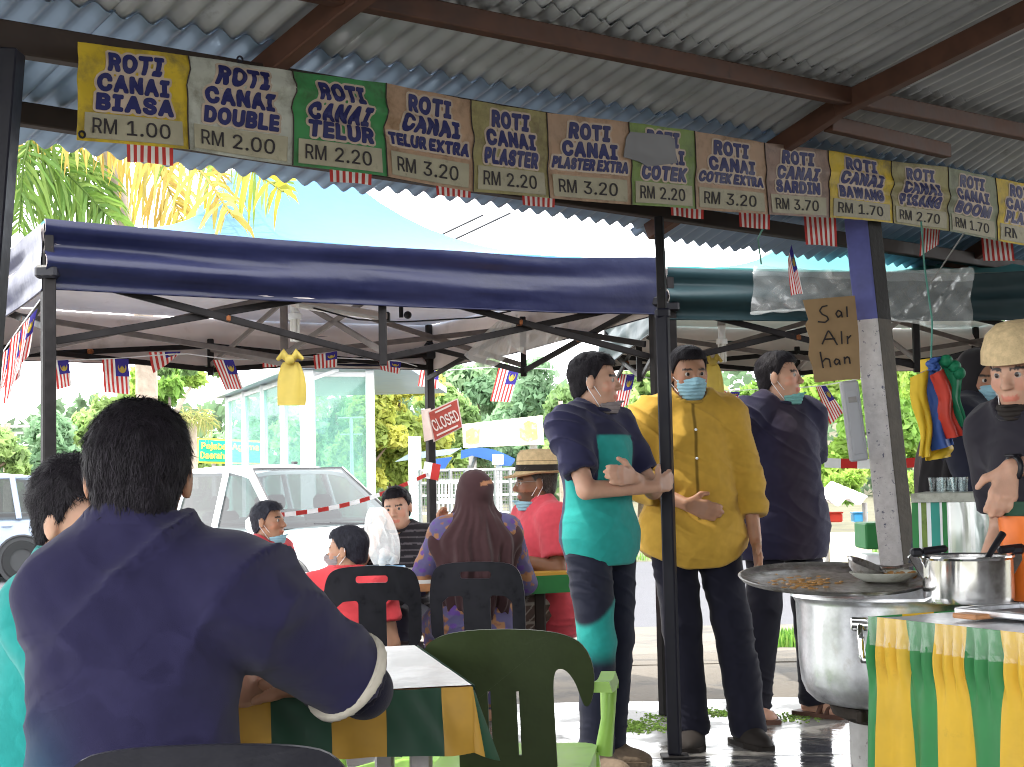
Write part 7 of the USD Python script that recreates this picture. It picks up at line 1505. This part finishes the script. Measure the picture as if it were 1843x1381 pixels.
hatT = thing('straw_hat', 'straw fedora hat with a dark band on the head of the older man', 'hat', V(mx, 7.45, 1.2))
def hatm(prof, n=56, dent=False):
    v, f = lathe(prof, n); v = v * V(1.0, 1.22, 1.0)
    if dent: v[:, 2] -= 0.018 * np.exp(-(v[:, 0] / 0.022) ** 2) * (v[:, 2] > 0.085) 
    rim = np.hypot(v[:, 0], v[:, 1] / 1.22) > 0.095; v[:, 2] += np.where(rim, -0.16 * np.clip(v[:, 1] - 0.02, 0, 1) + 0.10 * np.clip(-v[:, 1] - 0.06, 0, 1), 0)
    w = J['hc'] + (v + V(0, -0.012, 0.052)) @ Rh.T; w = w * J['s']; c, n_ = math.cos(D2(112)), math.sin(D2(112)); return np.stack([c * w[:, 0] - n_ * w[:, 1] + mx, n_ * w[:, 0] + c * w[:, 1] + 7.45, w[:, 2]], 1), f
part(hatT, 'crown', hatm([(0.0, 0.108), (0.045, 0.112), (0.070, 0.108), (0.080, 0.09), (0.084, 0.05), (0.087, 0.0)], dent=True), 'straw', smooth=50); part(hatT, 'brim', hatm([(0.086, 0.003), (0.105, -0.004), (0.132, -0.006), (0.140, 0.0), (0.132, -0.010), (0.105, -0.009), (0.085, -0.004)]), 'straw', smooth=50); part(hatT, 'band', hatm([(0.0895, 0.003), (0.0880, 0.034), (0.086, 0.034), (0.087, 0.003)]), 'hat_band', smooth=50)
holes = [(a, z) for a in np.arange(0, 6.28, 0.20) for z in (0.052, 0.066)]
part(hatT, 'vent_holes', hatm(vf(cat(*[xf(trimesh.creation.icosphere(0, 0.0035), (0.0838 * math.cos(a + z * 3), 0.0838 * math.sin(a + z * 3), z)) for a, z in holes]))[0][:0] if False else [(0.0846, 0.0515), (0.0846, 0.0535)], 56), 'hat_band', smooth=False)
for q in (-1, 1):
    J['putm']('spectacle_lens', tube([J['Hd'](q * 0.031 + 0.017 * math.cos(a), 0.096, 0.0 + 0.013 * math.sin(a)) for a in np.linspace(0, 6.28, 18)], 0.0014, 5), 'grey_steel'); J['putm']('spectacle_arm', tube([J['Hd'](q * 0.048, 0.095, 0.004), J['Hd'](q * 0.078, 0.02, 0.006), J['Hd'](q * 0.08, -0.01, 0.002)], 0.0014, 5), 'grey_steel')
J['putm']('wrist_watch', cat(tube([J['wL'] + 0.030 * (math.cos(a) * V(0, 0, 1) + math.sin(a) * V(1, 0, 0)) for a in np.linspace(0, 6.28, 16)], 0.008, 6), box(J['wL'] + V(-0.03, 0, 0.01), (0.012, 0.035, 0.03), 0.004)), 'black_plastic')
# ---- the three who stand and wait
def teal_cols(lc, v, J):
    c = np.tile(NAVY, (len(v), 1)); k = sstep(lc[:, 1] + 0.35 * lc[:, 0], -0.007, 0.004) * sstep(0.40 - lc[:, 2], 0.0, 0.010); k = k * sstep(np.linalg.norm(v - J['SR'], axis=1), 0.12, 0.14) * sstep(np.linalg.norm(v - J['SL'], axis=1), 0.10, 0.12)
    for a, b in (('SR', 'eR'), ('SL', 'eL')):
        d = J[b] - J[a]; t = np.clip((v - J[a]) @ d / (d @ d), 0, 1); k = k * sstep(np.linalg.norm(v - J[a] - t[:, None] * d, axis=1), 0.100, 0.104)
    return mixc(c, TURQ, k)
def teal_legs(lc, v, J):
    c = np.tile(V(0.014, 0.016, 0.030), (len(v), 1)); k = (sstep(np.sin(v[:, 2] * 11 + v[:, 0] * 10 + 1.0), 0.1, 0.4) * sstep(v[:, 0], 0.02, 0.06) * sstep(v[:, 2], 0.42, 0.5) * (v[:, 2] < 0.90)); return mixc(c, TURQ * 0.9, k)
TX = loc_of(1078, 6.02)
person('person with folded arms in a navy and turquoise T-shirt left of the pole', TX, 6.02, D2(-128), 1.62, lean=-0.04, head=(0.45, 0.0, 0.0), mask=('mask_grey', 'chin'), skin='light', shirt=dict(col=teal_cols, sleeve=0.72, hem=-0.13, loose=0.014), legs=dict(col=teal_legs, wide=0.008, end=1.04), shoes='bark',
       armR=(V(0.235, 0.10, 1.13), V(-0.06, 0.235, 1.135)), armL=(V(-0.235, 0.11, 1.12), V(0.07, 0.215, 1.175)), handR=(V(-1, 0.05, 0.25), V(0, -1, 0), 0.6), handL=(V(1, 0.0, 0.1), V(0, -1, 0), 0.6), h=0.006, fat=1.02, feet=[(0.09, 0.02), (-0.10, -0.05)])
YX = loc_of(1243, 6.5)
def must_cols(lc, v, J):
    c = np.tile(MUST, (len(v), 1)); k = (np.abs(lc[:, 0]) < 0.006) & (lc[:, 1] > 0) & (lc[:, 2] > 0.0); c[k] = MUST * 0.35; return c
person('person in a mustard long shirt and blue face mask standing behind the steel pole', YX, 6.5, D2(184), 1.675, head=(0.16, 0.08, 0.03), mask=('mask_blue', 'on'), skin='tan', fat=1.08, wide=0.98, bone=1.04, shirt=dict(col=must_cols, sleeve=1.55, hem=-0.20, hemwave=0.035, loose=0.020, collar=False, amp=0.011, buttons=[(0, 0.15, 0.38), (0, 0.155, 0.26)]), legs=dict(col=(0.010, 0.010, 0.020), wide=0.016, end=1.08), shoes='hat_band',
       armR=(V(0.27, 0.03, 1.13), V(0.06, 0.205, 1.02)), armL=(V(-0.245, 0.00, 1.10), V(-0.255, 0.08, 0.86)), handR=(V(-1, 0.15, -0.3), V(0, -1, 0), 0.5), feet=[(0.03, 0.02), (-0.21, 0.03)], h=0.0065)
NX = loc_of(1405, 7.2)
person('person in a dark plum T-shirt, teal mask under chin, left of the pillar', NX, 7.2, D2(-150), 1.70, head=(0.62, -0.05, 0), mask=('mask_teal', 'chin'), skin='light', fat=1.16, wide=1.10, bone=1.06, shirt=dict(col=lambda lc, v, J: mixc(np.tile(V(0.018, 0.017, 0.045), (len(v), 1)), V(0.022, 0.015, 0.030), sstep(np.abs(lc[:, 0] - 0.02), 0.16, 0.02)), sleeve=0.75, hem=-0.22, loose=0.018, amp=0.009), legs=dict(col=(0.010, 0.010, 0.018), wide=0.012, end=1.06), shoes='sandal:roof_timber', armR=(V(0.245, -0.08, 1.12), V(0.12, -0.16, 0.92)), armL=(V(-0.255, -0.07, 1.11), V(-0.15, -0.17, 0.90)), feet=[(0.17, -0.02), (-0.12, 0.05)], h=0.0065)
# ---- the two at the right
WX = loc_of(1742, 5.95)
person('person in black headscarf and pale blue mask behind the coloured cloths', WX - 0.05, 5.95, D2(-118), 1.60, lean=0.18, head=(-0.75, 0.15, 0.0), hair=None, mask=('mask_blue', 'on'), scarf=dict(col=lambda q, l: mixc(np.tile(V(0.018, 0.016, 0.018), (len(q), 1)), V(0.10, 0.085, 0.085), sstep(-q[:, 1], 0.02, 0.06)), length=0.26), shirt=dict(col=(0.016, 0.017, 0.032), sleeve=1.8, hem=-0.3, loose=0.03), legs=dict(col=(0.014, 0.014, 0.02), skirt=True, name='skirt', wide=0.03), armR=(V(0.24, 0.14, 1.12), V(0.14, 0.38, 1.08)), armL=(V(-0.24, 0.14, 1.12), V(-0.12, 0.38, 1.08)), h=0.0075)
KX, KY, ky = loc_of(1908, 4.17), 4.17, D2(118)
ks = 1.52 / 1.70
kw = loc2(1818, 842, 3.95, KX, KY, ky, ks); ke = loc2(1900, 835, 4.0, KX, KY, ky, ks)
ck_, JK = person('cook in dark clothes and cream cap at the right edge, reaching down', KX, KY, ky, 1.52, lean=0.26, head=(0.35, 0.22, 0.0), fat=0.95, wide=0.92, skin='light', hair=True, mask=('hat_band', 'chin'), shirt=dict(col=(0.02, 0.018, 0.026), sleeve=0.8, hem=-0.2, loose=0.02), legs=dict(col=(0.016, 0.016, 0.026)), armL=(ke, kw), handL=(V(0.05, 0.35, -1), V(0.6, -0.4, 0), 0.8), armR=(V(0.22, 0.02, 1.08), V(0.20, 0.16, 0.88)), h=0.006)
JK['putm']('cap', xf(lathe([(0.0, 0.094), (0.05, 0.088), (0.082, 0.064), (0.100, 0.022), (0.104, -0.012), (0.098, -0.012), (0.093, 0.02), (0.076, 0.055), (0.0, 0.085)], 40), JK['hc'] + JK['RH'] @ V(0, -0.010, 0.048), 0, JK['RH'] @ np.diag([1, 1.2, 1.1])), 'straw', smooth=50)
JK['putm']('wrist_watch', cat(tube([lerp(JK['wL'], JK['eL'], 0.08) + 0.031 * (math.cos(a) * V(0, 0, 1) + math.sin(a) * unit(np.cross(JK['wL'] - JK['eL'], V(0, 0, 1)))) for a in np.linspace(0, 6.28, 18)], 0.009, 6), box(lerp(JK['wL'], JK['eL'], 0.08) + V(0, 0, 0.034), (0.036, 0.036, 0.01), 0.003)), 'black_plastic')
tubc = at(1852, 925, 4.0)
tub = thing('orange_tub', 'orange plastic tub with dark green rim under the hand of the cook', 'tub', (tubc[0], 4.0, ZC + 0.008))
hh = tubc[2] - ZC - 0.01
part(tub, 'tub', lathe([(0, 0), (0.075, 0), (0.088, hh), (0.084, hh), (0.07, 0.01), (0, 0.01)], 40, (tubc[0] + 0.01, 4.0, ZC + 0.008)), 'orange_plastic', smooth=35); part(tub, 'rim', lathe([(0.086, hh - 0.002), (0.096, hh), (0.098, hh + 0.035), (0.092, hh + 0.036), (0.086, hh + 0.004)], 40, (tubc[0] + 0.01, 4.0, ZC + 0.008)), 'cloth_dark_green', smooth=35)
